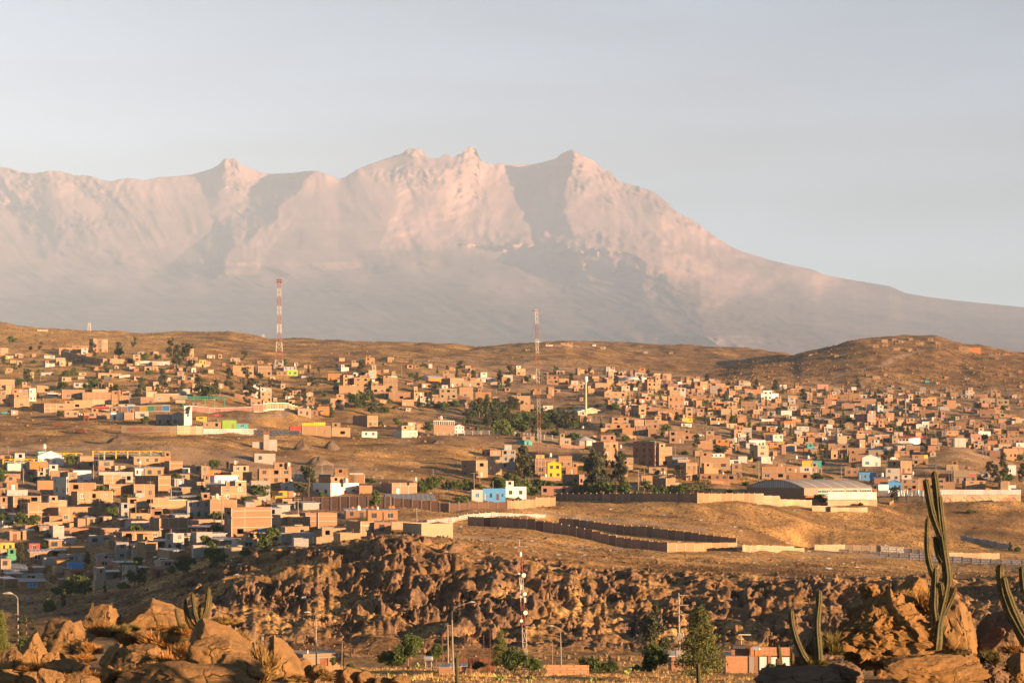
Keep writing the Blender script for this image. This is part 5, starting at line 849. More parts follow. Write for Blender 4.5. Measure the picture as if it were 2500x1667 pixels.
# trees at the foot of the cliff, close enough to show their twigs
tree('F', 1330, 1150, 1430, 'round', .9, 238, 'broad pepper tree with feathery foliage behind the water tank', True)
tree('F', 1200, 1270, 1430, 'bush', 1.0, 240, 'dark green bush left of the broad pepper tree', True)
tree('F', 1560, 1220, 1410, 'round', .8, 246, 'green tree behind the lamp post with long bracket', True)
tree('F', 2090, 1140, 1460, 'pine', .75, 236, 'yellow-green feathery tree left of the dish mast', True)
tree('F', 2200, 1230, 1465, 'bush', .62, 232, 'soft green bushy tree in front of the dish mast', True)
tree('G', 330, 1330, 1465, 'bush', .85, 236, 'glossy green bush at the foot of the dish mast', True)
tree('F', 1900, 1380, 1455, 'bush', 1.2, 236, 'low green shrub beside the grey tin roofs', True)
tree('F', 860, 1395, 1455, 'bush', .9, 232, 'small green shrub right of the flat-roofed hut', True)
tree('F', 715, 1350, 1440, 'round', .6, 234, 'thin pale shrub in front of the flat-roofed hut', True)
tree('G', 820, 1305, 1475, 'bush', .75, 240, 'leafy bush right of the low brick wall', True)
tree('G', 960, 1350, 1485, 'bush', .8, 236, 'yellowing bush right of the leafy bush', True)
tree('G', 1180, 1395, 1480, 'bush', 1.0, 240, 'low green bush left of the tall wispy tree', True)
tree('G', 1340, 930, 1480, 'euca', .75, 255, 'tall wispy pale tree left of the crossarm pole', True)
tree('G', 1310, 1210, 1490, 'bush', .55, 240, 'straggly bush under the tall wispy tree', True)
tree('G', 1710, 945, 1530, 'pine', 1.0, 205, 'tall fuzzy needle tree right of the crossarm pole', True)
tree('G', 2280, 1395, 1480, 'bush', .9, 215, 'leafy shrub against the white wall', True)
tree('E', 215, 945, 1310, 'layer', .9, 150, 'golden tiered conifer behind the far left lamp post', True, 100)
tree('E', 10, 985, 1420, 'pine', .55, 120, 'feathery tree cut by the left edge of the picture', True, 100)
tree('E', 240, 1150, 1330, 'bush', .8, 140, 'olive bush at the base of the tiered conifer', True, 100)
# ------------------------------------------------------------------ larger structures
def base(P, x, y, D=None, dmin=430):
    u, v = px(P, x, y); D = D or inv(u, v, dmin); return u, v, D, P3(u, v, D), D/F_PX*PAN[P][2]      # last: metres per zoom pixel
def grid_hip(mb, W, L, H, rise):
    c = W/2; mb.add([(-.4, -.4, H), (W+.4, -.4, H), (W+.4, L+.4, H), (-.4, L+.4, H), (c*.6, L/2, H+rise), (W-c*.6, L/2, H+rise)], [(0, 1, 5, 4), (1, 2, 5), (2, 3, 4, 5), (3, 0, 4)])
# vaulted warehouse
g = frame_of('D', 65, 545, 1105, 1372, 1460, 765, math.radians(40)); R0 = link('warehouse', None, None, (g['X'], g['Y'], g['Z']), g['rz']); Wf, Ws, H = g['Wf'], g['Ws'], g['H']
mb = MB(); mb.quad((0, Ws, -3), (0, 0, -3), (0, 0, H), (0, Ws, H)); mb.quad((Wf, 0, -3), (Wf, Ws, -3), (Wf, Ws, H), (Wf, 0, H)); mb.quad((Wf, Ws, -3), (0, Ws, -3), (0, Ws, H), (Wf, Ws, H)); mb.build('wall', M['r'], R0)
n = 26; rise = 70*.2998*765/F_PX*.95; arc = [(Ws*i/n, H+rise*(1-(2*i/n-1)**2)) for i in range(n+1)]
rib = int(Wf/.7)
mb = MB()
for (y0, z0), (y1, z1) in zip(arc[:-1], arc[1:]): mb.add([(-.3, y0, z0+.1), (Wf+.3, y0, z0+.1), (Wf+.3, y1, z1+.1), (-.3, y1, z1+.1), (-.3, y0, z0), (Wf+.3, y0, z0), (Wf+.3, y1, z1), (-.3, y1, z1)], [(0, 1, 2, 3), (7, 6, 5, 4), (0, 3, 7, 4), (1, 5, 6, 2)])
mb.build('roof', simple('vault_sheet', (.20, .185, .175), rough=.8, var=.25), R0)
for k in range(1, 5):                                   # pale translucent strips over the vault
    mb = MB(); x = Wf*k/5
    for (y0, z0), (y1, z1) in zip(arc[:n//2], arc[1:n//2+1]): mb.add([(x-.35, y0, z0+.14), (x+.35, y0, z0+.14), (x+.35, y1, z1+.14), (x-.35, y1, z1+.14)], [(0, 1, 2, 3)])
    mb.build('skylight_strip', M['tank'], R0)
m_ = int(Ws/.55)
for i in range(m_):                                     # upright sheets of the round gable, each its own panel
    y0, y1 = Ws*i/m_, Ws*(i+1)/m_; ym = (y0+y1)/2; zt = H+rise*(1-(2*ym/Ws-1)**2)
    if zt-H > .12: piece('gable_sheet', 'zinc' if i % 2 else 'tin', R0, -.05-.05*(i % 2), .05, y0, y1, H, zt)
mb = MB(); mb.quad((0, 0, H*.35), (Wf, 0, H*.35), (Wf, 0, H), (0, 0, H)); mb.quad((0, 0, H*.35), (0, .25, H*.35), (0, .25, H), (0, 0, H)); mb.build('side_wall', simple('pink_render', (.36, .165, .12), var=.1), R0)
mb = MB(); mb.quad((0, .1, -3), (Wf, .1, -3), (Wf, .1, H*.35), (0, .1, H*.35)); mb.build('lower_wall', M['r'], R0)
for gk in range(4):
    for i in range(7):
        x = Wf*(.20+.205*gk)+Wf*.175*i/7; piece('window_frame', 'W', R0, x-.10, x+Wf*.022+.1, -.05, 0.02, H*.50, H*.86); piece('pane', 'glass', R0, x, x+Wf*.022, -.08, -.055, H*.55, H*.82)
piece('awning', 'zinc', R0, Wf*.0, Wf*.36, -.9, 0, H*.28, H*.33)
tag(R0, 'large vaulted warehouse with grey curved roof and salmon side wall', 'warehouse')
def sheet_run(P, xl, xr, yt, yb, D, n, mk, label, nm, lean=0.0, shiny=False):
    u0, v0 = px(P, xl, yb); u1, _ = px(P, xr, yb); a, b = np.array(P3(u0, v0, D[0])), np.array(P3(u1, v0, D[1])); h = (yb-yt)*PAN[P][2]*D[0]/F_PX; root = link(nm, None, None, tuple(a)); L = np.linalg.norm(b-a); r = random.Random(n); ang = math.atan2((b-a)[1], (b-a)[0])
    for i in range(n):
        mb = MB(); w = L/n; k0 = 5
        for j in range(k0):
            z0 = r.uniform(-.09, .09) if shiny else .04*(j % 2); z1 = r.uniform(-.09, .09) if shiny else .04*(j % 2)
            mb.add([(w*j/k0, z0, 0), (w*(j+1)/k0, -z0*.5, 0), (w*(j+1)/k0, z1, h+(r.uniform(-.15, .1) if shiny else 0)), (w*j/k0, -z1, h)], [(0, 1, 2, 3)])
        mb.build('sheet', M[mk], root, tuple((b-a)*i/n), ang+(r.uniform(-.12, .12) if shiny else 0))
    tag(root, label, 'fence')
M['foil'] = simple('crumpled_zinc', (.75, .72, .66), rough=.28, metal=.85, var=.1); M['whsheet'] = simple('white_corrugated', (.40, .37, .33), rough=.6, var=.08)
sheet_run('D', 1138, 1640, 1388, 1436, (799, 790), 26, 'foil', 'strip of crumpled shiny sheets glinting in the sun on the block wall', 'sheet_fence', shiny=True)
sheet_run('D', 1642, 2310, 1384, 1424, (789, 799), 13, 'zinc', 'grey sheet fence on top of the long wall with raking props', 'sheet_fence')
sheet_run('D', 738, 1135, 1402, 1463, (750, 760), 24, 'whsheet', 'row of tall white corrugated sheets right of the warehouse bush', 'sheet_fence')
for k, x in enumerate([1705, 1840, 1905, 1970, 2040, 2110, 2175, 2240]):
    u, v, D, p, s = base('D', x, 1440, 787); mb = MB(); mb.tube([(0, 0, 0), (40*s, -2.4, -45*s)], .10, 5); o = mb.build('prop', M['wood'], None, p)
    tag(o, f"{['leftmost','second','third','fourth','fifth','sixth','seventh','rightmost'][k]} raking timber prop against the long block wall"+(' from the left' if 0 < k < 7 else ''), 'prop', 'props against the long wall')
# open sheet-roofed shed
u, v, D, p, s = base('F', 1150, 165, 662); Wf = 420*s; Ws = 16.0; z0 = 95*s; R0 = link('open_shed', None, None, p, math.radians(8)); mb = MB()
for i in range(int(Wf/.8)):
    xa, xb = .8*i, .8*i+.8
    for (ya, za, yb_, zb_) in ((-.6, z0, Ws/2, z0+50*s), (Ws/2, z0+50*s, Ws+.6, z0)): mb.add([(xa, ya, za+.05*(i % 2)), (xb, ya, za+.05*(i % 2)), (xb, yb_, zb_+.05*(i % 2)), (xa, yb_, zb_+.05*(i % 2)), (xa, ya, za-.05), (xb, ya, za-.05), (xb, yb_, zb_-.05), (xa, yb_, zb_-.05)], [(0, 1, 2, 3), (7, 6, 5, 4), (0, 4, 5, 1), (2, 6, 7, 3), (1, 5, 6, 2), (3, 7, 4, 0)])
mb.build('roof', M['zinc'], R0)
for x in np.linspace(.4, Wf-.4, 5):
    for y in (.2, Ws-.2): piece('post', 'rust', R0, x-.1, x+.1, y-.1, y+.1, -3, z0)
for y in np.linspace(0, Ws, 5)[1:4]: piece('truss', 'redp', R0, Wf-.25, Wf-.1, y-.08, y+.08, z0-.1, z0+50*s*(1-abs(2*y/Ws-1)))
mb = MB(); mb.tube([(Wf-.18, 0, z0), (Wf-.18, Ws/2, z0+50*s), (Wf-.18, Ws, z0)], .12, 5); mb.tube([(Wf-.18, 0, z0-.1), (Wf-.18, Ws, z0-.1)], .1, 5); mb.build('gable_truss', M['redp'], R0)
piece('partition', 'y', R0, .3, Wf*.35, 3, 3.2, -2, z0*.75); tag(R0, 'open shed with grey sheet roof and rusty posts above the dark wall', 'shed')
u, v, D, p, s = base('F', 1468, 180, 648); R0 = link('metal_gate', None, None, p, -.05); piece('leaf', 'whsheet', R0, 0, 60*s, 0, .1, -1, 88*s); piece('leaf', 'whsheet', R0, 60*s+.03, 120*s, 0, .1, -1, 88*s); tag(R0, 'tall pale sheet metal gate below the open shed', 'gate')
# yellow steel court canopy and its smaller neighbour
def court(P, posts, yt, yb, D, depth, label, ydrop=25, fence=True):
    u, v, D, p, s = base(P, posts[0][0], yb, D); R0 = link('court_canopy', None, None, p, 0.0); h = (yb-yt)*s; X = [(q[0]-posts[0][0])*s for q in posts]
    for x, (q, c) in zip(X, posts):
        piece('post', c, R0, x-.22, x+.22, -.15, .15, -2, h)
    for yy, dz in ((0, 0), (depth, .0)):
        mb = MB(); n = max(6, int((X[-1]-X[0])/1.3)); d = 22*s
        mb.tube([(X[0], yy, h), (X[-1], yy, h)], .10, 5); mb.tube([(X[0], yy, h-d), (X[-1], yy, h-d)], .10, 5)
        for i in range(n):
            xa, xb = X[0]+(X[-1]-X[0])*i/n, X[0]+(X[-1]-X[0])*(i+1)/n; mb.tube([(xa, yy, h-d if i % 2 else h), (xb, yy, h if i % 2 else h-d)], .065, 4)
        mb.build('truss', M['Y'], R0)
    for x in X[::2]: piece('post', 'Y', R0, x-.18, x+.18, depth-.15, depth+.15, -1, h)
    n = 10
    for i in range(n):
        xa, xb = X[0]+(X[-1]-X[0])*i/n, X[0]+(X[-1]-X[0])*(i+1)/n-.25; mb = MB(); mb.add([(xa, -.5, h-ydrop*s), (xb, -.5, h-ydrop*s), (xb, depth+.5, h-ydrop*s*.4), (xa, depth+.5, h-ydrop*s*.4), (xa, -.5, h-ydrop*s-.08), (xb, -.5, h-ydrop*s-.08), (xb, depth+.5, h-ydrop*s*.4-.08), (xa, depth+.5, h-ydrop*s*.4-.08)], [(0, 1, 2, 3), (7, 6, 5, 4), (0, 4, 5, 1), (2, 6, 7, 3), (1, 5, 6, 2), (3, 7, 4, 0)]); mb.build('roof_sheet', M['dark'] if i % 3 else M['b'], R0)
    if fence:
        n = 13
        for i in range(n+1):
            x = X[0]+(X[-1]-X[0])*i/n; piece('fence_post', 'whp', R0, x-.16, x+.16, -1.3, -1.0, -2, 52*s)
        for z in (6, 28, 52): piece('fence_rail', 'y', R0, X[0], X[-1], -1.2, -1.1, z*s-.07, z*s+.07)
    tag(R0, label, 'canopy')
court('A', [(757, 'Y'), (850, 'whp'), (945, 'Y'), (1040, 'whp'), (1135, 'Y'), (1228, 'whp'), (1312, 'Y')], 1070, 1225, 742, 14, 'long yellow steel court canopy with truss beams and dark roof')
court('A', [(428, 'Y'), (520, 'Y'), (620, 'Y')], 1087, 1205, 760, 10, 'shorter yellow truss canopy behind the shaggy round tree', fence=False)
court('A', [(26, 'Y'), (120, 'Y'), (275, 'Y')], 1136, 1260, 715, 10, 'yellow truss canopy at the far left above the parked mural', fence=False)
# green steel canopy among the trees
u, v, D, p, s = base('A', 1490, 700, 1090); R0 = link('steel_canopy', None, None, p); M['gsteel'] = simple('green_steel', (.05, .22, .17), var=.15)
for x in (0, 90, 180, 260, 340): piece('post', 'gsteel', R0, x*s-.15, x*s+.15, 0, .3, -2, 65*s)
mb = MB(); mb.tube([(-30*s, 0, 70*s), (345*s, 0, 72*s)], .14, 5); mb.tube([(0, 0, 52*s), (345*s, 0, 55*s)], .12, 5)
for i in range(20): mb.tube([(345*s*i/20, 0, (70 if i % 2 else 54)*s), (345*s*(i+1)/20, 0, (54 if i % 2 else 70)*s)], .08, 4)
mb.build('truss', M['gsteel'], R0); piece('roof', 'gsteel', R0, -30*s, 345*s, 0, 9, 72*s, 72*s+.2); tag(R0, 'green steel truss canopy above the white-framed wall', 'canopy')
# gabled hall, round white hall, storage tank, water tower, barn, long white building, arched shrine
g = frame_of('C', 600, 705, 915, 712, 780, None, math.radians(30)); R0 = link('gabled_hall', None, None, (g['X'], g['Y'], g['Z']), g['rz']); W_, L_, H_ = g['Wf'], 16, g['H']*.45; M['cream'] = simple('cream_plaster', (.36, .30, .20), var=.1)
ops = [(W_*(.12+.2*i), W_*(.12+.2*i)+1.6, .8, H_*.8) for i in range(4)]; mb = MB(); facade(mb, (0, 0, 0), (1, 0, 0), (0, 1, 0), W_, H_, ops); mb.add([(0, 0, H_), (W_, 0, H_), (W_/2, 0, H_*1.9)], [(0, 1, 2)]); mb.quad((0, L_, -3), (0, 0, -3), (0, 0, H_), (0, L_, H_)); mb.quad((W_, 0, -3), (W_, L_, -3), (W_, L_, H_), (W_, 0, H_)); mb.quad((0, 0, -3), (W_, 0, -3), (W_, 0, 0), (0, 0, 0)); mb.build('wall', M['cream'], R0)
mb = MB(); c = W_/2
for x0, x1 in ((-1, c), (W_+1, c)): mb.add([(x0, -.8, H_-.3), (x1, -.8, H_*1.92), (x1, L_+.5, H_*1.92), (x0, L_+.5, H_-.3), (x0, -.8, H_-.05), (x1, -.8, H_*1.92+.25), (x1, L_+.5, H_*1.92+.25), (x0, L_+.5, H_-.05)], [(0, 1, 2, 3), (7, 6, 5, 4), (0, 4, 5, 1), (2, 6, 7, 3), (0, 3, 7, 4)])
mb.build('roof', M['tin'], R0)
for a, b, c_, d in ops: piece('window', 'glass', R0, a, b, .12, .16, c_, d)
tag(R0, 'wide cream hall with low gabled roof beside the water tower', 'hall')
g = frame_of('C', 655, 720, 865, 985, 1035, None, math.radians(27)); R0 = link('round_hall', None, None, (g['X'], g['Y'], g['Z']), g['rz']); mb = MB(); r_ = g['Wf']*.55; mb.lathe([(r_, -3), (r_, g['H']), (r_*.99, g['H'])], 10, (r_, r_, 0)); mb.build('wall', M['w'], R0); mb = MB(); mb.lathe([(r_*1.08, g['H']), (r_*.2, g['H']+1.9), (.1, g['H']+2.1)], 10, (r_, r_, 0)); mb.build('roof', M['tin'], R0)
for k in range(10):
    a = 2*math.pi*k/10; link('column', ubox('c'), R0, (r_+1.02*r_*math.cos(a)-.15, r_+1.02*r_*math.sin(a)-.15, -2), 0, (.3, .3, 2+g['H']))
tag(R0, 'ten-sided white hall with a shallow grey roof', 'hall')
u, v, D, p, s = base('C', 1148, 500); R0 = link('storage_tank', None, None, p); mb = MB(); r_ = 114*s; mb.lathe([(r_, -3), (r_, 22*s), (r_*1.01, 22*s), (r_*1.01, 24*s), (r_*.3, 36*s), (.2, 38*s)], 36); mb.build('shell', M['W'], R0); tag(R0, 'wide white round storage tank on the hill crest', 'storage tank')
u, v, D, p, s = base('C', 768, 785); R0 = link('water_tower', None, None, p); mb = MB(); mb.tube([(0, 0, -3), (0, 0, 280*s)], [1.0*.8, .55], 12); mb.build('column', M['cream'], R0); mb = MB(); mb.lathe([(.6, 270*s), (16*s, 285*s), (17*s, 288*s), (17*s, 318*s), (15.5*s, 322*s), (.3, 325*s)], 18); mb.build('tank', M['W'], R0); mb = MB()
for z in (290, 304, 317): mb.lathe([(17.3*s, z*s), (17.6*s, z*s+.05), (17.3*s, z*s+.3)], 18)
mb.build('band', M['tin'], R0); tag(R0, 'slender water tower with white drum on a cream column', 'water tower')
g = frame_of('B', 1425, 1490, 1605, 462, 502, None, math.radians(35)); R0 = link('barn', None, None, (g['X'], g['Y'], g['Z']), g['rz']); W_, L_, H_ = g['Wf'], g['Ws'], g['H']*.72; mb = MB(); mb.quad((0, 0, -2), (W_, 0, -2), (W_, 0, H_), (0, 0, H_)); mb.build('side_wall', simple('vivid_orange_sheet', (.70, .16, .035), var=.1), R0)
mb = MB(); n = 8; ar = [(L_*i/n, H_+1.9*math.sin(math.pi*i/n)) for i in range(n+1)]
for (ya, za), (yb_, zb_) in zip(ar[:-1], ar[1:]): mb.add([(-.2, ya, za), (W_+.2, ya, za), (W_+.2, yb_, zb_), (-.2, yb_, zb_)], [(0, 1, 2, 3)])
mb.build('roof', M['zinc'], R0); mb = MB(); mb.add([(0, L_, -2), (0, 0, -2), *[(0, y, z) for y, z in ar]], [tuple(range(n+3))]); mb.add([(W_, L_, -2), (W_, 0, -2), *[(W_, y, z) for y, z in ar]], [tuple(range(n+3))]); mb.build('end_wall', M['tin'], R0); tag(R0, 'grey barn with curved roof and vivid orange side', 'barn')
g = frame_of('D', 1252, 1255, 1400, 968, 1008, None, math.radians(2)); R0 = link('long_building', None, None, (g['X'], g['Y'], g['Z']), g['rz']-.1); W_, H_ = g['Wf'], g['H']; ops = [(W_*(.05+.185*i), W_*(.05+.185*i)+W_*.14, H_*.5, H_*.88) for i in range(5)]; mb = MB(); facade(mb, (0, 0, 0), (1, 0, 0), (0, 1, 0), W_, H_, ops, .4); mb.quad((0, 0, -3), (W_, 0, -3), (W_, 0, 0), (0, 0, 0)); mb.quad((W_, 0, -3), (W_+6, 5, -3), (W_+6, 5, H_+.6), (W_, 0, H_)); mb.quad((W_+6, 5, -3), (0, 7, -3), (0, 7, H_), (W_+6, 5, H_)); mb.build('wall', M['W'], R0)
for a, b, c_, d in ops: piece('window', 'glass', R0, a, b, .3, .36, c_, d)
mb = MB(); mb.add([(-.8, -.8, H_), (W_+1, -.8, H_+.05), (W_+7.5, 6, H_+.8), (-.8, 7.5, H_+.5), (-.8, -.8, H_+.3), (W_+1, -.8, H_+.35), (W_+7.5, 6, H_+1.1), (-.8, 7.5, H_+.8)], [(0, 3, 2, 1), (4, 5, 6, 7), (0, 1, 5, 4), (1, 2, 6, 5), (2, 3, 7, 6), (3, 0, 4, 7)]); mb.build('roof', M['roofred'], R0); tag(R0, 'long low white building with five dark windows and thin red roof', 'building')
# white railing on the brick block, yellow sheet roof, red-roofed neighbour
h_ = min(HOUSES, key=lambda h: abs(h['u']-px('B', 1612, 0)[0])+abs(h['vt']-px('B', 0, 860)[1])); s = h_['D']/F_PX*.2998
for x in np.linspace(.1, h_['Wf']-.25, 12): piece('railing_post', 'W', h_['root'], x, x+.22, -.05, .2, h_['H'], h_['H']+34*s)
piece('railing_top', 'W', h_['root'], -.1, h_['Wf']+.1, -.1, .3, h_['H']+34*s, h_['H']+38*s)
h_ = min(HOUSES, key=lambda h: abs(h['u']-px('B', 574, 0)[0])+abs(h['vt']-px('B', 0, 862)[1])); s = h_['D']/F_PX*.2998
for i in range(12): piece('roof_sheet', 'Y', h_['root'], i*h_['Wf']*.068, (i+.85)*h_['Wf']*.068, -.3, 2.5, h_['H'], h_['H']+(20+6*(i > 5))*s)
# ------------------------------------------------------------------ masts
def lattice(P, xt, yt, xb, yb, wb, wt, sects, label, D=None, lean=0, th=.09, cat='mast', name='lattice_tower', split=None):
    u, v, D, p, s = base(P, xb, yb, D); R0 = link(name, None, None, p); H_ = (yb-yt)*s; xo = (xt-xb)*s
    wid = (lambda t: wb+(wt-wb)*min(1, t/split)) if split else (lambda t: wb+(wt-wb)*t)
    n = len(sects)
    for k, c in enumerate(sects):
        t0, t1 = k/n, (k+1)/n; mb = MB(); sub = max(2, int((t1-t0)*H_/max(1.3, wid(t0)*1.0)))
        cor = lambda t, i: (xo*t+wid(t)*.5*(-1, 1, 1, -1)[i], wid(t)*.5*(-1, -1, 1, 1)[i], -1.0*(t == 0)+H_*t)
        for i in range(4): mb.tube([cor(t0, i), cor(t1, i)], th, 4)
        for j in range(sub):
            a, b = t0+(t1-t0)*j/sub, t0+(t1-t0)*(j+1)/sub
            for i in range(4):
                q = (i+1) % 4; mb.tube([cor(b, i), cor(b, q)], th*.6, 3, False); mb.tube([cor(a, i), cor(b, q)], th*.6, 3, False); mb.tube([cor(a, q), cor(b, i)], th*.6, 3, False)
        mb.build('lattice_section', M[c], R0)['label'] = {'redp': 'red painted section', 'whp': 'white painted section', 'cream': 'unpainted pale section'}.get(c, c)
    tag(R0, label, cat); return R0, H_, s, xo
R0, H_, s, xo = lattice('B', 272, -330, 272, 405, 6.0, 2.3, ['whp', 'redp', 'whp', 'redp', 'whp', 'redp', 'whp', 'redp', 'whp', 'redp'], 'tall tapering red and white lattice tower on the ridge', D=1400, th=.11, split=.45)
for z in (.965, .985): piece('platform', 'redp', R0, xo-2.1, xo+2.3, -2, 2, H_*z, H_*z+.25)
R0, H_, s, xo = lattice('C', 365, -82, 396, 1245, 1.0, .9, ['whp', 'redp', 'whp', 'redp', 'whp', 'redp', 'whp', 'redp', 'whp', 'redp', 'whp'], 'very tall slender red and white guyed mast', D=668, th=.055)
piece('crossarm', 'redp', R0, xo-1.4, xo+1.4, -.15, .15, H_-.6, H_-.35); piece('crossarm', 'whp', R0, xo*.8-1.1, xo*.8+1.1, -.1, .1, H_*.80, H_*.80+.2)
mb = MB()
for a in (.3, 2.4, 4.5):
    for t in (.5, .95): mb.tube([(xo*t, 0, H_*t), (22*math.cos(a), 22*math.sin(a), 1)], .018, 3, False)
mb.build('guy_wire', M['wire'], R0)['kind'] = 'stuff'
R0, H_, s, xo = lattice('F', 2243, 452, 2292, 1345, .50, .42, ['whp', 'redp', 'whp', 'redp'], 'red and white lattice mast with round white dishes by the cliff', D=246, th=.035, name='dish_mast')
for (x, y, r) in ((2277, 682, 17), (2286, 835, 16), (2290, 988, 18), (2258, 1055, 12), (2240, 668, 8), (2254, 510, 10)):
    mb = MB(); R = r*s; mb.lathe([(.03, 0), (R*.5, .04*R), (R*.9, .18*R), (R, .30*R), (R, .5*R), (R*.02, .55*R)], 18); o = mb.build('dish', M['tank'], R0, ((x-2292)*s, -.35, (1345-y)*s)); o.rotation_euler = (math.pi/2, 0, .25)
for (x, y) in ((2254, 510), (2258, 780), (2256, 845), (2290, 885)): piece('antenna_box', 'tank', R0, (x-2292)*s-.12, (x-2292)*s+.12, -.3, -.1, (1345-y)*s-.3, (1345-y)*s+.3)
mb = MB(); mb.tube([(xo, 0, H_), (xo-.05, 0, H_+.9)], .03, 4); mb.build('rod', M['steel'], R0)
lattice('D', 1678, 855, 1690, 1005, 3.4, 1.2, ['redp', 'whp', 'redp'], 'faded thin lattice pylon among the far right houses', th=.07); lattice('A', 727, 25, 727, 98, 3.4, 1.4, ['tin', 'tin'], 'tiny far lattice pylon on the left skyline', D=2050, th=.14); lattice('A', 2143, 122, 2143, 162, 3.0, 1.4, ['tin'], 'tiny far lattice pylon left of the tall red and white tower', D=2150, th=.14)
lattice('C', 499, 500, 499, 690, 1.0, .7, ['redp', 'whp', 'redp'], 'short red and white mast left of the water tower', th=.09); lattice('D', 1370, 565, 1372, 860, .5, .5, ['redp', 'whp', 'redp'], 'thin red and white mast on the golden mound', th=.07)
# ------------------------------------------------------------------ poles and lamps
def pole(P, xt, yt, xb, yb, kd='pole', r=.14, D=None, dmin=430, lab=None, mk='pole', head=0):
    u, v, D, p, s = base(P, xb, yb, D, dmin); H_ = (yb-yt)*s; xo = (xt-xb)*s; nm = {'pole': 'utility_pole', 'tee': 'utility_pole', 'lamp': 'street_lamp', 'cross': 'utility_pole', 'stick': 'wooden_post'}[kd]; R0 = link(nm, None, None, p)
    mb = MB(); mb.tube([(0, 0, -1.5), (xo, 0, H_)], [r, r*.62], 8); mb.build('shaft', M[mk], R0)
    if kd in ('tee', 'cross'):
        for k in range(1 if kd == 'tee' else 2): piece('crossarm', 'wood' if kd == 'cross' else mk, R0, xo-1.0, xo+1.0, -.2, -.05, H_-.3-k*.8, H_-.15-k*.8)
    if kd == 'lamp':
        hx, hy = head; mb = MB(); a, z = hx*s, hy*s; mb.tube([(xo, 0, H_-.3), (xo, 0, H_+z*.45), (xo+a*.25, 0, H_+z*.75), (xo+a, 0, H_+z)], .032, 6); mb.build('bracket', M['pole'], R0)
        mb = MB(); sg = 1 if a > 0 else -1; mb.tube([(xo+a-.1*sg, 0, H_+z), (xo+a+.2*sg, 0, H_+z+.06), (xo+a+.65*sg, 0, H_+z+.02)], [.05, .11, .05], 8); mb.build('lamp_head', M['tin'], R0)
    if lab: tag(R0, lab, 'street lamp' if kd == 'lamp' else 'pole')
    else:
        R0['category'] = 'pole'; R0['group'] = 'power poles among the houses'; LABELLED.append((R0, {'tee': 'utility pole with crossarm', 'cross': 'utility pole with two crossarms', 'pole': 'plain pale concrete pole', 'stick': 'thin wooden post'}[kd], u, v-(yb-yt)*PAN[P][2]*.5, []))
    return R0, H_, s, xo
pole('F', 574, 1040, 580, 1402, 'lamp', .10, 232, head=(-50, 52), lab='street lamp with bracket to the left, above the flat-roofed hut')
pole('F', 1690, 1050, 1701, 1455, 'lamp', .13, 228, head=(145, 145), lab='tall street lamp with long bracket to the right')
pole('G', 565, 1160, 573, 1412, 'lamp', .09, 236, head=(-62, 60), lab='street lamp rising behind the low brick wall')
pole('E', 145, 905, 150, 1235, 'lamp', .075, 150, head=(-50, 70), lab='street lamp at the far left with its head turned left')
pole('F', 1655, 1090, 1660, 1385, 'pole', .10, 243, lab='short pale pole with grey box, left of the long-bracket lamp')
R0, H_, s, xo = pole('G', 1533, 830, 1540, 1312, 'pole', .17, 250, lab='concrete power pole with four crossarms and transformer')
for y in (852, 932, 1008, 1075): piece('crossarm', 'wood', R0, xo*.8, xo*.8+80*s, -.25, -.1, (1312-y)*s, (1312-y)*s+.14)
piece('transformer', 'pole', R0, -22*s, 42*s, -.5, .3, 95*s, 135*s)
for x in (-8, 8, 28): piece('insulator', 'tank', R0, x*s, x*s+.08, -.3, -.2, 135*s, 155*s)
piece('base_block', 'pole', R0, -30*s, 45*s, -.6, .5, -1, 18*s)
R0, H_, s, xo = pole('G', 2045, 1170, 2052, 1250, 'stick', .05, 236, mk='whp', lab='white T-shaped antenna above the brick house'); piece('crossarm', 'whp', R0, xo-20*s, xo+82*s, -.05, .05, H_-.06, H_+.06)
for x, y0, y1 in ((1350, 1210, 1385), (1615, 1150, 1370), (1610, 1190, 1390), (1795, 1180, 1390), (1858, 1130, 1400), (1908, 1190, 1395), (1950, 1170, 1395), (2002, 1130, 1395)): pole('F', x, y0, x+2, y1, 'stick', .045, 262, mk='rust')
pole('G', 500, 1228, 497, 1412, 'stick', .07, 239, mk='wood'); pole('F', 790, 1235, 785, 1415, 'stick', .06, 236, mk='wood'); pole('F', 75, 1110, 70, 1270, 'stick', .06, 250, mk='wood'); pole('E', 2095, 1100, 2085, 1270, 'stick', .06, 255, mk='wood')
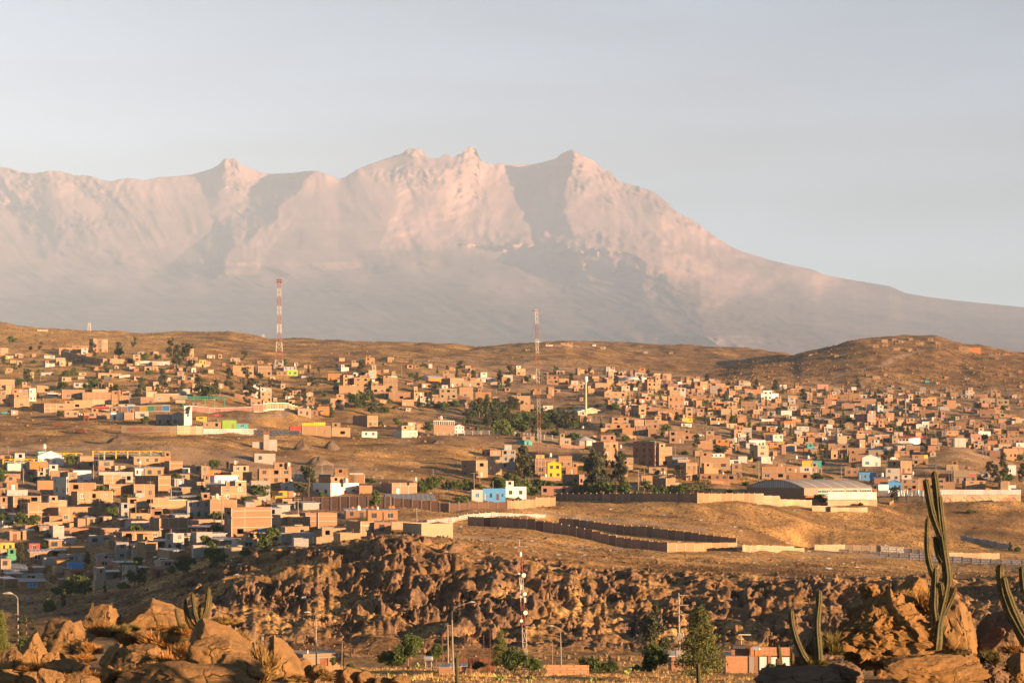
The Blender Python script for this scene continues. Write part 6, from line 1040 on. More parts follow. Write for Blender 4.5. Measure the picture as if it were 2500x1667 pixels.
for rec in '''A 495 270 495 395 pole|A 330 415 330 495 tee|A 558 575 560 690 pole|A 1050 545 1056 690 tee|A 1065 560 1066 690 pole|A 1967 450 1972 600 pole|A 1670 340 1672 420 pole|A 803 1045 808 1250 tee|A 65 1030 66 1100 tee|A 1672 1170 1675 1380 pole|A 1690 1240 1690 1390 pole|A 2098 1180 2102 1315 pole|A 188 1210 192 1330 pole|A 760 1180 762 1330 pole|A 1225 1315 1228 1520 tee|A 1393 1350 1396 1520 pole|A 558 1300 560 1500 pole|A 80 1340 83 1440 pole|A 1048 110 1050 230 pole|A 320 1090 322 1300 pole|A 970 1180 975 1290 pole|E 1235 0 1238 215 tee|E 1112 75 1115 275 pole|E 815 -10 818 180 pole|E 1817 40 1820 280 tee|E 1400 -20 1403 120 pole|E 868 70 868 160 pole
B 425 1455 428 1620 tee|B 620 1180 622 1330 pole|B 97 1180 98 1330 pole|B 2013 1310 2015 1470 pole|B 1858 1245 1862 1470 tee|B 1905 1215 1906 1330 pole|B 1525 1215 1527 1280 pole|B 1180 1440 1180 1580 pole|B 540 540 541 660 pole|B 620 560 621 640 pole|B 445 580 446 660 pole|B 1268 370 1270 480 pole|B 1500 520 1500 560 pole|B 1890 870 1893 940 pole|B 1960 390 1960 430 pole|B 2040 560 2040 600 pole|B 475 375 475 425 pole|F 1400 130 1403 260 pole
C 1243 1190 1245 1400 tee|C 1195 1220 1197 1410 tee|C 1118 1290 1119 1410 pole|C 1660 1110 1662 1290 pole|C 1690 1180 1692 1310 pole|C 2172 1150 2175 1320 tee|C 1495 1020 1497 1150 pole|C 575 415 575 480 pole|C 1815 465 1815 530 pole|C 585 1300 586 1340 pole|C 10 1310 13 1440 pole|C 895 780 897 840 pole|C 850 770 852 830 pole|C 1722 830 1723 900 tee|C 1750 830 1752 900 pole|C 90 510 90 580 pole|C 1205 510 1206 600 pole
D 175 1155 178 1315 tee|D 335 1190 336 1300 pole|D 845 1190 848 1300 pole|D 982 1180 984 1300 pole|D 1424 1230 1426 1390 pole|D 1722 1195 1728 1372 cross|D 1745 1190 1750 1372 tee|D 1618 1180 1618 1250 pole|D 2152 1265 2155 1385 pole|D 1610 880 1612 1000 pole|D 1287 895 1290 965 pole|D 1112 910 1113 985 pole|D 940 960 940 1005 pole|D 1760 960 1762 1040 pole|D 1800 955 1802 1050 pole|D 1998 1010 2000 1120 tee|D 2024 1020 2026 1130 pole|D 2082 890 2084 990 pole|D 1540 880 1541 965 pole|D 760 560 760 610 pole|D 880 560 880 610 pole|D 1040 580 1040 640 pole|D 1140 580 1142 640 pole|D 1512 590 1512 650 pole|D 1350 580 1350 640 pole|D 475 530 475 570 pole|D 2090 650 2092 720 pole|D 1200 1170 1202 1290 pole|D 830 1060 832 1120 pole|D 1183 940 1184 1005 pole|D 2310 690 2311 745 pole|D 508 890 509 960 pole|D 485 1370 487 1480 pole'''.replace('\n', '|').split('|'):
    f = rec.split(); pole(f[0], *map(float, f[1:5]), f[5], .15)
def cable(pts, label, r=.02, sag=.5):
    P_ = [np.array(P3(*px(p, x, y), D)) for p, x, y, D in pts]; mb = MB(); q = []
    for a, b in zip(P_[:-1], P_[1:]): q += [a+(b-a)*t-np.array((0, 0, sag*4*t*(1-t))) for t in np.linspace(0, 1, 14)]
    mb.tube([tuple(k-P_[0]) for k in q], r, 4); tag(mb.build('power_cable', M['wire'], None, tuple(P_[0])), label, 'cable')
cable([('F', 0, 1100, 250), ('F', 575, 1098, 232), ('F', 1690, 1075, 228)], 'upper dark cable strung between the two street lamps', .022, 1.2)
cable([('F', 580, 1110, 232), ('F', 1655, 1215, 243), ('G', 500, 1210, 239), ('G', 1535, 1290, 250)], 'lower dark cable crossing the foot of the cliff', .022, .5)
cable([('G', 1610, 935, 250), ('H', 420, 1105, 262)], 'thin cable running right from the second crossarm', .02, .4); cable([('G', 1610, 852, 250), ('H', 420, 1010, 262)], 'thin cable running right from the top crossarm', .02, .4)
cable([('A', 0, 935, 800), ('A', 1300, 962, 790), ('B', 700, 985, 800)], 'pale wire across the bare slope below the lettered wall', .03, .4); cable([('E', 0, 640, 420), ('F', 0, 665, 380), ('F', 1100, 680, 385)], 'long thin wire passing in front of the ravine', .02, .6)
# ------------------------------------------------------------------ water tanks on the roofs
def tank(P, x, yt, yb, mk='tank', stand=False):
    u, vb = px(P, x, yb); _, vt = px(P, x, yt); c = [h for h in HOUSES if h['uL']-4 < u < h['uR']+4 and abs(h['vt']-vb) < 30]
    D = min(c, key=lambda h: abs(h['vt']-vb))['D']+1.5 if c else inv(u, vb, 430); s = D/F_PX; h = (vb-vt)*s; R0 = link('water_tank', None, None, P3(u, vb, D)); mb = MB(); r = h*.38
    mb.lathe([(r*.96, -.05), (r, .05*h), (r*.97, .3*h), (r, .5*h), (r*.97, .62*h), (r*.95, .76*h), (r*.45, .92*h), (r*.42, .93*h)], 14); mb.build('body', M[mk], R0); mb = MB(); mb.lathe([(r*.46, .93*h), (r*.46, h*.985), (r*.3, h)], 12); mb.build('lid', M[mk], R0)
    for sx_ in (-.6, .6): piece('leg', 'cl', R0, sx_*r-.1, sx_*r+.1, -r*.5, r*.5, -1.2, -.05)
    R0['category'] = 'water tank'; R0['group'] = 'rooftop water tanks'; LABELLED.append((R0, {'tank': 'white', 'black': 'black', 'O': 'orange'}[mk]+' rooftop water tank', u, (vt+vb)/2, []))
for a in [('A',362,1012,1048),('E',405,38,75),('A',1912,1145,1175),('A',1767,1415,1452),('B',347,1162,1190),('B',430,1262,1298),('B',367,1298,1333),('B',818,1288,1330),('B',1383,1282,1312),('B',1590,783,812),('F',924,112,152),('F',1080,120,142),('C',1650,1383,1415),('C',1404,1233,1262),('C',1380,1235,1258),('C',1052,1018,1045),('C',480,1085,1115),('D',480,1106,1132),('D',578,1104,1130),('D',292,1112,1132),('D',1000,1010,1032),('D',1130,1020,1042),('B',1130,860,880),('B',398,358,378),('A',1140,1150,1172),('C',440,1255,1280),('D',640,1255,1300),('D',860,1300,1340),('D',1180,1245,1275),('D',1430,1235,1258),('C',745,865,885),('C',1885,1240,1262),('F',2085,1370,1390)]: tank(*a)
for x, y in ((880, 130), (995, 132), (1040, 128), (1185, 125), (1210, 122)):
    u, v, D, p, s = base('F', x, y+14, 606); mb = MB()
    for k in range(5): mb.box(-14*s+2*k*s*.5, 14*s-k*2*s, -.5, .5, k*4.5*s, (k+.9)*4.5*s)
    o = mb.build('brick_stack', M['O'], None, p); o['kind'] = 'thing'; o['category'] = 'brick stack'; o['group'] = 'stacks of orange bricks on the flat roof'; LABELLED.append((o, 'stack of orange bricks', u, v, []))
# ------------------------------------------------------------------ vehicles
def vehicle(P, x, yb, Lm, Hm, Wm, ang, mk, label, cat, D=None, bus=False):
    u, v, D, p, s = base(P, x, yb, D); R0 = link(cat.replace(' ', '_'), None, None, p, ang); wl, t = .42 if not bus else .5, Hm; mb = MB(); c0 = .35
    if bus: prof = [(0, c0), (Lm, c0), (Lm, t*.9), (Lm-.25, t), (.25, t), (0, t*.9)]
    else: prof = [(0, c0), (Lm, c0), (Lm, t*.55), (Lm*.76, t*.6), (Lm*.66, t), (Lm*.26, t), (Lm*.1, t*.62), (0, t*.58)]
    n = len(prof); mb.add([(a, 0, b) for a, b in prof]+[(a, Wm, b) for a, b in prof], [tuple(range(n-1, -1, -1)), tuple(range(n, 2*n))]+[(i, (i+1) % n, (i+1) % n+n, i+n) for i in range(n)]); mb.build('body', M[mk], R0)
    if bus:
        for i in range(7): piece('window', 'glass', R0, .5+i*(Lm-1)/7, .5+(i+.86)*(Lm-1)/7, -.02, Wm+.02, t*.52, t*.82)
        piece('windscreen', 'glass', R0, -.03, .05, .2, Wm-.2, t*.42, t*.84); piece('stripe', 'W', R0, Lm*.2, Lm*.75, -.025, Wm+.025, t*.26, t*.40)
    else:
        piece('window', 'glass', R0, Lm*.30, Lm*.47, -.015, Wm+.015, t*.64, t*.92); piece('window', 'glass', R0, Lm*.49, Lm*.64, -.015, Wm+.015, t*.64, t*.92)
    for xx in (Lm*.18, Lm*.8):
        for yy in (-.03, Wm-.2):
            mb = MB(); mb.tube([(xx, yy, wl), (xx, yy+.23, wl)], wl, 12); mb.build('wheel', M['black'], R0)
    tag(R0, label, cat)
vehicle('A', 765, 752, 10.5, 3.1, 2.5, .25, 'R', 'red bus with a white stripe parked left of the mural wall', 'bus', D=1090, bus=True)
vehicle('A', 385, 640, 8.5, 3.0, 2.4, .5, 'W', 'white bus in the shade of a lean-to on the left', 'bus', D=1160, bus=True)
vehicle('E', 1265, 597, 4.4, 1.7, 1.8, .1, 'W', 'white car parked in the shaded ravine', 'car'); vehicle('D', 1245, 1143, 4.3, 1.5, 1.7, .3, 'W', 'white car above the two arched white gables', 'car'); vehicle('B', 2010, 735, 4.2, 1.5, 1.7, .2, 'b', 'pale blue car on the edge of the dark gully', 'car'); vehicle('A', 5, 772, 4.4, 1.6, 1.8, .2, 'q', 'turquoise car at the far left edge', 'car')
for u_, d_, mk_, lb_ in [(180, 1030, 'W', 'white car on the dirt lane below the left houses'), (520, 1045, 'R', 'small red car on the dirt lane left of the lettered wall'), (330, 696, 'w', 'pale car parked on the lane among the near left houses'), (1700, 1096, 'W', 'white car on the lane right of the tall dark brick block'), (2050, 1118, 'b', 'blue car on the lane below the turquoise tower house'), (1980, 1310, 'W', 'white car on the upper right lane'), (2330, 1315, 'R', 'red car on the upper right lane near the long white building'), (640, 668, 'c', 'grey car near the gable of the big white house')]:
    vehicle('-', u_, VH-zat(u_, d_)*F_PX/d_, 4.3, 1.5, 1.7, .15, mk_, lb_, 'car', D=d_)
# ------------------------------------------------------------------ low buildings and things at the foot of the cliff
g = house('F', 345, 470, 805, 1368, 1440, 'o', '', '', D=240, roof='flat', lab='low brick hut with a flat concrete roof at the cliff foot', name='brick_hut'); piece('roof_slab', 'pole', g['root'], -.3, g['Wf']+.2, -.4, g['Ws']+.3, g['H'], g['H']+.22); piece('roof_pipe', 'tank', g['root'], g['Wf']*.18, g['Wf']*.18+.12, 1, 1.12, g['H'], g['H']+.9)
M['bigbrick'] = brickmat('orange_block_courses', (.27, .125, .058), (.33, .16, .075), (.13, .085, .06), .32, .17, .022, .3)
M['bb'] = M['bigbrick']; MATNAME['bb'] = 'orange brick'
g = house('G', 1915, 1920, 2110, 1345, 1480, 'bb', '0x0', '0x0', D=232, roof='flat', lab='raw orange brick house with roof clutter at the right, nearest of all', name='brick_house'); s = 232/F_PX*.2979
piece('pillar', 'pole', g['root'], 190*s, 228*s, -.1, .3, -1, 135*s); piece('side_pier', 'r', g['root'], 228*s, 275*s, .3, .8, -1, 135*s); piece('gate_leaf', 'W', g['root'], 277*s, 345*s, .2, .3, -1, 130*s); piece('side_pier', 'r', g['root'], 346*s, 372*s, .1, .6, -1, 135*s); piece('gate_leaf', 'W', g['root'], 374*s, 520*s, .2, .3, -1, 125*s)
piece('upper_wall', 'r', g['root'], 55*s, 200*s, 1.5, 1.9, 132*s, 188*s); piece('upper_wall', 'bb', g['root'], 285*s, 530*s, 1.2, 1.6, 132*s, 200*s); piece('roof_sheet', 'dark', g['root'], 60*s, 165*s, .8, 2.2, 190*s, 215*s)
for k, x in enumerate((205, 235, 260)): piece('brick_pile', 'O', g['root'], x*s, (x+28)*s, .5, 1.2, 135*s, (205-14*k)*s)
for x in (30, 45, 270): piece('rebar', 'rust', g['root'], x*s, x*s+.04, .2, .24, 132*s, 190*s)
mb = MB(); mb.lathe([(.3, -.45), (.33, -.4), (.33, .4), (.3, .45)], 14); o = mb.build('drum', M['steel'], g['root'], (250*s, .8, 190*s)); o.rotation_euler = (0, math.pi/2, 0)
g = house('G', 1470, 1475, 1600, 1350, 1470, 'r', '0x0', '0x0', D=252, roof='flat', lab='dark shaded brick hut behind the crossarm pole base', name='brick_hut'); piece('roof_slab', 'tin', g['root'], -.5, g['Wf']+.4, -.3, g['Ws'], g['H'], g['H']+.15)
wall([('G',452,1412,1478),('G',800,1410,1475)], 'bb', 'low crumbling brick wall below the middle street lamp', post=None, D=(228, 228), step=5, below=1)
u, v, D, p, s = base('F', 1580, 1445, 232); R0 = link('tin_roof_shed', None, None, p)
for i in range(8): piece('roof_sheet', 'zinc' if i % 3 else 'tin', R0, i*30*s, (i+.97)*30*s, -1.2, 3.0, 12*s+.02*i, 17*s+.02*i)
for x in (5, 115, 230): piece('post', 'wood', R0, x*s, x*s+.12, -.9, -.78, -1, 12*s)
piece('back_wall', 'r', R0, 0, 240*s, 2.4, 2.6, -1.5, 11*s); tag(R0, 'low shed roofed with flat grey tin sheets by the tall lamp', 'shed')
u, v, D, p, s = base('F', 1750, 1412, 250); R0 = link('metal_fence', None, None, p)
for i in range(15): piece('sheet', 'rust', R0, i*20*s, (i+.93)*20*s, .03*(i % 2), .07+.03*(i % 2), -1, 46*s+.06*((i*7) % 3))
tag(R0, 'fence of dark rusty metal sheets at the cliff foot', 'fence')
u, v, D, p, s = base('F', 1497, 1425, 232); R0 = link('solar_heater', None, None, p); mb = MB(); mb.tube([(-34*s, 0, 60*s), (-30*s, 0, 60*s), (30*s, -.1, 60*s), (34*s, -.1, 60*s)], [12*s, 20*s, 20*s, 13*s], 16); mb.build('tank', M['steel'], R0); mb = MB(); mb.tube([(31*s, -.1, 60*s), (35*s, -.1, 60*s)], 19*s, 14); mb.build('end_cap', M['W'], R0)
for x in (-25, 22): 
    mb = MB(); mb.tube([(x*s, 0, 42*s), (x*s+.05, 0, -.5)], .03, 4); mb.build('leg', M['steel'], R0); mb = MB(); mb.tube([(x*s, 0, 42*s), (x*s+28*s, -.5, -.5)], .03, 4); mb.build('leg', M['steel'], R0)
tag(R0, 'cylindrical grey water heater on legs among the bushes', 'water heater')
# rusted hoppers, ruins, gravel cones
u, v, D, p, s = base('A', 435, 868); R0 = link('rusty_container', None, None, p, .1); mb = MB(); mb.box(0, 80*s, 0, 2.4, .2, 30*s); mb.build('body', M['rust'], R0)
for i in range(8): piece('rib', 'rust', R0, i*10*s, i*10*s+.12, -.08, 0, .2, 30*s)
piece('lid', 'rust', R0, -.1, 84*s, -.1, 2.5, 30*s, 30*s+.15); tag(R0, 'rusty ribbed container lying on the bare slope', 'container')
u, v, D, p, s = base('A', 600, 930); R0 = link('rusty_chute', None, None, p, -.2); mb = MB(); mb.add([(0, 0, 45*s), (0, 1.5, 45*s), (70*s, 0, 0), (70*s, 2, 0), (105*s, 0, 8*s), (105*s, 2, 8*s), (80*s, 0, 45*s), (80*s, 2, 45*s)], [(0, 2, 4, 6), (1, 7, 5, 3), (0, 6, 7, 1), (2, 3, 5, 4), (0, 1, 3, 2), (4, 5, 7, 6)]); mb.build('body', M['rust'], R0); tag(R0, 'rusty tilted chute lying right of the rusty container', 'chute')
u, v, D, p, s = base('A', 680, 845); R0 = link('hopper_stand', None, None, p)
for x in (0, 32): piece('leg', 'rust', R0, x*s, x*s+.35, 0, .3, -.5, 65*s); piece('leg', 'rust', R0, x*s, x*s+.35, 2, 2.3, -.5, 65*s)
for z in (18, 40, 60): piece('brace', 'rust', R0, 0, 34*s, .05, .25, z*s, z*s+.3)
piece('hopper', 'rust', R0, 2*s, 30*s, .2, 2, 42*s, 62*s); tag(R0, 'rusty steel hopper frame standing below the houses', 'steel frame')
u, v, D, p, s = base('B', 145, 1060); R0 = link('stone_ruin', None, None, p, .15); piece('pillar', 'c', R0, 0, 45*s, 0, 2, -2, 125*s); piece('wing_wall', 'c', R0, 45*s, 110*s, .5, 1.5, -2, 85*s); piece('wing_wall', 'c', R0, -90*s, 0, 1.5, 2.5, -2, 65*s); mb = MB(); mb.add([(0, -.2, 125*s), (45*s, -.2, 125*s), (52*s, -.2, 155*s), (-8*s, -.2, 155*s), (0, 1.8, 125*s), (45*s, 1.8, 125*s), (52*s, 1.8, 155*s), (-8*s, 1.8, 155*s)], [(0, 3, 2, 1), (4, 5, 6, 7), (0, 1, 5, 4), (1, 2, 6, 5), (2, 3, 7, 6), (3, 0, 4, 7)]); mb.build('hopper', M['rust'], R0); tag(R0, 'ruined stone loading pillar with a rusty hopper on top', 'ruin')
M['gravel'] = simple('grey_gravel', (.105, .075, .052), var=.4, scale=1.5, bumps=.3)
for (P, x, yt, yb, wx, lab) in (('B', 450, 945, 1060, 90, 'left grey gravel cone beside the ruined loading pillar'), ('B', 690, 945, 1060, 85, 'right grey gravel cone below the yellow-topped house'), ('B', 585, 1078, 1190, 150, 'large dark gravel cone at the foot of the cut bank'), ('A', 950, 905, 1010, 120, 'long gravel heap below the lettered wall'), ('B', 1560, 965, 1010, 90, 'low earth heap below the white-railed brick block')):
    u, v, D, p, s = base(P, x, yb); h = (yb-yt)*s; w = wx*s; n, m_ = 40, 14; V = []; 
    for i in range(m_+1):
        for k in range(n):
            a = 2*math.pi*k/n; t = i/m_; rr = w*(1-t)**.75*(1+.3*float(perlin(math.cos(a)*1.5+x, math.sin(a)*1.5, t*2))); V.append((rr*math.cos(a), w*.6+rr*.8*math.sin(a), -1.2+(h*.68+1.2)*t**.9+.5*float(perlin(math.cos(a)*2.2, math.sin(a)*2.2+t*4, x))))
    F_ = [(i*n+k, i*n+(k+1) % n, (i+1)*n+(k+1) % n, (i+1)*n+k) for i in range(m_) for k in range(n)]; o = link('gravel_pile', mesh_np('gravel_pile', V, F_, True, M['gravel']), None, p); tag(o, lab, 'gravel pile')
# blue sunshade, red awning, signs
u, v, D, p, s = base('C', 1980, 1214); R0 = link('sunshade', None, None, p); mb = MB(); grid_hip(mb, 90*s, 5, 0, 22*s); mb.build('canopy', M['b'], R0, (-45*s, 0, 0))
for x in (-42, 40): piece('post', 'steel', R0, x*s, x*s+.1, .2, .3, -3, .1)
tag(R0, 'bright blue peaked sunshade on a rooftop', 'sunshade')
u, v, D, p, s = base('D', 1890, 1274, 812); R0 = link('awning', None, None, p); piece('cloth', 'R', R0, 0, 52*s, -.2, .1, 0, 20*s); piece('bar', 'steel', R0, -.1, 53*s, -.1, .0, 20*s, 20*s+.1); tag(R0, 'red awning on the pale house behind the cactus tips', 'awning')
u, v, D, p, s = base('D', 1518, 1128, 930); R0 = link('sign', None, None, p); piece('board', 'Y', R0, 0, 32*s, -.3, -.1, 0, 24*s); piece('frame', 'O', R0, -.1, 33*s, -.08, 0, -.1, 25*s); tag(R0, 'small yellow sign on a brick house beside the mound', 'sign')
# ------------------------------------------------------------------ rocks
import bmesh
_ICO = {}
def ico(n):
    if n not in _ICO:
        bm = bmesh.new(); bmesh.ops.create_icosphere(bm, subdivisions=n, radius=1); _ICO[n] = (np.array([v.co[:] for v in bm.verts]), np.array([[v.index for v in f.verts] for f in bm.faces])); bm.free()
    return _ICO[n]
def rock_np(seed, sub=2, cuts=7, rough=.1, freq=1.6, custom=(), lo=.45, hi=.85, fine=.0, crag=0.0, frac=0.0):
    r = np.random.default_rng(seed); V, Fq = ico(sub); V = V.copy(); o = r.uniform(-50, 50, 3)
    V *= (1+rough*1.6*fbm(V[:, 0]*.9+o[0], V[:, 1]*.9+o[1], V[:, 2]*.9+o[2], 2))[:, None]
    pl = [(np.array(c[:3])/np.linalg.norm(c[:3]), c[3]) for c in custom]
    for _ in range(cuts):
        n = r.normal(size=3); n[2] *= .8; n /= np.linalg.norm(n); pl.append((n, r.uniform(lo, hi)))
    for n, h in pl:
        d = np.maximum(0, V@n-h); V = V-np.outer(d*.985, n)
    nn = V/np.linalg.norm(V, axis=1)[:, None]
    V = V+nn*(rough*fbm(V[:, 0]*freq*2+o[0], V[:, 1]*freq*2+o[1], V[:, 2]*freq*2+o[2], 4))[:, None]
    if crag: V = V+nn*(crag*fbm(V[:, 0]*2.6+o[1], V[:, 1]*2.6+o[2], V[:, 2]*2.2+o[0], 4, True))[:, None]
    if frac:
        for size, A, B, sd in ((.62, .035*frac, .16*frac, 5), (.24, .016*frac, .15*frac, 33)):
            dv, rn = cells(V+.10*np.stack([fbm(V[:, 0]*2+k*7+o[0], V[:, 1]*2, V[:, 2]*2, 2) for k in range(3)], 1)+o, np.array((size, size, size)), sd); V = V+nn*(A*rn[:, 1]+B*(dv*rn).sum(1))[:, None]
    if fine: V = V+nn*(fine*fbm(V[:, 0]*14+o[0], V[:, 1]*14+o[1], V[:, 2]*14+o[2], 3))[:, None]
    return V, Fq
def rock_mat(name, c, warm, crack=1.0, scale=1.0):
    m, nt, b = newmat(name); tc = nt.nodes.new('ShaderNodeTexCoord'); ob = tc.outputs['Object']
    n1 = noise(nt, ob, 1.1*scale, 8, .62); n2 = noise(nt, ob, 9*scale, 9, .75); n3 = noise(nt, ob, .5*scale, 3, .5)
    col = ramp(nt, n1, [(.28, [k*.62 for k in c]), (.5, c), (.74, [min(1, k*1.3) for k in c])])
    col = mixc(nt, ramp(nt, n3, [(.48, 0.0), (.68, .55)]), col, warm)
    col = mixc(nt, ramp(nt, n2, [(.58, 0.0), (.72, .45)]), col, [k*.45 for k in c])
    vo = N(nt, 'ShaderNodeTexVoronoi', feature='DISTANCE_TO_EDGE', Scale=.42*scale); mp = nt.nodes.new('ShaderNodeVectorMath'); mp.operation = 'ADD'; nz = N(nt, 'ShaderNodeTexNoise', Scale=1.7*scale, Detail=4); sc = N(nt, 'ShaderNodeVectorMath', operation='SCALE'); sc.inputs['Scale'].default_value = .9
    nt.links.new(ob, nz.inputs['Vector']); nt.links.new(nz.outputs[1], sc.inputs[0]); nt.links.new(ob, mp.inputs[0]); nt.links.new(sc.outputs[0], mp.inputs[1]); nt.links.new(mp.outputs[0], vo.inputs['Vector'])
    ck0 = ramp(nt, vo.outputs[0], [(.0, 1.0), (.010, 0.0)]); mk_ = ramp(nt, noise(nt, ob, .9*scale, 2, .5), [(.48, 0.0), (.56, 1.0)]); ck = mixc(nt, 1.0, ck0, mk_, 'MULTIPLY'); col = mixc(nt, ck, col, [k*.4 for k in c])
    nt.links.new(col, b.inputs['Base Color']); b.inputs['Roughness'].default_value = .95; b.inputs['Specular IOR Level'].default_value = .15
    h = N(nt, 'ShaderNodeMath', operation='MULTIPLY_ADD'); nt.links.new(ck, h.inputs[0]); h.inputs[1].default_value = -.9*crack; h2 = N(nt, 'ShaderNodeMath', operation='MULTIPLY_ADD'); nt.links.new(n2, h2.inputs[0]); h2.inputs[1].default_value = .5; nt.links.new(n1, h2.inputs[2]); nt.links.new(h2.outputs[0], h.inputs[2])
    bump(nt, b, h.outputs[0], .8, .10/scale); return m
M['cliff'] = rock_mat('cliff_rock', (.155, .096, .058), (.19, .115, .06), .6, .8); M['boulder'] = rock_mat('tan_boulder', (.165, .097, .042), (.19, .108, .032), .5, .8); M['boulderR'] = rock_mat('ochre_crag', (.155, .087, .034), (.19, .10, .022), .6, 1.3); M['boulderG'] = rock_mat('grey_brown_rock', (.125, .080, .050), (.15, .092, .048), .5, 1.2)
def hull_rock(seed, n=15):
    r = np.random.default_rng(seed); bm = bmesh.new(); p = r.uniform(-1, 1, (n, 3)); k = r.integers(0, 3, n); p[np.arange(n), k] = np.sign(p[np.arange(n), k])*r.uniform(.8, 1.05, n)
    vs = [bm.verts.new(q*np.array((1, .8, 1))) for q in p]; res = bmesh.ops.convex_hull(bm, input=vs); bmesh.ops.delete(bm, geom=list({g for g in res['geom_interior']+res['geom_unused'] if isinstance(g, bmesh.types.BMVert)}), context='VERTS'); bmesh.ops.triangulate(bm, faces=bm.faces[:]); bm.verts.index_update()
    V = np.array([v.co[:] for v in bm.verts]); Fq = np.array([[v.index for v in f.verts] for f in bm.faces]); bm.free(); return V, Fq
ROCKS = [mesh_np('rock', *hull_rock(40+i, 17), False, M['cliff']) for i in range(12)]
RKV = [hull_rock(80+i, 12) for i in range(10)]
def face_point(r, zone):
    """a point on the cliff or talus: zone picks outcrop, talus, or crest"""
    if zone == 'face':
        u = r.uniform(430, 2480) if r.random() < .5 else r.choice([r.uniform(560, 1180), r.uniform(1240, 1760), r.uniform(1950, 2200)]); D = r.uniform(378, 418)
    elif zone == 'talus': u = r.uniform(330, 2480); D = r.uniform(338, 396)
    else: u = r.uniform(500, 2480); D = r.uniform(414, 450)
    return u, D
r_ = random.Random(11); big = []
CL = [(H_x, H_y) for H_x, H_y in ()]
spots = []
for P, x, y, n, sx_, sy_, sz in [('F',1130,640,16,120,90,1.0),('F',1420,650,14,110,80,1.1),('F',1700,660,16,140,80,.9),('F',1250,930,12,90,100,1.0),('F',600,760,14,130,90,.8),('F',90,830,12,60,110,.9),('F',770,690,14,90,80,.7),('F',1980,900,12,70,150,.9),('F',2180,800,12,60,150,.9),('F',700,500,14,120,50,.7),('F',300,800,10,80,80,.7),('F',480,1200,14,200,60,.6),('F',960,1220,12,160,60,.6),
   ('G',130,780,10,60,150,.9),('G',500,790,12,120,60,.8),('G',720,1000,14,70,140,.9),('G',950,920,14,90,100,.9),('G',1190,870,12,90,70,.8),('G',1420,880,12,90,90,.8),('G',870,1100,12,90,80,.9),('G',1130,1180,12,120,50,.8),('G',1650,870,10,60,80,.8),('G',1050,660,12,160,40,.6),('H',300,960,16,140,90,.7),('H',600,940,8,60,80,.7),('H',720,740,14,110,60,.8),('H',490,830,6,60,30,.7),('H',2010,870,14,100,90,.8),('H',80,740,8,60,20,.5),('H',60,930,10,60,80,.7),('E',1800,850,14,140,110,.7),('E',2080,850,12,100,120,.8),('E',1500,720,10,120,60,.6)]:
    for i in range(max(1, round(n*.42))): spots.append((P, r_.gauss(x, sx_*.6), r_.gauss(y, sy_*.6), sz))
cnt = 0
for P, x, y, sz in spots:
    u, v = px(P, x, y); D = inv(u, v, 345); z = zat(u, D); R = r_.uniform(.4, 1.05)*sz; steep = 372 < D < 425
    if cnt < 298:
        o = link('rock', ROCKS[cnt % 12], None, (D*(u-UC)/F_PX, D+R*.35, z+R*.1), r_.uniform(0, 6.28), (R*r_.uniform(.45, .8), R*r_.uniform(.8, 1.2), R*(r_.uniform(.9, 1.5) if steep else r_.uniform(.6, 1.0)))); o.rotation_euler = (r_.uniform(-.25, .25), r_.uniform(.0, .4), r_.gauss(.5, .5))
        o['category'] = 'rock'; o['group'] = 'rocks on the cliff face'; LABELLED.append((o, ('upright' if steep else 'rounded')+' tan cliff rock', u, v, [])); cnt += 1
def scatter(n, zones, size, seed, zs=(1, 1)):
    r = random.Random(seed); VV, FF, off = [], [], 0
    for i in range(n):
        u, D = face_point(r, r.choice(zones)); 
        R = size[0]*(size[1]/size[0])**(r.random()**1.7); z = zat(u, D); V, Fq = RKV[r.randrange(8)]; a = r.uniform(0, 6.28); c, s = math.cos(a), math.sin(a); k = np.array((R*r.uniform(.7, 1.2), R*r.uniform(.7, 1.2), R*r.uniform(*zs))); W_ = V*k; W_ = np.stack([W_[:, 0]*c-W_[:, 1]*s, W_[:, 0]*s+W_[:, 1]*c, W_[:, 2]+W_[:, 0]*.25], 1)
        VV.append(W_+np.array((D*(u-UC)/F_PX, D, z+R*.1))); FF.append(Fq+off); off += len(V)
    return np.concatenate(VV), np.concatenate(FF)
kind(link('cliff_rubble', mesh_np('cliff_rubble', *scatter(1500, ('face', 'talus', 'talus', 'crest'), (.12, .55), 21, (.8, 2.0)), False, M['cliff'])), 'stuff', 'countless broken tan stones covering the cliff and its talus')
# loose stones on the plateau and the slopes among the houses
def stones(n, ur, dr, size, seed, name, label):
    r = random.Random(seed); VV, FF, off = [], [], 0
    for i in range(n):
        u = r.uniform(*ur); D = math.exp(r.uniform(math.log(dr[0]), math.log(dr[1]))); R = size[0]*(size[1]/size[0])**(r.random()**2); V, Fq = RKV[r.randrange(8)]; VV.append(V*R*np.array((1, 1, .75))+np.array((D*(u-UC)/F_PX, D, zat(u, D)+R*.2))); FF.append(Fq+off); off += len(V)
    kind(link(name, mesh_np(name, np.concatenate(VV), np.concatenate(FF), False, M['boulder'])), 'stuff', label)
stones(900, (0, 2500), (420, 900), (.15, .6), 5, 'field_stones', 'loose pale stones strewn over the dry ground'); stones(900, (1780, 2500), (1600, 2160), (.4, 1.5), 8, 'hill_boulders', 'brown boulders strewn over the domed hill')
stones(1500, (0, 2500), (900, 2300), (.3, 1.3), 6, 'hillside_stones', 'pale stones dotted over the upper hillsides')
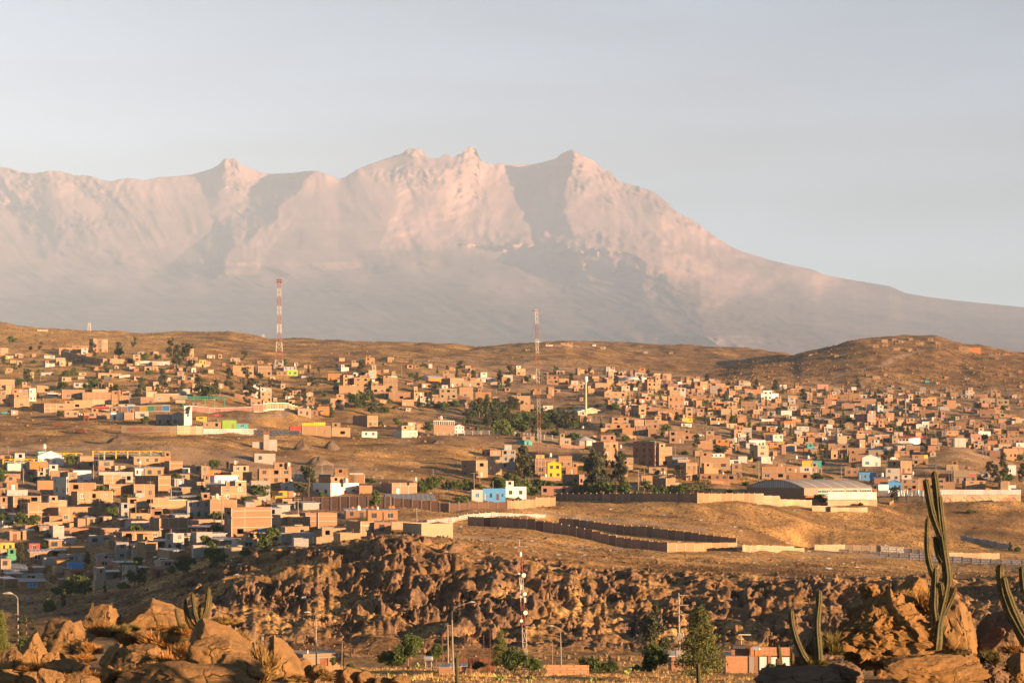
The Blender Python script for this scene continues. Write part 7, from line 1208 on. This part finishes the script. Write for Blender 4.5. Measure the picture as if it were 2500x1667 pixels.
def litter(n, ur, dr, seed, mk, name, label):
    r = random.Random(seed); mb = MB()
    for i in range(n):
        u = r.uniform(*ur); D = math.exp(r.uniform(math.log(dr[0]), math.log(dr[1]))); x, z, a = D*(u-UC)/F_PX, zat(u, D), r.uniform(.15, .55); b = a*r.uniform(.4, 1); mb.add([(x-a, D, z), (x+a, D-b, z+.05), (x+a*.8, D+b, z+b), (x-a*.7, D+b, z+b*.8), (x, D+b*1.4, z)], [(0, 1, 2, 3), (1, 4, 2), (0, 3, 4), (3, 2, 4)])
    kind(mb.build(name, M[mk]), 'stuff', label)
litter(520, (0, 2500), (480, 1650), 51, 'W', 'white_litter', 'white bags and scraps littering the slopes'); litter(160, (0, 2500), (480, 1300), 52, 'b', 'blue_litter', 'blue plastic scraps littering the slopes'); litter(260, (0, 2500), (480, 1500), 53, 'dark', 'dark_litter', 'dark scrap lying about the yards'); litter(90, (400, 1500), (380, 470), 54, 'W', 'cliff_litter', 'white rubbish tipped over the cliff edge')
# ------------------------------------------------------------------ dry scrub and grass
M['scrub'] = leafmat('dark_scrub', (.060, .038, .018), (.115, .070, .030)); M['straw'] = leafmat('straw_grass', (.42, .265, .090), (.60, .40, .155)); M['scrubB'] = leafmat('brown_scrub', (.10, .055, .024), (.17, .10, .042))
def tufts(n, ur, dr, size, seed, blades, name, label, mk, keep=None, flat=.55, wid=.35, vis=True):
    r = np.random.default_rng(seed); N_ = n*4; u = r.uniform(*ur, N_); D = np.exp(r.uniform(math.log(dr[0]), math.log(dr[1]), N_))
    a = np.clip((u-US[0])/DU, 0, len(US)-1.001); b = np.clip(np.interp(np.log(D), LD, np.arange(len(LD))), 0, len(LD)-1.001); i, j = a.astype(int), b.astype(int); s, t = a-i, b-j
    z = (ZG[i, j]*(1-s)+ZG[i+1, j]*s)*(1-t)+(ZG[i, j+1]*(1-s)+ZG[i+1, j+1]*s)*t; X = D*(u-UC)/F_PX
    cl = fbm(X/16.0, D/16.0, seed*.37, 3); w = np.clip(.45+.9*cl, .02, 1)
    if keep is not None: w = w*keep(u, D, VH-z*F_PX/D)
    ok = np.nonzero(r.random(N_) < w)[0][:n]; X, D, z = X[ok], D[ok], z[ok]; n = len(ok)
    sz = (size[0]+(size[1]-size[0])*r.random(n)**1.8)*(.8+.5*np.clip(cl[ok], -.5, 1)); c = np.stack([X, D, z-.05], -1)[:, None]
    an = r.uniform(0, 6.28, (n, blades)); tl = r.uniform(.15, 1.0, (n, blades)); d = np.stack([np.cos(an)*tl, np.sin(an)*tl, (1.15-tl)*flat+.15], -1)*sz[:, None, None]*r.uniform(.6, 1.1, (n, blades, 1)); pe = np.stack([-np.sin(an), np.cos(an), np.zeros_like(an)], -1)*sz[:, None, None]*wid
    off = r.normal(size=(n, blades, 3))*sz[:, None, None]*np.array((.25, .25, .0)); p = c+off
    V = np.stack([p-pe*.6, p+pe*.6, p+d*1.1], 2).reshape(-1, 3); kind(link(name, mesh_np(name, V, np.arange(len(V)).reshape(-1, 3), False, M[mk])), 'stuff', label)
road_off = lambda u, D, v: np.ones_like(u)
pl = lambda u, D, v: np.where((D > 440) & (v < 1330), .55, 1.0)
tufts(15000, (300, 2520), (335, 470), (.25, .75), 31, 8, 'cliff_scrub', 'dark dry scrub on the cliff and its rim', 'scrubB')
tufts(5000, (900, 2520), (408, 520), (.3, .8), 32, 9, 'rim_scrub', 'dark low scrub along the rim of the plateau', 'scrub')
tufts(6000, (1750, 2520), (1550, 2160), (.8, 2.6), 43, 6, 'dome_scrub', 'dark scrub on the domed hill', 'scrubB')
tufts(9000, (950, 2520), (440, 820), (.25, .7), 33, 6, 'plateau_scrub', 'brown scrub scattered on the golden field', 'scrubB')
tufts(20000, (950, 2520), (430, 800), (.15, .42), 34, 6, 'plateau_grass', 'dry straw grass on the plateau', 'straw', flat=.9, wid=.2)
tufts(18000, (-50, 2520), (640, 1150), (.3, 1.0), 35, 6, 'slope_scrub', 'brown scrub on the bare slopes between the houses', 'scrubB')
tufts(24000, (-50, 2520), (1150, 2450), (.6, 1.9), 36, 5, 'hill_scrub', 'dark bushes dotting the upper hillsides', 'scrub')
tufts(7000, (-50, 900), (380, 640), (.25, .85), 37, 8, 'ravine_scrub', 'dark scrub on the shaded ravine slope', 'scrub')
tufts(14000, (650, 1950), (150, 300), (.12, .42), 38, 7, 'meadow_grass', 'dry golden grass at the bottom of the picture', 'straw', flat=1.3, wid=.13)
tufts(4500, (-50, 2520), (38, 95), (.06, .22), 41, 10, 'heap_scrub', 'dry tufts between the foreground boulders', 'scrubB', wid=.15)
tufts(3500, (-50, 2520), (38, 95), (.05, .16), 42, 8, 'heap_grass', 'straw tufts between the foreground boulders', 'straw', flat=1.2, wid=.1)
tufts(2500, (650, 1950), (170, 330), (.2, .6), 39, 9, 'meadow_scrub', 'brown tufts in the golden grass', 'scrubB')
# ------------------------------------------------------------------ boulders in the foreground
def boulder(P, x, y, rx, rz, D, seed, mk, label, custom=(), cuts=6, rough=.07, crag=0, sub=5, ry=None, rot=0, tilt=0, lo=.5, hi=.88, fine=.012, frac=.8):
    u, v = px(P, x, y); s = D/F_PX*PAN[P][2]; V, Fq = rock_np(seed, sub, cuts, rough, custom=custom, lo=lo, hi=hi, fine=fine, crag=crag, frac=frac); ext = np.abs(V).max(0)
    q = 1.28 if P in 'EF' else 1.08; sx_, sz = q*rx*s/ext[0], q*rz*s/ext[2]; sy_ = (ry or (rx+rz)/2)*s/ext[1]; V = V*np.array((sx_, sy_, sz)); c, k = math.cos(tilt), math.sin(tilt); V = np.stack([V[:, 0]*c+V[:, 2]*k, V[:, 1], -V[:, 0]*k+V[:, 2]*c], 1)
    me = mesh_np('boulder', V, Fq, True, M[mk]); me.set_sharp_from_angle(angle=.5); o = link('boulder', me, None, P3(u, v, D), rot)
    tag(o, label, 'boulder'); return o
B_ = boulder
B_('E', 555, 1240, 195, 165, 72, 1, 'boulder', 'large squarish tan boulder with a diagonal pale seam, on the left heap', [(-.55, -.6, .35, .55), (.1, -.9, .25, .5), (.7, -.3, .55, .6)], 5)
B_('E', 845, 1065, 135, 115, 80, 2, 'boulder', 'tan boulder with a shaded right side, between two larger ones', [(-.3, -.8, .4, .5), (.85, -.25, .2, .55)], 5)
B_('E', 1245, 1020, 260, 165, 80, 3, 'boulder', 'broad triangular boulder catching the cactus shadow', [(-.72, -.25, .62, .30), (.62, -.2, .72, .34), (0, -.95, .2, .45)], 3)
B_('E', 1770, 1240, 250, 185, 69, 4, 'boulder', 'sloping slab boulder just right of the small cactus clump', [(.62, -.3, .70, .22), (-.85, -.3, .3, .45), (-.1, -.9, .35, .42)], 3)
B_('E', 1690, 1310, 165, 125, 64, 5, 'boulder', 'bright angular block in front of the sloping slab', [(-.1, -.95, .2, .5), (.0, -.5, .85, .5), (-.9, -.2, .2, .6)], 4)
B_('E', 1650, 1530, 560, 135, 58, 6, 'boulder', 'long low slab of rock along the bottom edge, left of centre', [(.15, -.85, .5, .42), (.3, -.5, .8, .5)], 5, sub=5)
B_('E', 2000, 1450, 190, 130, 62, 16, 'boulder', 'rounded tan rock at the lower right of the left heap', [(.5, -.3, .8, .45)], 5)
B_('F', 270, 1420, 160, 190, 72, 7, 'boulder', 'pointed tan rock with a dark left edge, rightmost of the left heap', [(-.85, -.35, .4, .28), (.66, -.3, .68, .30), (0, -.9, .4, .5)], 3)
B_('E', 560, 1450, 165, 95, 63, 8, 'boulder', 'low tan rock below the large squarish boulder', [(0, -.6, .8, .5)], 6)
B_('E', 1105, 1435, 140, 100, 64, 9, 'boulder', 'angular rock among dry bushes at the middle of the left heap', [(-.5, -.6, .6, .5), (.6, -.5, .5, .55)], 5)
B_('E', 1165, 1320, 125, 75, 69, 10, 'boulder', 'flat-topped rock behind the angular rock in dry bushes', [(0, -.3, .95, .5)], 5)
B_('E', 935, 1400, 125, 130, 66, 11, 'boulder', 'dark cracked leaning rock left of the angular rock', [(-.6, -.5, .6, .4), (.3, -.9, .2, .5)], 6)
B_('E', 265, 1290, 115, 130, 70, 12, 'boulder', 'steep dark-edged rock left of the large squarish boulder', [(-.75, -.3, .6, .32), (.8, -.4, .3, .45)], 5)
B_('E', 85, 1410, 115, 100, 67, 13, 'boulder', 'lumpy rock at the lower left edge', [(-.3, -.6, .7, .5)], 7)
B_('E', 415, 1375, 75, 62, 65, 14, 'boulder', 'small block wedged under the large squarish boulder', [], 8)
B_('E', 285, 1535, 95, 60, 57, 15, 'boulder', 'small rounded rock on the bottom edge, far left', [], 7); B_('E', 405, 1530, 100, 70, 56, 17, 'boulder', 'second small rounded rock on the bottom edge, right of the first', [], 7); B_('E', 95, 1535, 110, 60, 57, 18, 'boulder', 'dull rock in the bottom left corner', [], 7); B_('E', 870, 1520, 75, 85, 60, 19, 'boulder', 'upright narrow rock on the bottom edge below the leaning rock', [(-.6, -.5, .5, .4)], 6); B_('E', 620, 1560, 160, 60, 57, 20, 'boulder', 'half-hidden low rock at the bottom edge', [], 7)
for k, (x, y, a, b, lab) in enumerate([(470, 1490, 85, 100, 'tan rock right of the pointed rock'), (610, 1470, 60, 48, 'small reddish block right of the left heap'), (765, 1520, 48, 55, 'small dark rock in the grass, left of the round one'), (868, 1515, 78, 72, 'round sunlit rock in the grass at the bottom'), (990, 1535, 65, 55, 'small tan rock right of the round sunlit rock'), (1120, 1555, 60, 40, 'low stone barely above the bottom edge'), (1290, 1555, 80, 40, 'dark-edged stone on the bottom edge near the middle')]): B_('F', x, y, a, b, 74-k*.3, 60+k, 'boulder', lab, [(.3, -.8, .5, .55)], 6, sub=4)
B_('H', 1150, 1130, 480, 370, 48, 31, 'boulderR', 'huge pitted ochre crag on the right', [(-.7, -.3, .65, .52), (.75, -.35, .45, .62)], 4, .11, crag=.07, sub=6, ry=330, frac=2.2)
B_('H', 1110, 830, 120, 90, 48.5, 32, 'boulderR', 'knobbly summit block on top of the huge crag', [], 6, .1, crag=.08)
B_('H', 1770, 1180, 215, 290, 49.5, 33, 'boulder', 'smooth tall egg-shaped boulder under the tall cactus', [(.75, -.45, .35, .62)], 3, .05)
B_('H', 1560, 1490, 470, 150, 43.5, 34, 'boulderR', 'broad ochre rock apron along the bottom right', [(.3, -.8, .5, .5)], 5, .09, crag=.06, sub=5)
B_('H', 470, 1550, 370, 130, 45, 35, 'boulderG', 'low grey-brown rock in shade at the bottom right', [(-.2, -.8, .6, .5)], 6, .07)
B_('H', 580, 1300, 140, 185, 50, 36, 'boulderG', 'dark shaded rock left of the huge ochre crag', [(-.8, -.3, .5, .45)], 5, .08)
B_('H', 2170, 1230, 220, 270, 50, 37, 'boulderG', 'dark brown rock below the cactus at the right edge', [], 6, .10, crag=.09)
B_('H', 2300, 1450, 95, 140, 45, 38, 'boulderR', 'small bright rock at the lower right edge', [(-.6, -.4, .5, .5)], 5)
B_('H', 1420, 800, 150, 105, 55, 39, 'boulderR', 'ochre rock half hidden behind the cactus scrub', [(-.7, -.2, .6, .4)], 5, .08)
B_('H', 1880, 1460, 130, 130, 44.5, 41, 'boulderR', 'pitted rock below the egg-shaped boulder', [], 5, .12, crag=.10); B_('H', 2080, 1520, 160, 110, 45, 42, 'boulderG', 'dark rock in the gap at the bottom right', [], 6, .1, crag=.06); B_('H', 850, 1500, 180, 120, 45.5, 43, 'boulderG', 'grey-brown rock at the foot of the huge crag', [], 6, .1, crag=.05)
# ------------------------------------------------------------------ dry bushes among the boulders
def twig_bush(seed, n, mk):
    r = np.random.default_rng(seed); d = r.normal(size=(n, 3)); d[:, 2] = np.abs(d[:, 2])*.9+.05; d /= np.linalg.norm(d, axis=1)[:, None]; cen = r.normal(size=(14, 3)); cen[:, 2] = np.abs(cen[:, 2]); cen /= np.linalg.norm(cen, axis=1)[:, None]; cen *= .6; c0 = cen[r.integers(0, 14, n)]*r.uniform(.2, 1, (n, 1)); c0[:, 2] *= .75
    L = r.uniform(.12, .38, (n, 1)); d2 = d+.8*c0; e = np.cross(d2, r.normal(size=(n, 3))); e /= np.linalg.norm(e, axis=1)[:, None]; w = r.uniform(.006, .018, (n, 1))
    V = np.stack([c0-e*w, c0+e*w, c0+d2*L+e*w*.4, c0+d2*L*1.05-e*w*.4], 1).reshape(-1, 3); return mesh_np('dry_bush', V, np.arange(4*n).reshape(-1, 4), False, M[mk])
M['dryO'] = leafmat('orange_dry_twigs', (.20, .095, .026), (.34, .18, .05)); M['dryY'] = leafmat('straw_twigs', (.19, .115, .036), (.29, .185, .06)); M['dryG'] = leafmat('olive_twigs', (.10, .085, .025), (.19, .15, .045))
TB = {k: [twig_bush(i+j*9, 5500, k) for i in range(2)] for j, k in enumerate(('dryO', 'dryY', 'dryG'))}
for k, (P, x, y, w, h, D, mk) in enumerate([('E',830,1190,130,140,75,'dryO'),('E',960,1200,120,120,74,'dryG'),('E',1090,1270,130,130,72,'dryO'),('E',1310,1290,150,150,70,'dryO'),('E',1420,1230,110,120,72,'dryG'),('E',1510,1190,110,130,72,'dryO'),('E',1420,1440,160,150,64,'dryO'),('E',690,1400,90,80,65,'dryO'),('E',270,1480,110,100,63,'dryO'),('E',2150,1560,150,300,66,'dryY'),('E',1830,1090,130,70,73,'dryY'),('E',1960,1240,110,90,72,'dryY'),('E',740,1330,90,110,70,'dryO'),('E',1070,1150,90,70,76,'dryG'),('E',1300,1140,90,60,77,'dryO'),('E',730,1540,120,80,59,'dryO'),('E',1010,1520,110,70,60,'dryO'),('E',1250,1480,110,80,62,'dryY'),('E',500,1560,110,70,57,'dryO'),('F',640,1545,100,100,70,'dryY'),('F',430,1555,100,60,70,'dryY'),('E',1480,1330,100,100,67,'dryO'),
   ('H',1480,1010,180,200,52,'dryO'),('H',1620,960,130,160,52,'dryO'),('H',1760,1010,110,110,50,'dryO'),('H',760,1330,120,190,47.5,'dryG'),('H',800,1200,70,110,48.5,'dryO'),('H',1390,900,110,90,53,'dryY'),('H',1840,1390,120,80,45.5,'dryG'),('H',2250,1330,90,90,48,'dryO'),('H',640,1440,100,90,47,'dryG'),('H',2060,1400,90,110,46,'dryG')]):
    u, v = px(P, x, y); s = D/F_PX*PAN[P][2]; o = link('dry_bush', TB[mk][k % 2], None, P3(u, v, D), k*1.3, (w*s*1.45, w*s*1.3, h*s*1.45)); o['category'] = 'dry bush'; o['group'] = 'dry bushes among the boulders'; LABELLED.append((o, {'dryO': 'orange-brown', 'dryY': 'straw-coloured', 'dryG': 'olive'}[mk]+' dry bush', u, v-h*.15, []))
# ------------------------------------------------------------------ cacti
def cactus_mat():
    m, nt, b = newmat('cactus_skin'); tc = nt.nodes.new('ShaderNodeTexCoord'); n1 = noise(nt, tc.outputs['Object'], 3, 5, .6); c = ramp(nt, n1, [(.3, (.032, .030, .010)), (.55, (.056, .049, .015)), (.75, (.095, .066, .022))]); nt.links.new(c, b.inputs['Base Color']); b.inputs['Roughness'].default_value = .7; return m
M['cactus'] = cactus_mat(); M['spine'] = leafmat('cactus_spines', (.20, .11, .03), (.30, .19, .07))
def cactus_arm(mb, sp, pts, r0, r1, rng, ribs=9):
    pts = [np.array(p, float) for p in pts]; T = np.linspace(0, 1, len(pts)); n = max(14, len(pts)*6); t = np.linspace(0, 1, n); Q = np.stack([np.interp(t, T, [p[i] for p in pts]) for i in range(3)], 1)
    for _ in range(3): Q[1:-1] = (Q[:-2]+2*Q[1:-1]+Q[2:])/4
    k = ribs*4; rings = []; L = np.linalg.norm(np.diff(Q, axis=0), axis=1).sum()
    for i in range(n):
        d = Q[min(i+1, n-1)]-Q[max(i-1, 0)]; d /= np.linalg.norm(d); a = np.cross(d, (0, 1, .1)); a /= np.linalg.norm(a); b = np.cross(d, a); rr = (r0+(r1-r0)*t[i])*(1+.05*math.sin(t[i]*23)); e = (1-t[i])*L
        if e < r1*1.6: rr *= math.sqrt(max(0.02, 1-(1-e/(r1*1.6))**2))
        for j in range(k):
            th = 2*math.pi*j/k; q = rr*(1+.13*math.cos(ribs*th)); p = Q[i]+q*(a*math.cos(th)+b*math.sin(th)); rings.append(p)
            if j % 4 == 0:
                for _ in range(3):
                    v = a*math.cos(th)+b*math.sin(th)+rng.normal(size=3)*.55; v /= np.linalg.norm(v); w = np.cross(v, d)*.006; ln = rng.uniform(.5, 1.0)*min(.09, r0*.6); p2 = p+d*rng.uniform(-.5, .5)*L/n; sp.append((p2-w, p2+w, p2+v*ln))
    fs = [(i*k+j, i*k+(j+1) % k, (i+1)*k+(j+1) % k, (i+1)*k+j) for i in range(n-1) for j in range(k)]; fs.append(tuple((n-1)*k+j for j in range(k))); mb.add(rings, fs)
def cactus(P, ox, oy, D, arms, label, seed, dvar=.25):
    u, v = px(P, ox, oy); s = D/F_PX*PAN[P][2]; R0 = link('cactus', None, None, P3(u, v, D)); rng = np.random.default_rng(seed)
    for k, (pts, r0, r1) in enumerate(arms):
        mb = MB(); sp = []; y0 = rng.uniform(-dvar, dvar); q = [((x-ox)*s, y0*i/len(pts), (oy-y)*s) for i, (x, y) in enumerate(pts)]; cactus_arm(mb, sp, q, r0*s*1.22, r1*s*1.22, rng); me = mb.mesh('stem', M['cactus']); me.polygons.foreach_set('use_smooth', np.ones(len(me.polygons), bool)); o = link('stem', me, R0)
        V = np.array(sp).reshape(-1, 3); link('spines', mesh_np('spines', V, np.arange(len(V)).reshape(-1, 3), False, M['spine']), o)['kind'] = 'stuff'
    tag(R0, label, 'cactus')
cactus('E', 1635, 1135, 71, [([(1635,1140),(1630,1090),(1598,980),(1582,820)],20,11),([(1625,1120),(1615,1060),(1625,1000),(1632,925)],13,9),([(1640,1110),(1660,1050),(1690,960),(1700,880),(1710,783)],18,13),([(1650,1080),(1695,1000),(1715,920),(1722,845)],15,11),([(1600,1125),(1555,1075),(1530,1010),(1515,940),(1520,872)],16,11),([(1570,1110),(1530,1060),(1512,960),(1512,915)],12,8),([(1650,1090),(1650,1010),(1655,950)],10,8),([(1520,1100),(1475,1090),(1455,1020),(1445,950)],13,9),([(1640,1135),(1590,1180),(1560,1200)],18,14)], 'clump of upright cactus stems on the left boulders', 3)
cactus('E', 750, 1010, 84, [([(750,1010),(748,960),(750,908)],11,9)], 'short dark cactus stub behind the left boulders', 4); cactus('E', 908, 985, 84, [([(908,985),(906,945),(907,910)],11,9)], 'second cactus stub, right of the first and shorter', 5)
cactus('H', 1635, 1200, 47.8, [([(1625,1290),(1635,1200),(1645,1080),(1680,930),(1715,780),(1722,690),(1705,560),(1680,400),(1655,230),(1640,60),(1628,-60),(1613,-170)],36,20),([(1668,360),(1630,270),(1595,170),(1572,60),(1555,-40),(1543,-105)],24,19),([(1715,640),(1700,500),(1690,350),(1672,180),(1655,20)],22,17),([(1625,1050),(1610,930),(1615,800),(1620,620)],34,20),([(1610,690),(1575,600),(1553,480),(1550,330),(1558,205)],22,13),([(1680,580),(1650,520),(1635,440),(1630,365)],19,13),([(1690,1000),(1735,900),(1765,830),(1780,775)],24,13),([(1690,900),(1670,800),(1655,740)],20,15),([(1720,760),(1750,680),(1745,610)],24,18),([(1700,960),(1760,860),(1700,770)],20,14)], 'tallest cactus, with many arms, on the right boulders', 6, .3)
cactus('H', 665, 1490, 47, [([(665,1490),(600,1430),(530,1320),(480,1200),(450,1080),(442,960)],24,17),([(670,1490),(668,1300),(655,1150),(655,1040),(672,920),(674,800)],27,18),([(460,1460),(453,1390),(452,1315)],13,9)], 'two long curved cactus stems left of the ochre crag', 7); cactus('H', 350, 1490, 45.5, [([(355,1490),(350,1400),(335,1255)],20,12),([(345,1470),(328,1420),(323,1358)],14,10),([(365,1480),(385,1440),(388,1400)],13,9)], 'small dark cactus with three short arms by the white gate', 8)
cactus('H', 2340, 1190, 46, [([(2380,1250),(2300,1110),(2230,980),(2180,830),(2162,690),(2168,595)],36,22),([(2370,1190),(2300,1050),(2250,930),(2205,800),(2185,690)],34,20),([(2350,830),(2340,720),(2335,608)],22,16)], 'thick leaning cactus at the right edge', 9); cactus('F', 1735, 1640, 92, [([(1735,1640),(1732,1500),(1728,1350)],14,11)], 'lone green cactus column in the grass, left of middle', 10); cactus('G', 1702, 1640, 78, [([(1702,1640),(1698,1500),(1690,1400)],17,11)], 'dark cactus column in front of the fuzzy tree', 11)
for k, (P, x, y, n, lab) in enumerate([('F',1400,1445,7,'prickly pear clump below the water heater'),('F',1390,1530,5,'small prickly pear left of the cactus column'),('F',1165,1515,4,'prickly pear pads at the left of the grass'),('F',2080,1555,8,'broad prickly pear right of the cactus column'),('G',540,1490,8,'prickly pear against the low brick wall'),('G',1110,1500,9,'pale prickly pear before the leafy bushes'),('G',65,1550,7,'bright prickly pear on the bottom edge'),('G',310,1555,5,'prickly pear left of the low brick wall'),('G',830,1558,5,'tiny prickly pear on the bottom edge, middle right'),('F',2330,1560,5,'prickly pear on the bottom edge below the bushy trees')]):
    u, v = px(P, x, y); D = inv(u, v, 120) if v < 1655 else 205; r = random.Random(k+70); R0 = link('prickly_pear', None, None, (D*(u-UC)/F_PX, D, zat(u, D)))
    for i in range(n):
        V, Fq = ico(2); a = r.uniform(-1.1, 1.1); h = r.uniform(.16, .28); V = V*np.array((h*.62, .035, h)); V[:, 2] += h*.9; c, s_ = math.cos(a), math.sin(a); V = np.stack([V[:, 0]*c+V[:, 2]*s_, V[:, 1], -V[:, 0]*s_+V[:, 2]*c], 1); lv = i // 3; o = link('pad', mesh_np('pad', V, Fq, True, M['pad'] if 'pad' in M else M.setdefault('pad', simple('prickly_pear_skin', (.17, .19, .05), var=.25, scale=5))), R0, (r.uniform(-.3, .3)*(1+.3*lv), r.uniform(-.2, .2), lv*.26), r.uniform(-1.2, 1.2))
    tag(R0, lab, 'prickly pear')
# ------------------------------------------------------------------ labels that single each thing out by look and neighbour
LM = [(n, *px(p, x, y)) for n, p, x, y in [('the red and white lattice tower','B',272,250),('the slender guyed mast','C',385,800),('the white water tower','C',768,620),('the cream gabled hall','C',780,740),('the long yellow court canopy','A',1040,1150),('the painted mural wall','A',1130,725),('the salmon-panelled wall','A',1900,735),('the lettered wall','A',1160,895),('the red bus','A',820,732),('the white bus','A',415,615),('the lime green house','A',1865,850),('the grey barn','B',1515,475),('the white storage tank','C',1148,485),('the ten-sided white hall','C',760,1000),('the bright yellow gabled house','C',510,1230),('the vaulted warehouse','D',600,1370),('the blue gabled house','D',1280,1355),('the turquoise tower house','D',592,1045),('the big white L-shaped house','D',240,615),('the long white building','D',1370,985),('the golden mound','D',1830,1150),('the open sheet-roofed shed','F',1400,70),('the big white flat-roofed house','B',740,1380),('the blue house with a garage','B',2020,1420),('the tall brick frame','A',810,205),('the rusty container','A',480,850),('the ruined loading pillar','B',165,1000),('the large gravel cone','B',585,1140),('the tall dark brick block','C',1240,1090),('the dish mast','F',2270,800),('the long-bracket street lamp','F',1700,1200),('the crossarm pole','G',1540,1050),('the tallest cactus','H',1660,500),('the left cactus clump','E',1640,950),('the white-railed brick block','B',1612,880),('the yellow-topped house','B',575,890),('the red-roofed white house','B',1740,890),('the blue sunshade','C',1980,1200),('the fuzzy needle tree','G',1710,1250),('the ochre crag','H',1190,1100),('the square tan boulder','E',555,1240),('the triangular boulder','E',1240,1010),('the egg-shaped boulder','H',1770,1180),('the hilltop cluster','D',1400,170),('the tiny blue hillside hut','D',1515,510),('the arched white house','C',2160,1010),('the grey lattice of walls','H',1400,540),('the rusty plot gates','G',910,365),('the tiered conifer','E',215,1100),('the white car in the ravine','E',1290,580),('the salmon pink shack','E',860,590),('the mint-topped white house','A',360,1100),('the white tower house','A',490,1390),('the orange-topped house','A',1745,1245),('the green steel canopy','A',1650,650),('the three-storey brick block','E',2030,250),('the shiny sheet fence','D',1390,1410),('the concrete two-bay ruin','B',150,1125),('the orange hillside block','D',1920,240),('the cream post fence','B',2010,920),('the dark gully','C',130,870),('the four-storey tan block','C',1200,740),('the yellow strip house','C',1590,815)]]
ORD = ['', 'second', 'third', 'fourth', 'fifth', 'sixth', 'seventh', 'eighth', 'ninth', 'tenth', 'eleventh', 'twelfth', 'thirteenth', 'fourteenth', 'fifteenth', 'sixteenth', 'seventeenth', 'eighteenth']
def rel(du, dv):
    n = math.hypot(du, dv); j = 'just ' if n < 45 else ''
    if abs(du) > 1.3*abs(dv): return j+('right of' if du > 0 else 'left of')
    if abs(dv) > 1.3*abs(du): return j+('below' if dv > 0 else 'above')
    return ('below right of' if dv > 0 else 'above right of') if du > 0 else ('below left of' if dv > 0 else 'above left of')
buckets = {}; load = {}
for (o, desc, u, v, ft) in LABELLED:
    near = sorted(LM, key=lambda l: math.hypot(u-l[1], (v-l[2])*1.2))[:4]; f = (' with '+ft[0].replace('with ', '')) if ft else ''
    best = None
    for l in near:
        for ff in ('', f):
            key = (desc+ff, rel(u-l[1], v-l[2]), l[0])
            if len((' '.join(key)).split()) > 14: continue
            c = load.get(key, 0)+.15*near.index(l)+(.05 if ff else 0)
            if best is None or c < best[0]: best = (c, key, math.hypot(u-l[1], v-l[2]))
        if best and best[0] < .1: break
    load[best[1]] = load.get(best[1], 0)+1; buckets.setdefault(best[1], []).append((best[2], o))
for (desc, rl, ln), lst in buckets.items():
    lst.sort(key=lambda q: q[0])
    for k, (d, o) in enumerate(lst):
        if len(lst) == 1: o['label'] = f'{desc} {rl} {ln}'
        elif k == 0: o['label'] = f'nearest {desc} {rl} {ln}'
        else: o['label'] = f'{ORD[k] if k < len(ORD) else "farthest"} nearest {desc} {rl} {ln}'
for o in SC.objects:
    if o.parent is not None and o.name.startswith('rebar') and len(o.data.vertices) > 12: o['kind'] = 'stuff'
    if o.parent is None and o.name.startswith(('boundary_wall', 'post_fence', 'sheet_fence', 'metal_fence')): o['kind'] = 'thing'
